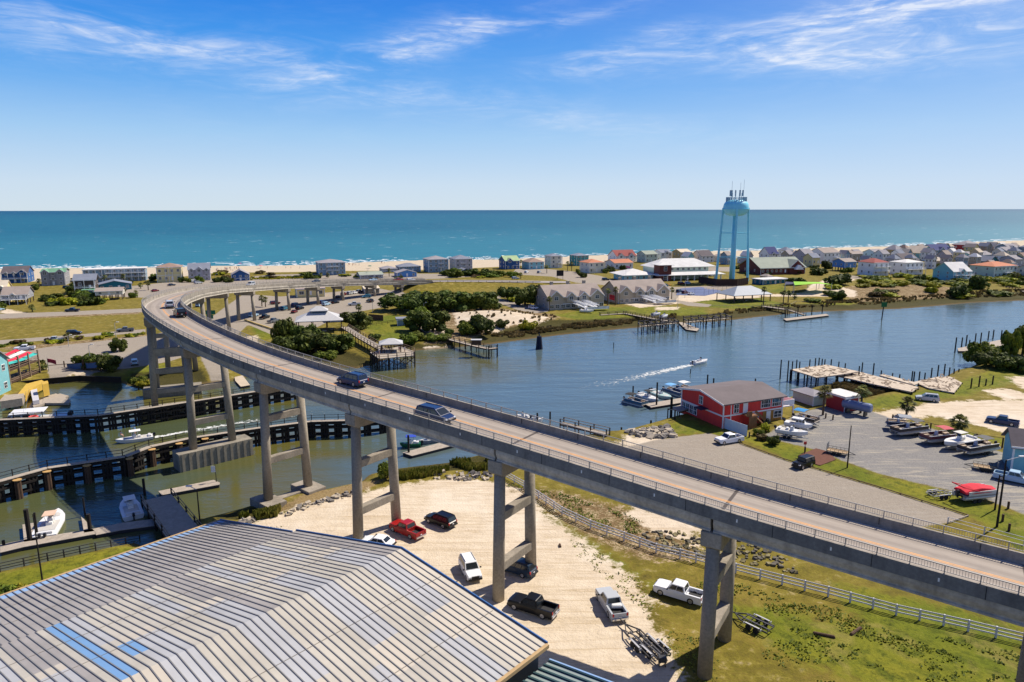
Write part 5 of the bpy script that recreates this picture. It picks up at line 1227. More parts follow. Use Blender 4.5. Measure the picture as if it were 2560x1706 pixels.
RCc=dict(grey=rgb(158,154,158),brown=rgb(158,134,120),dark=rgb(104,96,100),white=rgb(228,226,222),terra=rgb(204,132,98),green=rgb(110,160,130),lime=rgb(176,200,150),tan=rgb(208,192,170),slate=rgb(136,142,156),navy=rgb(56,66,120),maroon=rgb(160,84,78),beige=rgb(226,212,188),sage=rgb(164,172,156),taupe=rgb(168,154,144),pink=rgb(214,190,180))
HL=[]
def house(label,px0,py0,px1,d,ye,yr,kind,wc,rc,fl=2,rz=22,name='beach_house',stilt=0,dorm=(),balc=(),wins=True,cat='house',side=True,chim=0,ridge_frac=.5,oh=.5,zb=None,door=True,w=None,ww=1.2,nwin=None):
    HL.append(((px0+px1)/2,py0,label.split(' with ')[0].split(' under ')[0]))
    a=R_(rz); c_,s_=math.cos(a),math.sin(a); z=1.5
    pxx=lambda X,Y:1280+F*X/(Y*cp+(HC-z)*sp)
    def ext(q_,w_,d_):
        X,Y=G(q_,py0,z); xs_=[pxx(X+c_*u-s_*v,Y+s_*u+c_*v) for u,v in ((0,0),(w_,0),(w_,d_),(0,d_))]; return min(xs_),max(xs_)
    dd=lambda w_:min(d,w_*.95+2.5)
    lo,hi=3.0,70.0
    for _ in range(24):
        wm2=(lo+hi)/2; q_=px0
        for _k in range(3): q_+=px0-ext(q_,wm2,dd(wm2))[0]
        if ext(q_,wm2,dd(wm2))[1]>px1: hi=wm2
        else: lo=wm2
    w=max(4,wm2); d=dd(w); X0,Y0=G(q_,py0,z); z=max(.3,gz(X0,Y0)); 
    h=dict(zip(('r',),(thing(name,label,cat,(X0,Y0,z),a),)))['r']
    xc,yc=X0+c_*w/2-s_*d/2,Y0+s_*w/2+c_*d/2
    he=max(2.4,Hh(X0,Y0,ye)-z); hr=Hh(xc,yc,yr)-z if kind!='flat' else he+.3
    hr=max(hr,he+(.8 if kind!='flat' else 0)); hr=min(hr,he+min(w,d)*.55) if kind!='flat' else hr
    wm_=wl(wc,WC[wc]); rm_=rfm(rc,RCc[rc]); z0=2.5 if stilt else -.6
    b_=MB()
    if kind=='gx': b_.loft([[(x,0,z0),(x,d,z0),(x,d,he),(x,d*ridge_frac,hr-.05),(x,0,he)] for x in (0,w)])
    elif kind=='gy': b_.loft([[(0,y,z0),(w,y,z0),(w,y,he),(w/2,y,hr-.05),(0,y,he)] for y in (0,d)])
    else: b_.box((w/2,d/2,(z0+he)/2),(w,d,he-z0))
    b_.build('wall',wm_,h)
    b_=MB(); t=.22
    def slab(p):  # closed slab from polygon p
        p=[Vector(v) for v in p]; b_.loft([[tuple(v) for v in p],[tuple(v+Vector((0,0,t))) for v in p]])
    if kind=='gx':
        sl1=(hr-he)/(d*ridge_frac); sl2=(hr-he)/(d*(1-ridge_frac))
        slab([(-oh,-oh,he-sl1*oh),(w+oh,-oh,he-sl1*oh),(w+oh,d*ridge_frac,hr),(-oh,d*ridge_frac,hr)]); slab([(-oh,d*ridge_frac,hr),(w+oh,d*ridge_frac,hr),(w+oh,d+oh,he-sl2*oh),(-oh,d+oh,he-sl2*oh)])
    elif kind=='gy':
        sl1=(hr-he)/(w/2)
        slab([(-oh,-oh,he-sl1*oh),(w/2,-oh,hr),(w/2,d+oh,hr),(-oh,d+oh,he-sl1*oh)]); slab([(w/2,-oh,hr),(w+oh,-oh,he-sl1*oh),(w+oh,d+oh,he-sl1*oh),(w/2,d+oh,hr)])
    elif kind=='hip':
        if w>=d: hb=MB(); hip_roof(hb,w,d,he,hr,oh=oh); b_.add([(x+w/2,y+d/2,z_) for x,y,z_ in hb.v],hb.f)
        else: hb=MB(); hip_roof(hb,d,w,he,hr,oh=oh); b_.add([(-y+w/2,x+d/2,z_) for x,y,z_ in hb.v],hb.f)
    else: b_.box((w/2,d/2,he+.15),(w+2*oh,d+2*oh,.45))
    ro=b_.build('roof',rm_,h)
    b3=MB(); b3.box((w/2,-oh-.02 if kind!='flat' else -oh-.04,he-(.12 if kind=='gy' else .05)),(w+2*oh,.08,.3)) if kind!='gy' else None
    for x_ in (0,w): b3.box((x_,-.02,(z0+he)/2),(.3,.1,he-z0))
    b3.box((w/2,-.03,z0+(he-z0)*.5),(w,.06,.22)) if fl>1 else None
    b3.build('corner_trim',trimw,h)
    for (xf,wf) in dorm:
        gw=w*wf; x0=w*xf-gw/2; gh=min(gw*.42,hr-he+.6); gy0=-.7
        base=he-2.2 if wf<.2 else -.3
        b2=MB(); b2.loft([[(x0,y,max(base,z0)),(x0+gw,y,max(base,z0)),(x0+gw,y,he+.1),(x0+gw/2,y,he+gh),(x0,y,he+.1)] for y in (gy0,d*.4)]); b2.build('dormer_wall' if wf<.2 else 'gable_wall',wm_,h)
        b_=MB(); sl=(gh)/(gw/2); slab([(x0-.35,gy0-.35,he+.1-sl*.35),(x0+gw/2,gy0-.35,he+gh+.05),(x0+gw/2,d*.45,he+gh+.05),(x0-.35,d*.45,he+.1-sl*.35)]); slab([(x0+gw/2,gy0-.35,he+gh+.05),(x0+gw+.35,gy0-.35,he+.1-sl*.35),(x0+gw+.35,d*.45,he+.1-sl*.35),(x0+gw/2,d*.45,he+gh+.05)]); b_.build('gable_roof',rm_,h)
        b2=MB(); b2.beam((x0-.35,gy0-.38,he+.1-sl*.35),(x0+gw/2,gy0-.38,he+gh+.1),.08,.35); b2.beam((x0+gw/2,gy0-.38,he+gh+.1),(x0+gw+.35,gy0-.38,he+.1-sl*.35),.08,.35); b2.build('barge_board',trimw,h)
        link('window',winmesh(min(1.8,gw*.5),1.4),h,loc=(x0+gw/2,gy0-.02,he-.5))
    if wins:
        fh=(he-z0)/max(1,fl) if stilt else he/max(1,fl)
        n=nwin or max(2,int(w/3.4))
        for f_ in range(fl):
            zc_=(z0 if stilt else 0)+fh*(f_+.55)
            for i in range(n):
                x=w*(i+.5)/n
                if any(abs(x-w*xf)<w*wf/2+.3 and wf>=.2 for xf,wf in dorm): 
                    link('window',winmesh(ww,min(1.5,fh*.5)),h,loc=(x,-.72,zc_)) if zc_<he-2.2 else None
                    continue
                if f_==0 and door and i==n//2:
                    b2=MB(); b2.box((x,-.03,zc_-.2 if not stilt else z0+1.1),(1.1,.1,2.1)); b2.build('door',trimw,h); continue
                link('window',winmesh(ww,min(1.5,fh*.5)),h,loc=(x,0,zc_))
            if side:
                for yy in (d*.28,d*.72):
                    o=link('window',winmesh(1.1,min(1.4,fh*.45)),h,loc=(w,yy,zc_),rz=PI/2)
                    o=link('window',winmesh(1.1,min(1.4,fh*.45)),h,loc=(0,yy,zc_),rz=-PI/2)
    if stilt:
        pmh=MB().box((0,0,1.0),(.35,.35,3.4)).mesh('pile',M('stilt',rgb(120,104,88),.9,.2))
        for i in range(5):
            for y in (.3,d/2,d-.3): link('pile',pmh,h,loc=(.3+(w-.6)*i/4,y,.4))
    for (x0f,x1f,zf,dep) in balc:  # fraction span, height fraction of eave, depth
        x0,x1=w*x0f,w*x1f; zz_=he*zf if not stilt else max(2.4,he*zf)
        b2=MB(); b2.box(((x0+x1)/2,-dep/2-.01,zz_),(x1-x0,dep,.2))
        for z_ in (.95,.5): b2.beam((x0,-dep,zz_+z_),(x1,-dep,zz_+z_),.07,.09); b2.beam((x0,-dep,zz_+z_),(x0,0,zz_+z_),.07,.09); b2.beam((x1,-dep,zz_+z_),(x1,0,zz_+z_),.07,.09)
        n=max(2,int((x1-x0)/3.2))
        for i in range(n+1): x=x0+(x1-x0)*i/n; b2.box((x,-dep,he/2-.1),(.2,.2,he+.3)) 
        k_=int((x1-x0)/.9)
        for i in range(k_): b2.box((x0+(x1-x0)*i/k_,-dep,zz_+.5),(.05,.05,.9))
        b2.build('balcony',trimw,h)
    for i in range(chim): 
        b2=MB(); b2.box((w*(.2+.6*i/max(1,chim-1) if chim>1 else .5),d*.55,hr+.3),(1.2,1.2,2.6)); b2.build('chimney',wm_,h)
    return h,w,d,he,hr
B=house
B('deep blue beach house with a big white edged front gable at the far left shore',7,709,87,16,682,664,'gx','blue','dark',2,dorm=((.80,.36),(.18,.14),(.48,.14)),balc=((0,1,.42,1.6),))
B('pale yellow gabled house squeezed against the left edge of the photo',-30,760,34,12,722,700,'gx','yellow','beige',2,dorm=((.8,.4),))
B('grey cottage with a white porch colonnade and small dormer at the left edge',7,763,87,13,737,715,'gx','grey','taupe',1,stilt=1,dorm=((.45,.18),),balc=((0,.98,.42,2.2),))
B('grey house with a green roof between two twin front gables',106,715,177,14,680,670,'gx','grey','green',3,dorm=((.18,.34),(.82,.34)))
B('dark brown house raised on stilts with a wide overhanging roof',190,736,248,10,699,684,'gx','brown','slate',1,stilt=1,oh=1.0,balc=((0,1,.45,2),))
B('long flat white roofed motel block with pale blue balconies by the beach',211,707,370,11,674,670,'flat','bluegrey','white',3,balc=((.0,.3,.36,1.8),(.35,.62,.36,1.8),(.66,1,.36,1.8),(.35,1,.68,1.8)),cat='motel',name='motel')
B('small flat roofed teal shed between the stilt house and the cottage',206,739,238,5,726,724,'flat','dteal','green',1,wins=False,name='beach_shed',cat='shed')
B('pale beige cottage on a raised base with two dark windows',241,752,314,9,728,718,'gx','beige','taupe',1,stilt=1)
B('teal gable roofed house behind the beige cottage',246,728,330,12,712,699,'gy','dteal','slate',1,rz=30)
B('big yellow beach house with garage doors and a low hipped roof',394,707,459,14,668,656,'hip','yellow','brown',2,balc=((.36,.64,.42,.8),),ww=1.3)
B('lilac grey beach house with three white edged front gables',473,703,528,14,674,657,'gx','lilac','slate',3,dorm=((.15,.19),(.5,.34),(.85,.19)))
B('small bright blue boarded house with a grey front gable',580,703,624,12,687,673,'gy','blue','grey',2)
B('large blue grey house with a hipped roof and stacked central balconies',791,692,864,17,657,647,'hip','bluegrey','grey',3,balc=((.28,.78,.36,1.6),(.28,.78,.66,1.6)))
B('low house with a pale green roof just behind the bridge end',892,698,958,14,690,679,'gx','grey','sage',1)
B('grey house with a shallow hipped roof left of the twin roofed blue one',949,686,994,12,672,664,'hip','lilac','grey',2)
B('grey blue house with a wide shallow gabled roof on the dune',990,684,1052,12,667,657,'hip','bluegrey','slate',2)
B('small blue and pink fronted house with a low pediment gable',986,694,1042,10,683,674,'gy','sky','grey',1)
B('tall dark blue grey house left of the pair of tall houses',1059,684,1122,14,649,639,'hip','bluegrey','grey',3,balc=((.48,.74,.36,1.2),(.48,.74,.66,1.2)))
B('tall pale lilac house right of the pair of tall houses',1124,681,1181,14,648,637,'hip','lilac','slate',3,balc=((.3,.62,.36,1.2),(.3,.62,.66,1.2)))
B('low dark blue cottage in front of the tall lilac house',1136,690,1184,10,681,671,'gy','dkblue','slate',1)
B('pale grey house with a lime green roof and blue front',1248,674,1299,15,653,640,'gx','blue','lime',2,dorm=((.3,.4),))
B('bright turquoise house under a wide brown roof',1305,674,1360,15,656,645,'hip','aqua','brown',2)
B('tall cream white house with a grey hipped roof by the surf',1362,671,1404,14,641,634,'hip','beige','slate',3,balc=((.6,1,.4,1.5),))
B('vivid teal house with a dark hipped roof by the surf',1424,665,1471,14,640,633,'hip','teal','slate',3,balc=((.3,.95,.5,1.2),))
B('white stucco house with a terracotta roof nearest the park road',1449,684,1511,14,658,648,'hip','cream','terra',2,balc=((.0,.3,.5,1.5),))
B('white house with dark edged red brown gables on the shore',1520,655,1591,15,642,626,'gx','white','maroon',3,dorm=((.2,.3),(.72,.3)))
B('low white building with a long terracotta roof left of the town hall',1513,674,1582,14,659,649,'gx','white','terra',1)
B('pale green two wing house behind the town hall',1592,657,1643,14,637,628,'gx','green','sage',2)
B('grey white gabled house behind the town hall ridge',1632,654,1679,13,633,625,'gx','white','slate',2,dorm=((.5,.3),))
B('tan yellow flat fronted house on open stilts right of the town hall',1680,657,1727,13,632,624,'gx','tan','beige',2,balc=((.3,1,.4,1.4),(.3,1,.7,1.4)))
B('white gabled house with a dark brown roof left of the water tower legs',1728,657,1784,14,642,627,'gx','white','dark',2,stilt=0)
B('grey low roofed house right behind the left leg of the water tower',1779,656,1828,13,643,634,'hip','grey','taupe',2)
B('low white roofed house between the water tower legs',1843,660,1889,12,648,642,'gx','white','white',1)
B('white house with a steep navy blue roof behind the church',1897,655,1946,15,637,619,'gx','white','navy',2,dorm=((.4,.35),))
B('white and aqua house with a slate hipped roof behind the church',1944,652,1982,14,628,619,'hip','white','slate',2)
B('grey roofed house with a gable wall facing left beyond the church',1984,664,2033,14,637,624,'gx','lilac','grey',2)
B('white raised house under a long brown roof beyond the church',2022,660,2096,15,634,621,'gx','white','taupe',2,balc=((.7,1,.5,2),))
B('small cream house below the grey roofed house',2007,668,2049,10,646,635,'gx','yellow','slate',1,stilt=0)
B('brown shingled low house with dark open ground floor',2097,658,2155,14,637,627,'gx','taupe','taupe',1,stilt=1)
B('white sided grey roofed house left of the tan gabled one',2155,656,2211,13,634,625,'gx','white','grey',2)
B('bright sky blue cottage raised on stilts before the church end',2080,679,2139,11,657,648,'gx','sky','taupe',1,stilt=1)
B('white balconied house with a dark red pointed roof on the green slope',2143,691,2220,16,659,647,'hip','white','maroon',2,balc=((0,1,.36,2.2),(0,1,.68,2.2)),rz=16)
B('tan house with a grey roof standing high on the shoreline',2208,650,2258,14,627,614,'hip','tan','grey',2)
B('house with a broad black brown roof behind the white balconied pair',2217,671,2298,15,655,636,'gx','beige','dark',1)
B('bright blue and white house with a tan gable roof in the back rows',2257,650,2335,16,635,617,'gy','aqua','tan',2,balc=((0,1,.5,1.5),))
B('wide navy shingled house in the row nearest the sea',2296,646,2378,14,628,613,'gx','bluegrey','navy',2,dorm=((.45,.25),(.88,.2)))
B('large red walled house with a grey hipped roof on the skyline of roofs',2378,636,2451,16,615,604,'hip','red','grey',2,balc=((.05,.5,.5,1.5),))
B('white balconied house with a flat white roof on the green slope',2223,688,2306,13,659,650,'hip','white','white',2,balc=((.0,1,.45,2.4),),rz=18)
B('open sided house with a bright beige hipped roof in the middle rows',2315,668,2376,13,655,645,'hip','taupe','beige',1)
B('aqua sided house with a brilliant white metal roof and twin balconies',2330,709,2426,15,682,658,'gx','aqua','white',3,dorm=((.45,.3),),balc=((.0,1,.32,2),(.0,1,.66,2)),rz=14)
B('long pale house with a terracotta hipped roof beside the white metal one',2422,696,2540,16,669,656,'hip','green','terra',2,balc=((.4,1,.45,2),))
B('small grey roofed house between the navy and red houses',2341,657,2378,12,640,627,'gx','lilac','taupe',2)
B('aqua row house with a grey roof below the red house',2391,652,2480,13,641,631,'gx','aqua','grey',2)
B('pale blue house with a grey gable roof in the sea row at the right',2480,648,2532,14,630,620,'gx','bluegrey','grey',2,dorm=((.5,.3),))
B('tan roofed house with angled roof planes in the sea row',2460,632,2496,13,619,608,'gy','taupe','beige',2)
B('teal gable ended house with a dark roof in the middle row at the right',2431,668,2495,13,656,642,'gy','dteal','slate',2)
B('grey house with a pale low roof at the right middle row',2498,667,2558,12,651,641,'gx','lilac','grey',1)
B('purple brown roofed house at the right edge behind the palms',2537,697,2610,14,677,664,'gx','beige','taupe',2)
B('grey sea front house at the extreme right edge',2544,642,2610,14,622,610,'hip','bluegrey','slate',2)
B('pale sea front house between the tan roofed and grey ones',2486,640,2545,13,622,612,'gx','bluegrey','grey',2,dorm=((.3,.3),))
# further houses filling the rows of the beach town
r9=random.Random(21); fills=[]
for (xa,xb,ya,yb,n) in ((1700,2060,664,658,5),(1990,2560,662,650,13),(2150,2560,676,664,9),(2240,2560,642,634,8),(2440,2560,690,684,2)):
    for i in range(n):
        t_=(i+r9.uniform(.15,.85))/n; fills.append((xa+(xb-xa)*t_,ya+(yb-ya)*t_+r9.uniform(-2,2)))
for i,(x,y) in enumerate(sorted(fills,key=lambda p:p[0])):
    wc=r9.choice(['white','white','lilac','beige','bluegrey','aqua','yellow','white','taupe']); rc=r9.choice(['grey','taupe','slate','brown','tan','grey','white']); kd=r9.choice(['gx','gy','hip'])
    q_=min(HL,key=lambda h:abs(h[0]-x)+2*abs(h[1]-y)); nm=' '.join(q_[2].split()[:4]); wpx=r9.uniform(26,40); sc_=(y-525)/130
    B(f"{dict(gx='gabled',gy='gable fronted',hip='hip roofed')[kd]} {wc} house under a {rc} roof {'left' if x<q_[0] else 'right'} of the {nm}",x-wpx/2,y,x+wpx/2,12,y-19*sc_-2,y-28*sc_-3,kd,wc,rc,2,rz=22+r9.uniform(-8,8),balc=((0,1,.5,1.6),) if i%2 else ())
# town hall
TH=B('sprawling town hall wing with a pale metal hipped roof at its left end',1534,704,1630,18,689,672,'hip','aqua','white',1,rz=14,name='town_hall',cat='building',oh=2.2,door=False)
h,w,d,he,hr=TH
b_=MB(); b_.box((w+22,12,3.6),(38,16,8.4)); b_.build('main_wall',wl('green',WC['green']),h)
b_=MB(); hb=MB(); hip_roof(hb,42,20,7.8,12.6,oh=.6); b_.add([(x+w+24,y+13,z_) for x,y,z_ in hb.v],hb.f); b_.build('main_roof',rfm('white',RCc['white']),h)
b_=MB(); hb=MB(); hip_roof(hb,46,8,3.6,5.2,oh=.6); b_.add([(x+w+24,y-1.5,z_) for x,y,z_ in hb.v],hb.f); b_.build('porch_roof',rfm('white',RCc['white']),h)
b_=MB(); b_.box((w+6.5,-1,5),(8,8,10)); b_.build('brick_tower',wl('brick',WC['brick']),h); b_=MB(); hb=MB(); hip_roof(hb,9,9,10,11.6,oh=.8); b_.add([(x+w+6.5,y-1,z_) for x,y,z_ in hb.v],hb.f); b_.build('tower_roof',rfm('white',RCc['white']),h)
for i in range(9): link('window',winmesh(1.6,1.4),h,loc=(w+8+i*3.8,3.95,6.4)); 
pmh=MB().box((0,0,1.7),(.5,.5,3.6)).mesh('porch_post',trimw)
for i in range(9): link('porch_post',pmh,h,loc=(w+8+i*4.6,-5.0,0))
for i in range(2): link('window',winmesh(1.8,2.6),h,loc=(w+6.5,-5.02,2.2+i*5.4))
# condominiums: two stepped blocks
def condo(label,px0,py0,px1,ye,yr):
    h,w,d,he,hr=B(label,px0,py0,px1,17,ye,yr,'gx','taupe','taupe',2,rz=20,name='condominium',cat='condominium',dorm=((.13,.24),(.40,.17),(.63,.17),(.87,.24)),chim=3,ww=1.8,nwin=10)
    for xf in (.43,.48,.60,.65):
        b_=MB(); b_.beam((w*xf,-1,he*.5),(w*xf+3.0,-7.5,1.2),1.3,.15); 
        for sg in (-.6,.6): b_.beam((w*xf+sg,-1,he*.5+1),(w*xf+3.0+sg,-7.5,2.2),.1,.5)
        b_.build('white_stair',trimw,h)
    for xf in (.50,.68):
        b_=MB(); b_.box((w*xf+3.4,-8.5,.9),(6,3,.25)); b_.box((w*xf+3.4,-10,1.5),(6,.1,.9)); b_.build('landing',trimw,h)
    return h
condo('left shingled condominium block with four front gables and white stairs',1335,776,1508,745,712)
condo('right shingled condominium block with four front gables and white stairs',1504,760,1672,733,701)
# church
h,w,d,he,hr=B('church with a huge sage green roof over red brick walls',1848,688,2012,26,672,645,'gx','brick','sage',1,rz=14,name='church',cat='church',dorm=((.80,.34),),oh=1.0)
b_=MB(); b_.loft([[(w*.72,y,3.4),(w*.88,y,3.4),(w*.80,y,6.4)] for y in (-4.5,-.5)]); b_.build('porch_gable',trimw,h)
# park sheds
B('long low rust and teal fronted building with a white roof near the playground',1880,716,1969,9,702,699,'flat','dteal','white',1,name='park_building',cat='building',nwin=5)
B('small brown hipped roof hut behind the long white roofed building',1900,702,1931,7,694,686,'hip','taupe','taupe',1,name='park_hut',cat='hut',wins=False)
B('low yellow shop with a pink beige upper wall behind the bridge columns',738,745,812,12,723,719,'flat','yellow','pink',1,name='beach_shop',cat='shop',ww=2.2)
B('small beige shed with a shingled lean-to under the bridge near the embankment',905,735,948,9,722,718,'gx','taupe','beige',1,name='shed',cat='shed',wins=False)
B('low shed with a long grey roof beside the pavilion',826,806,870,7,797,789,'gx','beige','taupe',1,name='shed',cat='shed',wins=False,rz=14)
B('small square blue equipment cabin at the lawn edge by the round shrubs',992,816,1022,4,806,806,'flat','bluegrey','slate',1,name='equipment_cabin',cat='cabin',wins=False,rz=14)
# red marina building
N_=GG(1806,1072); R1=GG(1953,1049); B1=GG(1729,1046)
rz=math.atan2(R1[1]-N_[1],R1[0]-N_[0]); w=math.dist(N_[:2],R1[:2]); d=13.5; z=N_[2]
h=thing('marina_building','two storey bright red boarded building with white trim and a grey roof','building',N_,rz)
he=Hh(N_[0],N_[1],1012)-z; mid=(N_[0]-math.sin(rz)*d/2,N_[1]+math.cos(rz)*d/2); hr=min(he+3.6,Hh(mid[0],mid[1],977)-z)
rw_=M('red_board',rgb(236,66,60),.7,.1,.5,sc2=3,st=(3,3,.3)); b_=MB(); b_.loft([[(x,0,-.5),(x,d,-.5),(x,d,he),(x,d/2,hr-.1),(x,0,he)] for x in (0,w)]); b_.build('wall',rw_,h)
b_=MB(); sl=(hr-he)/(d/2)
for (y0,z0,y1,z1) in ((-.7,he-.7*sl,d/2,hr),(d/2,hr,d+.7,he-.7*sl)): b_.loft([[(-.6,y0,z0),(w+.6,y0,z0),(w+.6,y1,z1),(-.6,y1,z1)],[(-.6,y0,z0+.22),(w+.6,y0,z0+.22),(w+.6,y1,z1+.22),(-.6,y1,z1+.22)]])
b_.build('roof',rfm('charcoal',rgb(118,108,108)),h)
b_=MB(); b_.box((w/2,-.04,he*.5),(w,.08,.3)); b_.box((0-.04,d/2,he*.5),(.08,d,.3)); 
for x in (0,w): b_.box((x,-.04,he/2),(.3,.1,he))
b_.box((-.04,d,he/2),(.1,.3,he)); b_.box((1.9,-.06,he/2),(.2,.08,he)); b_.beam((-.62,-.7,he-.7*sl+.05),(-.62,d/2,hr+.05),.08,.35); b_.beam((-.62,d/2,hr+.05),(-.62,d+.7,he-.7*sl+.05),.08,.35); b_.build('white_trim',trimw,h)
for x,z_,ww,wh in ((3.9,he*.75,1.1,1.7),(12.4,he*.78,1.1,1.5),(13.8,he*.78,1.1,1.5),(15.9,he*.78,1.1,1.5),(17.3,he*.78,1.1,1.5),(10.3,he*.28,1.1,1.3)): link('window',winmesh(ww,wh),h,loc=(min(x*w/18.6,w-1),0,z_))
b_=MB(); b_.box((w*.83,-.03,he*.23),(w*.33,.06,he*.46)); b_.build('timber_panel',M('ochre_board',rgb(176,130,60),.8,.15,1,st=(4,1,.3)),h)
o=link('window',winmesh(1.9,1.3),h,loc=(w*.92,-.08,he*.28)); b_=MB(); b_.box((w*.76,-.09,1.15),(1.1,.1,2.3)); b_.build('door',trimw,h); b_=MB(); b_.box((w*.36,-.05,he*.70),(1.2,.1,2.4)); b_.build('upper_door',trimw,h)
for y,z_ in ((d*.52,he*.82),): link('window',winmesh(1.0,1.6),h,loc=(0,y,z_),rz=-PI/2)
for y in (d*.95,d*.86,d*.76,d*.67): link('window',winmesh(.9,1.7),h,loc=(0,y-.3,he*.27),rz=-PI/2)
st_=M('deck_stain',rgb(140,100,66),.85,.2,1.5); b_=MB()
for i in range(9): b_.box((w*.41+.3*i,-1.5-.0*i,he*.5-.25*i-.1),(.34,1.3,.12))
b_.box((w*.37,-1.2,he*.5),(2.2,2.4,.16)); b_.beam((w*.41,-2.1,he*.5+.9),(w*.41+2.7,-2.1,he*.5-1.3),.1,.5); b_.beam((w*.41+2.7,-1.5,he*.5-2.2),(w*.56,-1.5,.1),1.3,.2); b_.box((w*.3,-2.3,he*.5+.6),(1.4,.1,1.0)); b_.box((w*.36,-2.4,he*.25),(2,.12,he*.48)); b_.build('outside_stair',st_,h)
b_=MB(); b_.box((-1.0,d*.42,2.9),(2.0,2.4,.15)); b_.build('awning',M('awning_dark',(.02,.02,.05),.7,.1),h)
b_=MB(); b_.box((w+1.9,3.4,he*.5),(3.6,6,.2)); b_.box((w+3.7,3.4,he*.5+.8),(.1,6,1.1)); b_.box((w+1.9,.4,he*.5+.8),(3.6,.1,1.1)); 
for x in (w+3.6,): b_.box((x,.5,he*.25),(.25,.25,he*.5)); b_.box((x,6.2,he*.25),(.25,.25,he*.5))
b_.build('side_deck',trimw,h)
for i in range(2): b_=MB(); b_.box((w*.62+i*1.0,-1.1,.55),(.7,.7,1.1)); o=b_.build('wheelie_bin',M('bin_dark',(.03,.04,.03),.6,.1),None,bevel=.05); o.location=N_; o.rotation_euler=(0,0,rz); tag(o,['dark bin with a yellowish lid','second dark bin'][i]+' against the red building wall','bin')
B('pale green walled hut with a pointed grey hip roof behind the red building',1986,1016,2036,6,992,972,'hip','green','grey',1,rz=math.degrees(rz),name='marina_hut',cat='hut',wins=False)
B('small bright red shed with a white lean-to roof behind the palm',2064,1031,2098,5,997,993,'flat','red','white',1,rz=math.degrees(rz),name='garden_shed',cat='shed',wins=False)
B('teal workshop with a dark roof cut off by the right edge of the photo',2504,1180,2600,14,1118,1078,'gx','aqua','dark',1,rz=-24,name='workshop',cat='workshop',wins=False)
# restaurant at left
h,w,d,he,hr=B('teal waterfront restaurant with a grey roof cut by the left edge',-70,990,27,12,910,876,'gx','aqua','grey',2,rz=8,name='restaurant',cat='restaurant')
dA,dB=GG(30,985),GG(106,972); dR=math.atan2(dB[1]-dA[1],dB[0]-dA[0]); dkd=thing('restaurant_deck','two level timber restaurant deck under red white and teal sail awnings','deck',dA,dR); Wd=(lambda a,c:math.dist(a[:2],c[:2]))(GG(30,985),GG(106,972)); 
for k,z_ in enumerate((.3,3.4)):
    MB().box((Wd/2,2.75,z_),(Wd,5.5,.25)).build('floor',brn,dkd); b_=MB()
    for zz_ in (.5,1.0): b_.beam((0,0,z_+zz_),(Wd,0,z_+zz_),.08,.1); b_.beam((Wd,0,z_+zz_),(Wd,5.5,z_+zz_),.08,.1)
    b_.build('railing',tim,dkd)
pmh=MB().box((0,0,3.1),(.3,.3,6.6)).mesh('post',tim)
for i in range(4):
    for y in (0,5.5): link('post',pmh,dkd,loc=(Wd*i/3,y,0))
for i,(c,n_) in enumerate(((rgb(226,40,70),'red'),(rgb(240,236,230),'white'),(rgb(226,40,70),'red'),(rgb(60,190,180),'teal'))):
    b_=MB(); y=5.5-i*1.5; b_.loft([[(0,y,6.5-.35*i),(Wd*.5,y,6.1-.35*i),(Wd,y,6.6-.35*i),(Wd,y-1.1,6.3-.35*i),(Wd*.5,y-1.0,5.9-.35*i),(0,y-1.2,6.2-.35*i)],[(0,y,6.55-.35*i),(Wd*.5,y,6.15-.35*i),(Wd,y,6.65-.35*i),(Wd,y-1.1,6.35-.35*i),(Wd*.5,y-1.0,5.95-.35*i),(0,y-1.2,6.25-.35*i)]]); b_.build('sail_awning',M('sail_'+n_,c,.8,.05),dkd)
tb=MB().box((0,0,.75),(1.6,.8,.08)).box((0,0,.37),(.15,.5,.74)).box((0,.7,.45),(1.6,.25,.06)).box((0,-.7,.45),(1.6,.25,.06)).mesh('table_top',plank)
for i in range(8):
    x,y=Wd*(.12+.25*(i%4)),2.6; t_=link('picnic_table',tb,None); t_.location=Matrix.Translation(dkd.location)@Matrix.Rotation(dR,4,'Z')@Vector((x,y,.43 if i<4 else 3.53)); t_.rotation_euler=(0,0,dR); tag(t_,'picnic table on the '+('lower' if i<4 else 'upper')+' level of the restaurant deck','table','picnic tables of the restaurant '+('lower' if i<4 else 'upper')+' deck')
yd=M('yellow_paint_deck',rgb(214,176,74),.8,.12,1)
def slabthing(name,label,cat,quad,z0,z1,mat,z=None):
    P_=[G(x,y,z1) for x,y in quad]; o=MB().prism(P_,z0,z1).build(name,mat); return tag(o,label,cat)
slabthing('yellow_deck','bright yellow painted step deck in front of the restaurant','deck',[(45,985),(66,960),(104,950),(112,955),(72,975),(62,988)],.3,2.0,yd)
slabthing('yellow_wall','bright yellow wall box at the corner of the restaurant deck','wall',[(104,955),(119,952),(121,958),(106,962)],1.0,4.0,yd)
slabthing('dock_roof','flat grey timber dock platform below the restaurant','dock',[(0,1000),(12,988),(60,984),(55,996),(0,1004)],.6,2.4,plank)
slabthing('gangway','pale ramped gangway beside the yellow deck','gangway',[(76,976),(92,972),(98,1000),(82,1003)],.7,1.6,M('ramp_pale',rgb(206,204,210),.7,.1))
slabthing('floating_dock','grey floating dock lying between the gangway and the cabin cruiser','dock',[(78,1008),(106,998),(150,984),(172,990),(120,1006),(84,1018)],.1,.6,plank)
slabthing('floating_dock','dark floating dock section in the bridge shadow by the bulkhead','dock',[(110,992),(140,984),(176,1000),(172,1008),(106,1008)],.1,.65,plank)
fence('bulkhead','dark timber bulkhead wall along the left bank of the creek',[(-60,975),(0,975),(112,962),(200,954),(303,958)],1.6,dk,(1.5,),z=.0,solid=dk,rh=.2,rw=.5,step=2.2)
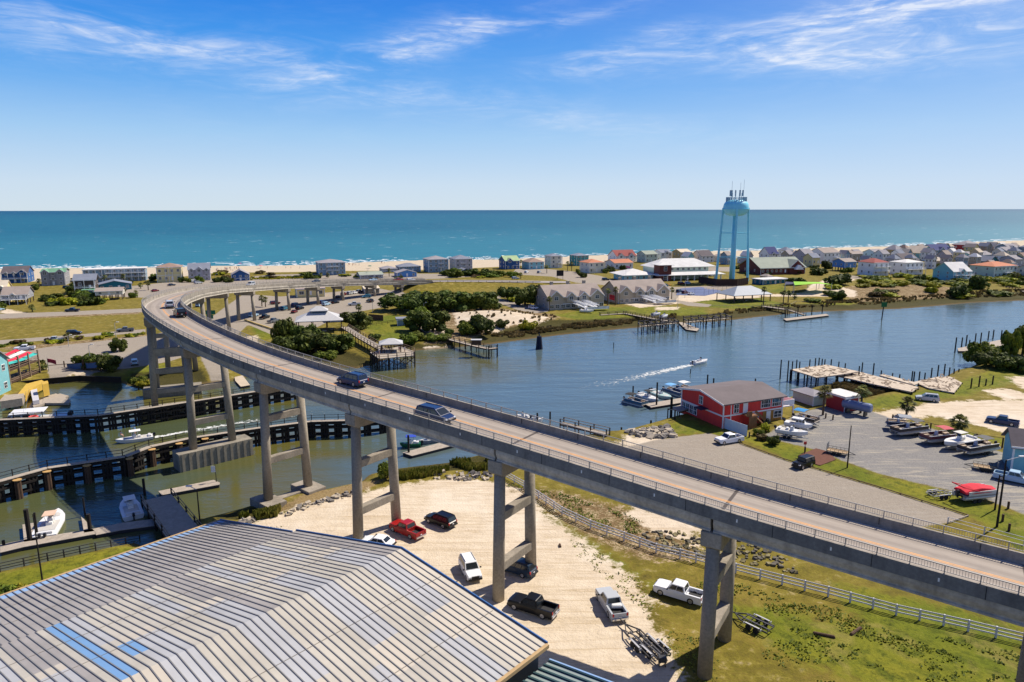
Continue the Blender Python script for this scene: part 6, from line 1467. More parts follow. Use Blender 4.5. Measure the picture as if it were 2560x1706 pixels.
# water tower
wt=rgb(140,228,252); wtm=M('tower_paint',wt,.45,.06,.2,spec=.5)
c0=GG(1836,704); a1=GG(1798,704); tx,ty,tz=GG(1829,703)
T=thing('water_tower','tall turquoise blue water tower with antennas ringing its bulbous tank','water tower',(tx,ty,tz)); 
Htop=Hh(tx,ty,501)-tz; Hbot=Hh(tx,ty,541)-tz; Rr=61/2/F*(ty*cp+(HC-20)*sp); Hm=(Htop+Hbot)/2; hh_=(Htop-Hbot)/2
b_=MB(); secs=[]
for i in range(15):
    t_=-PI/2+PI*i/14; r=Rr*(max(0.02,math.cos(t_)))**.45; secs.append([(r*math.cos(2*PI*k/36),r*math.sin(2*PI*k/36),Hm+hh_*math.sin(t_)) for k in range(36)])
b_.loft(secs); b_.build('tank',wtm,T,smooth=True)
b_=MB(); b_.loft([[(r*math.cos(2*PI*k/36),r*math.sin(2*PI*k/36),z_) for k in range(36)] for r,z_ in ((Rr*1.0,Hm-.9),(Rr*1.07,Hm-.9),(Rr*1.07,Hm-.6),(Rr*1.0,Hm-.6))]); b_.build('balcony_ring',wtm,T)
b_=MB(); b_.tube((0,0,-.5),(0,0,Hbot+1),1.55,1.35,n=20); b_.build('riser',wtm,T,smooth=True)
for k in range(4):
    a=R_(258+90*k); b_=MB(); b_.tube((Rr*1.25*math.cos(a),Rr*1.25*math.sin(a),-.3),(Rr*.98*math.cos(a),Rr*.98*math.sin(a),Hm),.8,.62,n=12); b_.build('leg',wtm,T)
for f_ in (.33,.66):
    r=Rr*(1.25-.27*f_); b_=MB()
    for k in range(4): a,c=R_(258+90*k),R_(348+90*k); b_.tube((r*math.cos(a),r*math.sin(a),Hm*f_),(r*math.cos(c),r*math.sin(c),Hm*f_),.16,n=5)
    b_.build('strut_ring',wtm,T)
am=M('antenna_panel',rgb(150,176,196),.6,.1); apm=MB().box((0,0,1.4),(.55,.3,2.8)).mesh('antenna',am)
for k in range(26):
    a=2*PI*k/26+.1; o=link('antenna',apm,T,loc=(Rr*.78*math.cos(a),Rr*.78*math.sin(a),Htop-1.2),rz=a)
for k in range(9):
    a=2*PI*k/9; rr_=Rr*.5; o=link('antenna',apm,T,loc=(rr_*math.cos(a),rr_*math.sin(a),Htop+2.2),rz=a); o.scale=(1.3,1.3,1.25)
b_=MB()
for k in range(9): a=2*PI*k/9; b_.tube((Rr*.42*math.cos(a),Rr*.42*math.sin(a),Htop-.4),(Rr*.42*math.cos(a),Rr*.42*math.sin(a),Htop+4),.12,n=5)
for x,y,z_ in ((-3,0,11),(1.5,-2,10),(4.5,1,12)): b_.tube((x,y,Htop-.5),(x,y,Htop+z_),.08,n=5)
b_.build('antenna_mast',am,T)
# playground sails, benches, dumpster sign etc.
pg=thing('shade_sail','bright lime green shade sail over the playground','shade sail',GG(2030,728),R_(15)); MB().loft([[(-11,0,4.2),(0,-4.5,5.2),(11,-1,4.0),(9,6,4.6),(-7,6,5.4)],[(-11,0,4.26),(0,-4.5,5.26),(11,-1,4.06),(9,6,4.66),(-7,6,5.46)]]).build('sail',M('lime_sail',rgb(150,214,50),.8,.05),pg)
for x,y in ((-11,0),(11,-1),(9,6),(-7,6)): MB().tube((x,y,-.3),(x,y,4.8),.12,n=6).build('mast',galv,pg)
pg=thing('shade_sail','dark navy shade sail left of the lime green one','shade sail',GG(1998,728),R_(15)); MB().loft([[(-9,0,4.0),(8,-3,4.4),(9,5,3.6),(-5,5,4.9)],[(-9,0,4.06),(8,-3,4.46),(9,5,3.66),(-5,5,4.96)]]).build('sail',M('navy_sail',rgb(44,52,90),.8,.05),pg)
for x,y in ((-9,0),(8,-3),(9,5),(-5,5)): MB().tube((x,y,-.3),(x,y,4.4),.12,n=6).build('mast',galv,pg)
def flag(label,base,top,cols):
    x,y,z=GG(*base); h=Hh(x,y,top)-z; f=thing('flagpole',label,'flagpole',(x,y,z)); MB().tube((0,0,-.2),(0,0,h),.08,.05,n=6).build('pole',galv,f)
    for i,c in enumerate(cols):
        b_=MB(); z1=h-.3-i*1.1; b_.loft([[(0,0,z1),(1.0,.15,z1-.2),(2.4,-.1,z1-.5),(2.4,-.1,z1-1.4-.3),(1.0,.15,z1-1.3),(0,0,z1-1.1)],[(0,.03,z1),(1.0,.18,z1-.2),(2.4,-.07,z1-.5),(2.4,-.07,z1-1.7),(1.0,.18,z1-1.3),(0,.03,z1-1.1)]]); b_.build('flag',M('flag_%d'%(int(c[0]*99+c[1]*9)),c,.8,.05),f)
flag('flagpole with red and white flags before the condominiums',(1522,778),735,[rgb(190,40,50),rgb(214,50,60)])
flag('small flag on a pole beside the restaurant deck',(122,930),892,[rgb(150,40,70)])
flag('tall flagpole with a pink striped flag at the town hall',(1564,712),664,[rgb(200,110,150)])
# jet skis and pool umbrella, lifebuoy
for i in range(4):
    x,y=G(1800+i*11,966-i*1.5,.5); j=thing('jet_ski','jet ski parked on the white float beyond the red roof','jet ski',(x,y,.6),R_(60),'jet skis on the white float'); MB().loft([[(-1.4,-.5,0),(-1.4,.5,0),(-1.4,.4,.5),(-1.4,-.4,.5)],[(.3,-.5,0),(.3,.5,0),(.3,.3,.6),(.3,-.3,.6)],[(1.4,-.08,.15),(1.4,.08,.15),(1.4,.05,.35),(1.4,-.05,.35)]]).build('hull',M('jet_yellow',rgb(214,206,120),.4,.05) if i else M('jet_dark',rgb(60,66,40),.4,.05),j,bevel=.04); MB().box((-.5,0,.65),(1.1,.35,.25)).build('seat',blk,j,bevel=.05)
x,y=G(82,1038,3.2); o=MB(); n=20
o.loft([[((.75+.22*math.cos(2*PI*k/10))*math.cos(2*PI*i/n),(.75+.22*math.cos(2*PI*k/10))*math.sin(2*PI*i/n),.22*math.sin(2*PI*k/10)) for k in range(10)] for i in range(n+1)],cap=False); o=o.build('life_ring',M('ring_red',(.6,.05,.04),.6,.05),None,smooth=True); o.location=(x,y,2.75); tag(o,'red life ring lying on the roof of the moored cabin cruiser','life ring')
# ================================================================ vegetation
def leafmat(n,cols,sc=.9):
    ma=D.materials.new(n); ma.use_nodes=True; t=ma.node_tree; t.nodes.clear(); q=NB(t)
    oi=q.n('ShaderNodeObjectInfo'); oc=q.n('ShaderNodeTexCoord').outputs['Object']
    at=q.n('ShaderNodeAttribute',attribute_name='lf').outputs['Fac']
    c=q.ramp(at,[(i/(len(cols)-1),rgb(*c)) for i,c in enumerate(cols)])
    c=q.n('ShaderNodeHueSaturation',ins={'Hue':q.math('ADD',.485,q.math('MULTIPLY',oi.outputs['Random'],.03)),'Value':q.math('ADD',.8,q.math('MULTIPLY',oi.outputs['Random'],.4)),'Color':c}).outputs[0]
    p=q.n('ShaderNodeBsdfPrincipled',ins={'Base Color':c,'Roughness':.7,'Specular IOR Level':.25})
    tr=q.n('ShaderNodeBsdfTranslucent',ins={'Color':c}); mx=q.n('ShaderNodeMixShader',ins={0:.22,1:p.outputs[0],2:tr.outputs[0]})
    q.n('ShaderNodeOutputMaterial',ins={0:mx.outputs[0]}); return ma
LM={'dark':leafmat('leaves_dark',[(44,54,16),(72,86,26),(118,128,44)]),'mid':leafmat('leaves_mid',[(52,68,16),(96,112,28),(150,158,50)]),'lime':leafmat('leaves_lime',[(94,100,16),(158,160,28),(204,192,54)]),'brown':leafmat('leaves_brown',[(64,54,30),(100,84,48),(140,118,76)]),'grass':leafmat('grass_blades',[(64,76,22),(106,112,34),(154,144,68)]),'palm':leafmat('palm_leaves',[(46,58,20),(88,98,40),(168,162,96)])}
bark=M('bark',rgb(98,82,66),.95,.3,3)
def crown(seed,n,flat=.7,lobes=15,leaf=.085):
    r=random.Random(seed); V=[];Fc=[];A=[]
    L_=[]
    for i in range(lobes):
        a=r.uniform(0,2*PI); rr_=r.uniform(.25,.68); L_.append((rr_*math.cos(a),rr_*math.sin(a),r.uniform(.2,1.05)*flat,r.uniform(.16,.38)))
    L_.append((0,0,.6*flat,.42))
    for k in range(n):
        lx,ly,lz,lr=L_[r.randrange(len(L_))]
        d=Vector((r.gauss(0,1),r.gauss(0,1),r.gauss(0,1))).normalized(); rad=lr*r.uniform(.72,1.06)
        c=Vector((lx,ly,lz))+Vector((d.x*rad,d.y*rad,d.z*rad*.8))
        if c.z<.02: c.z=r.uniform(.02,.2)
        nrm=(d+Vector((r.uniform(-.7,.7),r.uniform(-.7,.7),r.uniform(-.4,.7)))).normalized()
        u=nrm.orthogonal().normalized(); w_=nrm.cross(u); an=r.uniform(0,PI); u,w_=u*math.cos(an)+w_*math.sin(an),w_*math.cos(an)-u*math.sin(an)
        s=leaf*r.uniform(.6,1.4); o=len(V); V+=[tuple(c-u*s),tuple(c-w_*s*.6),tuple(c+u*s),tuple(c+w_*s*.6)]; Fc.append((o,o+1,o+2,o+3))
        f=max(0,min(1,.5+.35*mnoise.noise(Vector((lx*3+seed,ly*3,lz*3)))+.25*mnoise.noise(c*4+Vector((seed,0,0)))+r.uniform(-.22,.22))); A+=[f]
    me=D.meshes.new('crown'); me.from_pydata(V,[],Fc); at=me.attributes.new('lf','FLOAT','FACE'); at.data.foreach_set('value',A); return me
CR=[crown(i,2600,flat=.72+.1*(i%3)) for i in range(4)]+[crown(9,900,leaf=.14),crown(10,900,leaf=.14)]
CRM={}
def crm(i,m_):
    if (i,m_) not in CRM: c=CR[i].copy(); c.materials.append(LM[m_]); CRM[(i,m_)]=c
    return CRM[(i,m_)]
tk_=MB(); tk_.tube((0,0,-.3),(.05,0,.5),.09,.05,n=7); 
for a in range(5): tk_.tube((.03,0,.22),(.42*math.cos(a*1.26),.42*math.sin(a*1.26),.6),.035,.015,n=5)
TRK=tk_.mesh('trunk',bark)
HL+=[(1570,690,'town hall'),(1930,690,'church'),(1050,776,'live oak mass'),(1858,752,'park pavilion'),(1840,700,'water tower')]
used_={}
def nearl(base,x,y,m_,r,ext=''):
    q_=min(HL,key=lambda h:abs(h[0]-x)+2.5*abs(h[1]-y)); dx,dy=x-q_[0],y-q_[1]
    rel='left of' if dx<-14 else 'right of' if dx>14 else 'in front of' if dy>0 else 'behind'
    colr={'dark':'dark green','mid':'mid green','lime':'yellow green','brown':'dry brown'}[m_]; sz='large' if r>4.6 else 'medium' if r>3 else 'small'
    nm=q_[2].split(); nm=' '.join(nm[:6])
    return f'{sz} {colr} {base} {rel} the {nm}'
def shrub(label,px_,py_,r,h=None,m_='dark',group=None,name='shrub',cat='shrub',far=False):
    x,y,z=GG(px_,py_); h=h or r*1.1; t=thing(name,label,cat,(x,y,z-.1),rnd.uniform(0,6),group)
    i=rnd.randrange(4) if not far else 4+rnd.randrange(2)
    o=link('crown',crm(i,m_),t); o.scale=(r,r,h)
    if not far: o=link('trunk',TRK,t); o.scale=(r,r,h)
    return t
# palms (sabal): trunk and a round head of folded fans
def fan(r,V,Fc,A,base,d,L):
    d=d.normalized(); side=d.cross(Vector((0,0,1)));
    if side.length<.1: side=Vector((1,0,0))
    side.normalize(); up=side.cross(d)
    tip0=base+d*L*.45
    n=9; f=r.random()
    for k in range(n):
        a=(k/(n-1)-.5)*2.3; dr=(d*math.cos(a)+side*math.sin(a)); l=L*.62*(1-.25*abs(a)/1.2)
        p1=tip0+dr*l*.55; p2=tip0+dr*l-Vector((0,0,l*.38)); wv2=dr.cross(up).normalized()*l*.085
        o=len(V); V+=[tuple(tip0),tuple(p1-wv2),tuple(p2),tuple(p1+wv2)]; Fc.append((o,o+1,o+2,o+3)); A.append(max(0,min(1,f*.7+r.uniform(0,.3)+(.25 if d.z>.5 else 0))))
    o=len(V); s2=up.cross(d).normalized()*.03; V+=[tuple(base-s2),tuple(base+s2),tuple(tip0+s2),tuple(tip0-s2)]; Fc.append((o,o+1,o+2,o+3)); A.append(.3)
def palmhead(seed,n=46):
    r=random.Random(seed); V=[];Fc=[];A=[]
    for i in range(n):
        a=r.uniform(0,2*PI); e=r.uniform(-.75,1.35); fan(r,V,Fc,A,Vector((0,0,0)),Vector((math.cos(a)*math.cos(e),math.sin(a)*math.cos(e),math.sin(e))),r.uniform(1.5,2.0))
    me=D.meshes.new('fronds'); me.from_pydata(V,[],Fc); at=me.attributes.new('lf','FLOAT','FACE'); at.data.foreach_set('value',A); me.materials.append(LM['palm']); return me
PH=[palmhead(1),palmhead(2),palmhead(3)]
PTR=MB().tube((0,0,-.3),(0,0,1),.26,.2,n=10).mesh('trunk',bark)
def palm(label,px_,py_,top,sc=1.0,group=None):
    x,y,z=GG(px_,py_); h=max(1.5,Hh(x,y,top)-z-1.3*sc); t=thing('palm_tree',label,'palm tree',(x,y,z),rnd.uniform(0,6),group)
    o=link('trunk',PTR,t); o.scale=(1,1,h); o=link('fronds',rnd.choice(PH),t,loc=(0,0,h)); o.scale=(sc,)*3
palm('palm tree in front of the small red shed',2057,1038,968,1.05)
palm('palm tree standing by the grey blue tank',2151,1033,967,1.05)
palm('round headed palm tree left of the trailer row on the sand',2266,1038,996,1.1)
palm('short bushy palm behind the maroon pontoon boat',2396,1076,1040,1.15)
palm('palm tree beside the silver pickup behind the pavilion',897,780,760,1.0)
for l,x,b0,t0 in [('tall palm on the park lawn right of the blue grey pavilion',1908,765,718),('leaning palm on the park lawn left of the play area',1958,760,728),('double palm behind the play area',1970,757,728),('small palm at the play area edge',1986,748,740),('palm tree in front of the left condominium block',1373,779,742),('palm at the corner of the right condominium block',1519,764,722),('second palm between the two condominium blocks',1538,764,718),('palm tree at the right end of the right condominium',1679,748,720),('palm on the road verge at the embankment end',1302,697,682),('palm among the shrubs by the beach lots',1367,684,664),('left one of the palm pair by the teal house',1419,678,654),('right one of the palm pair by the teal house',1429,678,655),('palm beside the turquoise house corner',1302,672,650),('palm below the small pink and blue house',973,692,671),('palm left of the terracotta corner house',1520,676,664),
 ('left palm before the flat white roofed motel',263,712,686),('right palm before the flat white roofed motel',310,712,684),('tallest palm beside the light street curve',371,726,702),('palm left of the tallest one at the street curve',352,722,706),('short palm right under the street curve palms',340,740,730),('palm at the end of the grey cottage driveway',81,780,760),('palm under the bridge beside the red banner pole',655,766,738),('second palm under the bridge beside the banner pole',664,768,742),('palm in front of the big blue grey house',802,696,682),('second palm before the big blue grey house',820,696,683),('palm at the right edge behind the white fence',2532,706,682),('second palm at the right edge behind the white fence',2541,706,684),('palm next to the dark brown stilt house',182,714,694),('palm left of the green roofed house',99,718,695),('palm beside the left road in the grass verge',171,852,840),('palm on the restaurant corner by the flag',107,925,898)]:
    palm(l,x,b0,t0,.95)
shrub('low dark palmetto bush at the lower left grass corner',10,1500,2.0,1.8,'mid'); shrub('yellow green bush beside the dark palmetto in the lower left corner',42,1492,1.5,1.3,'lime')
# big dark shrubs
S=shrub
for l,x,y,r,h,m_ in [
('large dark evergreen at the left foot of the big creek thicket',735,885,7.0,6.5,'dark'),('broad dark evergreen in the middle of the creek thicket',790,880,7.5,6.5,'dark'),('rounded evergreen at the right side of the creek thicket',845,880,6.0,5.5,'dark'),('tall pine topped evergreen at the back of the creek thicket',716,858,5.0,8.0,'dark'),('evergreen under the pavilion posts in the creek thicket',765,858,5.5,6.0,'dark'),('light green bush low in the creek thicket',862,870,3.8,3.2,'mid'),('bush spilling down towards the marsh below the thicket',815,898,4.0,2.6,'mid'),
('round evergreen tree beside the pavilion end of the boardwalk',892,822,6.5,7.0,'dark'),('small dark bush hanging at the boardwalk head',890,835,3.2,3.2,'dark'),('dark bush beside the boardwalk on the lawn',938,852,2.8,2.6,'dark'),
('wide dark live oak mass behind the lawn seen against the embankment, left part',1000,775,10,7,'dark'),('wide dark live oak mass behind the lawn, second part',1050,775,12,8.5,'dark'),('wide dark live oak mass behind the lawn, third part',1100,778,11,8.5,'dark'),('wide dark live oak mass behind the lawn, fourth part',1150,776,12,8.5,'dark'),('wide dark live oak mass behind the lawn, right end',1205,776,10,8,'dark'),('yellow green shrub top behind the live oak mass',1062,752,8,5,'lime'),('yellow green shrub at the back of the live oak mass right side',1150,756,8,5,'mid'),
('big round dark shrub at the end of the blue cabin',1050,826,7,7,'dark'),('big round dark shrub joined to the one by the blue cabin',1082,828,8,7.5,'dark'),('lighter shrub left of the big round dark pair',1048,800,5,5,'mid'),('round olive shrub on the dune left of the darker one',1166,836,5.5,5,'mid'),('round dark shrub on the dune right of the olive one',1200,836,6.5,6.5,'dark'),('small dark shrub on the dune path',1254,808,3.2,3.2,'dark'),('round bright shrub at the dune end near the marsh',1320,812,4.0,4,'lime'),('little dark shrub at the lawn below the big pair',1120,838,2.2,2.6,'dark'),
('dark tree beside the lane left of the condominium',1275,750,7,7,'dark'),('large dark tree nearest the left condominium wall',1312,764,8,8,'dark'),('dark tree tucked behind the left condominium corner',1340,745,8,7,'dark'),('light green shrub before the lane trees',1281,755,3,2.6,'lime'),
('bright green bush beside the fishing platform',1018,864,4.0,3.5,'mid'),('green bank shrub right of the fishing platform',1045,868,4.2,2.8,'mid'),('green bank shrub at the foot of the creek pier',1085,862,4.5,2.6,'mid'),('green bank shrub beside the creek pier walkway',1110,858,3.5,2.2,'mid'),
('small round tree on the verge before the bridge shadow',300,878,3.4,4.2,'dark'),
('dark spiky bush mass by the bulkhead in the bridge shadow, left part',215,950,4.2,4.0,'dark'),('dark spiky bush mass by the bulkhead in the bridge shadow, middle part',245,950,4.2,4.4,'dark'),('dark spiky bush mass by the bulkhead in the bridge shadow, right part',278,945,4.4,4.6,'dark'),
('reedy green bush on the creek bank by the bridge footing',345,962,2.6,2.2,'mid'),('reedy yellow bush at the water edge by the bridge footing',362,968,2.2,1.8,'lime'),
('clipped round shrub at the marina path start',1936,1112,1.6,1.9,'dark'),('loose flowering shrub by the white boat stern',1915,1078,1.4,1.6,'lime'),('loose shrub nearest the white wall',1896,1090,1.3,1.4,'mid'),('low dry shrub beside the clipped round one',1906,1100,1.4,1.2,'brown'),
('round bush on the park shore lawn',2098,750,5.5,5.0,'dark'),('low pale bush on the park lawn edge',2034,756,4.5,2.0,'mid'),
('large leaning tree over the water at the right shore',2445,910,5.5,7,'mid'),('dark low tree below the leaning tree',2462,915,4.5,4,'dark'),('dark bush at the right shore behind the grass',2512,922,5,4.5,'dark'),('dark bush at the right edge of the shore',2550,930,4.5,4,'dark'),('tall thin topped tree by the distant dock',2524,895,3.5,8,'mid'),('tree reaching out of the right edge',2555,888,4.5,9,'mid'),
('reeds and bushes on the mud beside the bridge pier',968,1195,2.0,2.6,'mid'),
]: S(l,x,y,r,h,m_)
grp='low shrubs of the far green dune slope'
for i in range(80):
    t_=rnd.random(); x=2070+t_*500; y=rnd.choice([rnd.uniform(694,722),rnd.uniform(694,742)])-(x-2070)*.006
    if x<2150 and y<712: continue
    m_=rnd.choice(['lime','lime','mid','mid','lime','brown' if y>722 else 'lime']); r_=rnd.uniform(4,8); S(nearl('dune shrub',x,y,m_,r_-2),x,y,r_,rnd.uniform(1.6,3.6),m_,grp,far=True)
for l,x,y,r,h,m_ in [('big dark tree left of the aqua house with the white roof',2300,708,5.5,6,'dark'),('big dark tree right of the aqua house with the white roof',2440,722,6.5,8,'dark'),('dark tree at the dune foot right of the slope',2395,742,6.5,7,'dark'),('dark tree low on the dune left slope',2100,712,10,7,'dark'),('dark hedge tree right beside the church',1990,712,7,5,'dark'),('dark tree before the blue cottage',2045,688,6,6,'dark'),('rounded evergreen by the brown raised house',2065,672,6,7,'dark')]: S(l,x,y,r,h,m_,far=True)
grp='dark bushes of the left roadside thicket'
for i in range(28):
    x=rnd.uniform(105,262); y=rnd.uniform(742,770)-(x-105)*.01
    r_=rnd.uniform(3,5.5); m_=rnd.choice(['dark','dark','mid','lime']); S(nearl('thicket bush',x,y,m_,r_),x,y,r_,rnd.uniform(2,4.5),m_,grp,far=True)
grp='scrub bushes on the embankment edge of the beach lots'
for i in range(26):
    x=rnd.uniform(1100,1285); r_=rnd.uniform(4,6.5); m_=rnd.choice(['dark','mid','mid']); S(nearl('scrub bush',x,690,m_,r_-1),x,rnd.uniform(687,694),r_,rnd.uniform(3,5.5),m_,grp,far=True)
grp='low dune bushes along the beach'
for i in range(30):
    x=rnd.choice([rnd.uniform(630,790),rnd.uniform(860,1060),rnd.uniform(540,600),rnd.uniform(1180,1250)]); r_=rnd.uniform(2.5,6); y=rnd.uniform(682,697); m_=rnd.choice(['mid','lime','dark','brown']); S(nearl('dune bush',x,y,m_,r_),x,y,r_,rnd.uniform(1.2,2.6),m_,grp,far=True)
grp='weedy bushes of the roadside strip'
for i in range(18):
    x=rnd.uniform(0,360); S('weedy bush in the strip between the two left roads',x,865-x*.085+rnd.uniform(-3,8),rnd.uniform(1.2,2.8),rnd.uniform(.8,1.8),rnd.choice(['brown','mid','lime']),grp,far=True)
grp='garden bushes between the beach houses'
for i in range(40):
    x=rnd.uniform(1400,2560); y=690-(x-1400)*.022+rnd.uniform(-12,12)
    r_=rnd.uniform(2,4.5); m_=rnd.choice(['dark','dark','mid']); S(nearl('garden bush',x,y,m_,r_+1),x,y,r_,rnd.uniform(2,5),m_,grp,far=True)
grp='bushes behind the houses at the left'
for x,y in [(92,725),(180,730),(185,722),(320,712),(385,702),(388,698),(455,706),(540,706),(548,704),(563,705),(575,707),(470,706),(500,706),(300,735),(330,745),(0,775),(-5,765),(785,697),(793,696),(770,698)]:
    r_=rnd.uniform(2.5,4); m_=rnd.choice(['dark','mid']); S(nearl('house side bush',x,y,m_,r_),x,y,r_,rnd.uniform(2.5,4.5),m_,grp,far=True)
# grass and marsh tufts as ground cover
def tufts(name,label,polys,n,h0,h1,m_,w=.5,zo=0):
    V=[];Fc=[];A=[]
    for poly in polys:
        P_=[GG(x,y)[:2] for x,y in poly]; xs_=[p[0] for p in P_]; ys_=[p[1] for p in P_]
        X=np.random.RandomState(len(V)+n).uniform(min(xs_),max(xs_),n*4); Y=np.random.RandomState(len(V)+n+1).uniform(min(ys_),max(ys_),n*4)
        ok=sdf(X,Y,P_)>0; X=X[ok][:n];Y=Y[ok][:n]; Z=landh(X,Y)
        for x,y,z in zip(X,Y,Z):
            nz=mnoise.noise(Vector((x*.25,y*.25,3))); 
            if nz<-.12: continue
            f=max(0,min(1,.5+nz+rnd.uniform(-.3,.3)))
            for k in range(4):
                a=rnd.uniform(0,2*PI); h=rnd.uniform(h0,h1); ww=w*rnd.uniform(.3,1); dx,dy=math.cos(a)*ww,math.sin(a)*ww; ox,oy=rnd.uniform(-.3,.3),rnd.uniform(-.3,.3)
                o=len(V); ly=(1.2*ww if h1<.3 else .25*ww); V+=[(x+ox-dx*.4,y+oy-dy*.4,z-.03),(x+ox+dx*.4,y+oy+dy*.4,z-.03),(x+ox+dx*.7-dy*ly/ww,y+oy+dy*.7+dx*ly/ww,z+h),(x+ox-dx*.7-dy*ly/ww,y+oy-dy*.7+dx*ly/ww,z+h*.8)]; Fc.append((o,o+1,o+2,o+3)); A.append(f)
    me=D.meshes.new(name); me.from_pydata(V,[],Fc); at=me.attributes.new('lf','FLOAT','FACE'); at.data.foreach_set('value',A); me.materials.append(LM[m_]); tag(link(name,me),label,'grass',kind='stuff')
tufts('marsh_grass','tall green marsh grass along the near bank under the bridge',[[(950,1195),(1119,1160),(1200,1146),(1255,1140),(1250,1170),(1190,1180),(1130,1184),(1010,1202)],[(600,1296),(660,1276),(700,1275),(690,1292),(620,1304)]],1500,.5,1.2,'grass',.3)
tufts('weeds','rough olive weeds filling the ditch and the grass under the bridge',[[(1262,1215),(1330,1215),(1420,1240),(1520,1270),(1600,1300),(1600,1345),(1500,1325),(1400,1280),(1320,1225)],[(1760,1440),(2000,1500),(2300,1575),(2560,1640),(2560,1680),(2200,1600),(1900,1530),(1740,1480)],[(2000,1560),(2300,1600),(2560,1706),(2100,1760),(1900,1640)]],420,.06,.2,'mid',.2)
tufts('dry_weeds','dry yellow weed tufts at the edge of the sand lot',[[(1401,1325),(1524,1400),(1625,1480),(1640,1560),(1560,1480),(1450,1390)],[(1640,1560),(1760,1600),(1900,1706),(1700,1720)],[(560,1316),(640,1305),(720,1312),(700,1325),(600,1330)]],140,.04,.12,'mid',.18)
tufts('dune_scrub','dry scrub clumps scattered over the sandy creek dune',[[(1135,785),(1290,778),(1400,792),(1380,812),(1240,825),(1150,822)]],160,.4,1.1,'brown',.8)
tufts('salt_marsh','dark salt marsh grass lining the far shore',[[(1150,870),(1280,832),(1480,806),(1690,797),(1690,806),(1560,819),(1400,836),(1283,850),(1200,862)],[(1790,790),(1980,772),(2150,764),(2330,752),(2560,740),(2560,748),(2350,762),(2140,773),(1930,787),(1800,798)],[(2040,1000),(2089,962),(2170,955),(2230,972),(2130,1002)]],2600,.4,1.0,'brown',1.0)
tufts('dune_grass','yellow dune grass behind the beach',[[(560,695),(700,688),(790,690),(790,697),(640,700),(560,704)]],900,.5,1.0,'lime',.8)
# wakes
wkm=D.materials.new('wake_foam'); wkm.use_nodes=True; t=wkm.node_tree; t.nodes.clear(); q=NB(t)
uv=q.n('ShaderNodeUVMap',uv_map='uv').outputs[0]; su=q.n('ShaderNodeSeparateXYZ',ins={0:uv}); oc=q.n('ShaderNodeTexCoord').outputs['Object']
n1=q.noise(oc,1.1,7,.7,.6); ed=q.math('SUBTRACT',1,q.math('POWER',q.math('ABSOLUTE',su.outputs[1]),2.0)); ln_=q.math('SUBTRACT',1.0,su.outputs[0])
fa=q.ss(q.math('ADD',n1,q.math('MULTIPLY',q.math('SUBTRACT',q.math('MULTIPLY',ed,q.math('POWER',ln_,.6)),.75),.42)),.44,.60)
di=q.n('ShaderNodeBsdfDiffuse',ins={0:(.72,.74,.72,1)}); tp=q.n('ShaderNodeBsdfTransparent'); mx=q.n('ShaderNodeMixShader',ins={0:q.math('MULTIPLY',fa,.85),1:tp.outputs[0],2:di.outputs[0]}); q.n('ShaderNodeOutputMaterial',ins={0:mx.outputs[0]})
def wake(label,path,w0,w1,dens):
    P_=[G(x,y,.02) for x,y in path]; rs2=resample(P_,1.5); n=len(rs2); V=[];U=[];Fc=[]
    for i,(x,y,a) in enumerate(rs2):
        w=w0+(w1-w0)*(i/n)**.7
        for k in range(7):
            o=(k/3-1)*w; V.append((x-math.sin(a)*o,y+math.cos(a)*o,.03+.12*abs(k/3-1)**2*(1-i/n)*rnd.uniform(.3,1))); U.append((i/n,k/3-1))
    for i in range(n-1):
        for k in range(6): o=i*7+k; Fc.append((o,o+7,o+8,o+1))
    me=D.meshes.new('wake_foam'); me.from_pydata(V,[],Fc); ul=me.uv_layers.new(name='uv')
    for l in me.loops: ul.data[l.index].uv=U[l.vertex_index]
    me.materials.append(wkm); tag(link('wake_foam',me),label,'wake',kind='stuff')
wake('white foam trail behind the centre console boat in the channel',[(385,1094),(480,1078),(600,1058),(780,1035),(900,1022)],1.0,4.0,22)
wake('long white foam trail of the speeding boat on the wide water',[(1732,912),(1660,928),(1560,950),(1470,968),(1360,985)],1.2,6.5,24)
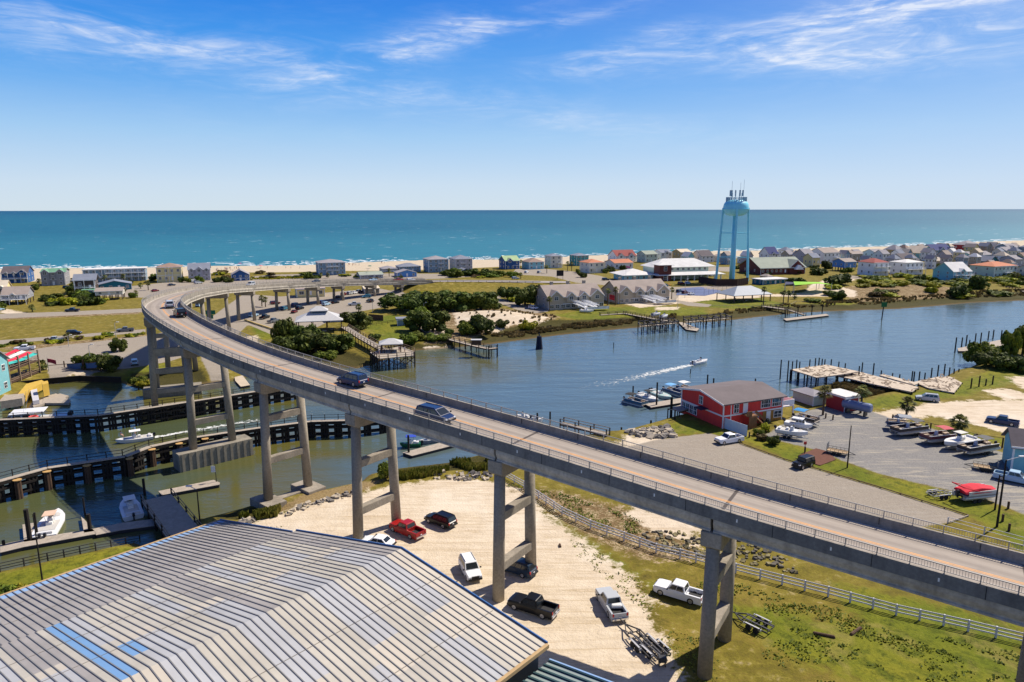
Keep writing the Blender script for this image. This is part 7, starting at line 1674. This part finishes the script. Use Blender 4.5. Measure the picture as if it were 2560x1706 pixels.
# people
skin=M('skin',(.45,.27,.19),.6,.05)
def person(label,loc,shirt,rz=0,group=None,sit=False):
    p=thing('person',label,'person',loc,rz,group)
    me=D.meshes.new('body'); hz=.9 if not sit else .45
    pts=[(0,0,hz),(0,0,hz+.25),(0,0,hz+.48),(0,0,hz+.6),(0,0,hz+.72),(0,.18,hz+.48),(.05,.26,hz+.2),(.12,.24,hz-.02),(0,-.18,hz+.48),(.05,-.26,hz+.2),(.12,-.24,hz-.02)]
    if sit: pts+=[(.4,.1,hz),(.42,.1,.05),(.4,-.1,hz),(.42,-.1,.05)]
    else: pts+=[(.02,.1,.48),(0,.11,.05),(-.02,-.1,.48),(.05,-.11,.05)]
    es=[(0,1),(1,2),(2,3),(3,4),(2,5),(5,6),(6,7),(2,8),(8,9),(9,10),(0,11),(11,12),(0,13),(13,14)]
    me.from_pydata(pts,es,[]); o=link('body',me,p); sk=o.modifiers.new('s','SKIN'); rad=[.14,.13,.15,.06,.11,.06,.045,.035,.06,.045,.035,.08,.05,.08,.05]
    for i,v in enumerate(me.skin_vertices[0].data): v.radius=(rad[i],rad[i]); v.use_root=(i==0)
    o.modifiers.new('u','SUBSURF').levels=1; me.materials.append(skin)
    b_=MB(); b_.loft([[(r*math.cos(2*PI*k/10),1.35*r*math.sin(2*PI*k/10),z_) for k in range(10)] for r,z_ in ((.16,hz+.0),(.15,hz+.25),(.17,hz+.5),(.07,hz+.6))]); b_.build('shirt',M('shirt_'+shirt[0],shirt[1],.8,.1),p)
    b_=MB(); b_.loft([[(r*math.cos(2*PI*k/10)-.02,r*math.sin(2*PI*k/10),z_) for k in range(10)] for r,z_ in ((.12,hz+.74),(.125,hz+.82),(.07,hz+.88))]); b_.build('hair',M('hair_brown',(.05,.03,.02),.8,.1),p)
    return p
for i,(x,y,s_,l) in enumerate([(948,886,('white',(.6,.6,.6)),'person in white standing at the left rail of the fishing platform'),(998,880,('pink',(.5,.25,.25)),'person in pink standing in the middle of the fishing platform'),(1012,881,('white',(.6,.6,.6)),'person in white bending by the right rail of the fishing platform')]):
    gx,gy=G(x,y,PZ); person(l,(gx,gy,PZ),s_,rnd.uniform(0,6))
gx,gy=G(303,1093,.5); person('person in dark clothes sitting in the bow of the channel boat',(gx,gy,.45),('navy',(.03,.04,.1)),0,sit=True); gx,gy=G(338,1086,.6); person('person in blue standing at the console of the channel boat',(gx,gy,.5),('blue',(.05,.2,.45)))
gp_='people on the beach'
pc=[('navy',(.03,.04,.1)),('red',(.4,.05,.05)),('white',(.6,.6,.6)),('blue',(.05,.2,.45))]
P0=[person('small figure of a bather on the distant beach',(0,0,0),c,0,gp_) for c in pc]
spots_=[(540+rnd.uniform(-4,60),rnd.uniform(671,681)) for _ in range(26)]+[(rnd.uniform(870,900),rnd.uniform(662,666)) for _ in range(10)]+[(rnd.uniform(940,965),659) for _ in range(3)]+[(rnd.uniform(640,760),672) for _ in range(5)]
for i,(x,y) in enumerate(spots_):
    o=P0[i] if i<4 else clone(P0[i%4],(0,0,0)); gx,gy,g0=GG(x,y); o.location=(gx,gy,g0)
for i,(x,y,c) in enumerate([(600,665,rgb(150,60,120)),(652,671,rgb(190,90,110)),(925,672,rgb(20,110,90))]):
    gx,gy,g0=GG(x,y); u_=thing('beach_umbrella',['purple','pink','green'][i]+' beach umbrella on the sand','umbrella',(gx,gy,g0)); MB().tube((0,0,0),(0,0,2.3),.04,n=5).build('pole',galv,u_); MB().loft([[(r*math.cos(2*PI*k/10),r*math.sin(2*PI*k/10),z_) for k in range(10)] for r,z_ in ((1.7,1.9),(.9,2.3),(.05,2.45))],cap=False).build('canopy',M('canopy_%d'%i,c,.8,.05),u_,fixn=False)
# gear in the silver pickup bed and odds and ends
x,y,z=GG(1545,1545); o=MB().box((0,0,0),(1.1,.9,.35)).build('cooler_box',gel,None,bevel=.06); o.location=(x-.9*.1,y+.8,z+1.05); tag(o,'white cooler box lying in the bed of the silver pickup','cooler')
x,y,z=GG(1655,1665); u_=thing('grill_box','small dark box on legs near the trailer wheels','box',(x,y,z)); MB().box((0,0,.75),(.8,.6,.5)).build('box',black,u_,bevel=.04); 
for s_ in (-.3,.3): MB().box((s_,0,.25),(.06,.5,.5)).build('leg',black,u_)
for i,(x,y) in enumerate([(2060,1590),(2140,1580),(1400,1366)]):
    gx,gy,g0=GG(x,y); o=MB().box((0,0,.12),(.35,2.2 if i<2 else .8,.28),top=(.7,.9)).build('log',brn,None,bevel=.05); o.location=(gx,gy,g0); o.rotation_euler=(0,0,1.2+i); tag(o,['longer','shorter','tiny'][i]+' brown log lying on the grass '+('beneath the bridge at the lower right' if i<2 else 'edge beside the white fence'),'log')
# picnic tables / bins of the park and pavilion
for i,(x,y) in enumerate([(1850,752),(1865,754),(1880,752),(1838,750)]):
    gx,gy,g0=GG(x,y); o=link('picnic_table',tb,None,loc=(gx,gy,g0),rz=.3*i); tag(o,'picnic table in the shade of the park pavilion','table','picnic tables under the park pavilion')
for i,(x,y) in enumerate([(785,828),(812,832),(830,826)]):
    gx,gy,g0=GG(x,y); o=link('picnic_table',tb,None,loc=(gx,gy,g0),rz=.3*i); tag(o,'picnic table beneath the large creek pavilion','table','picnic tables under the creek pavilion')
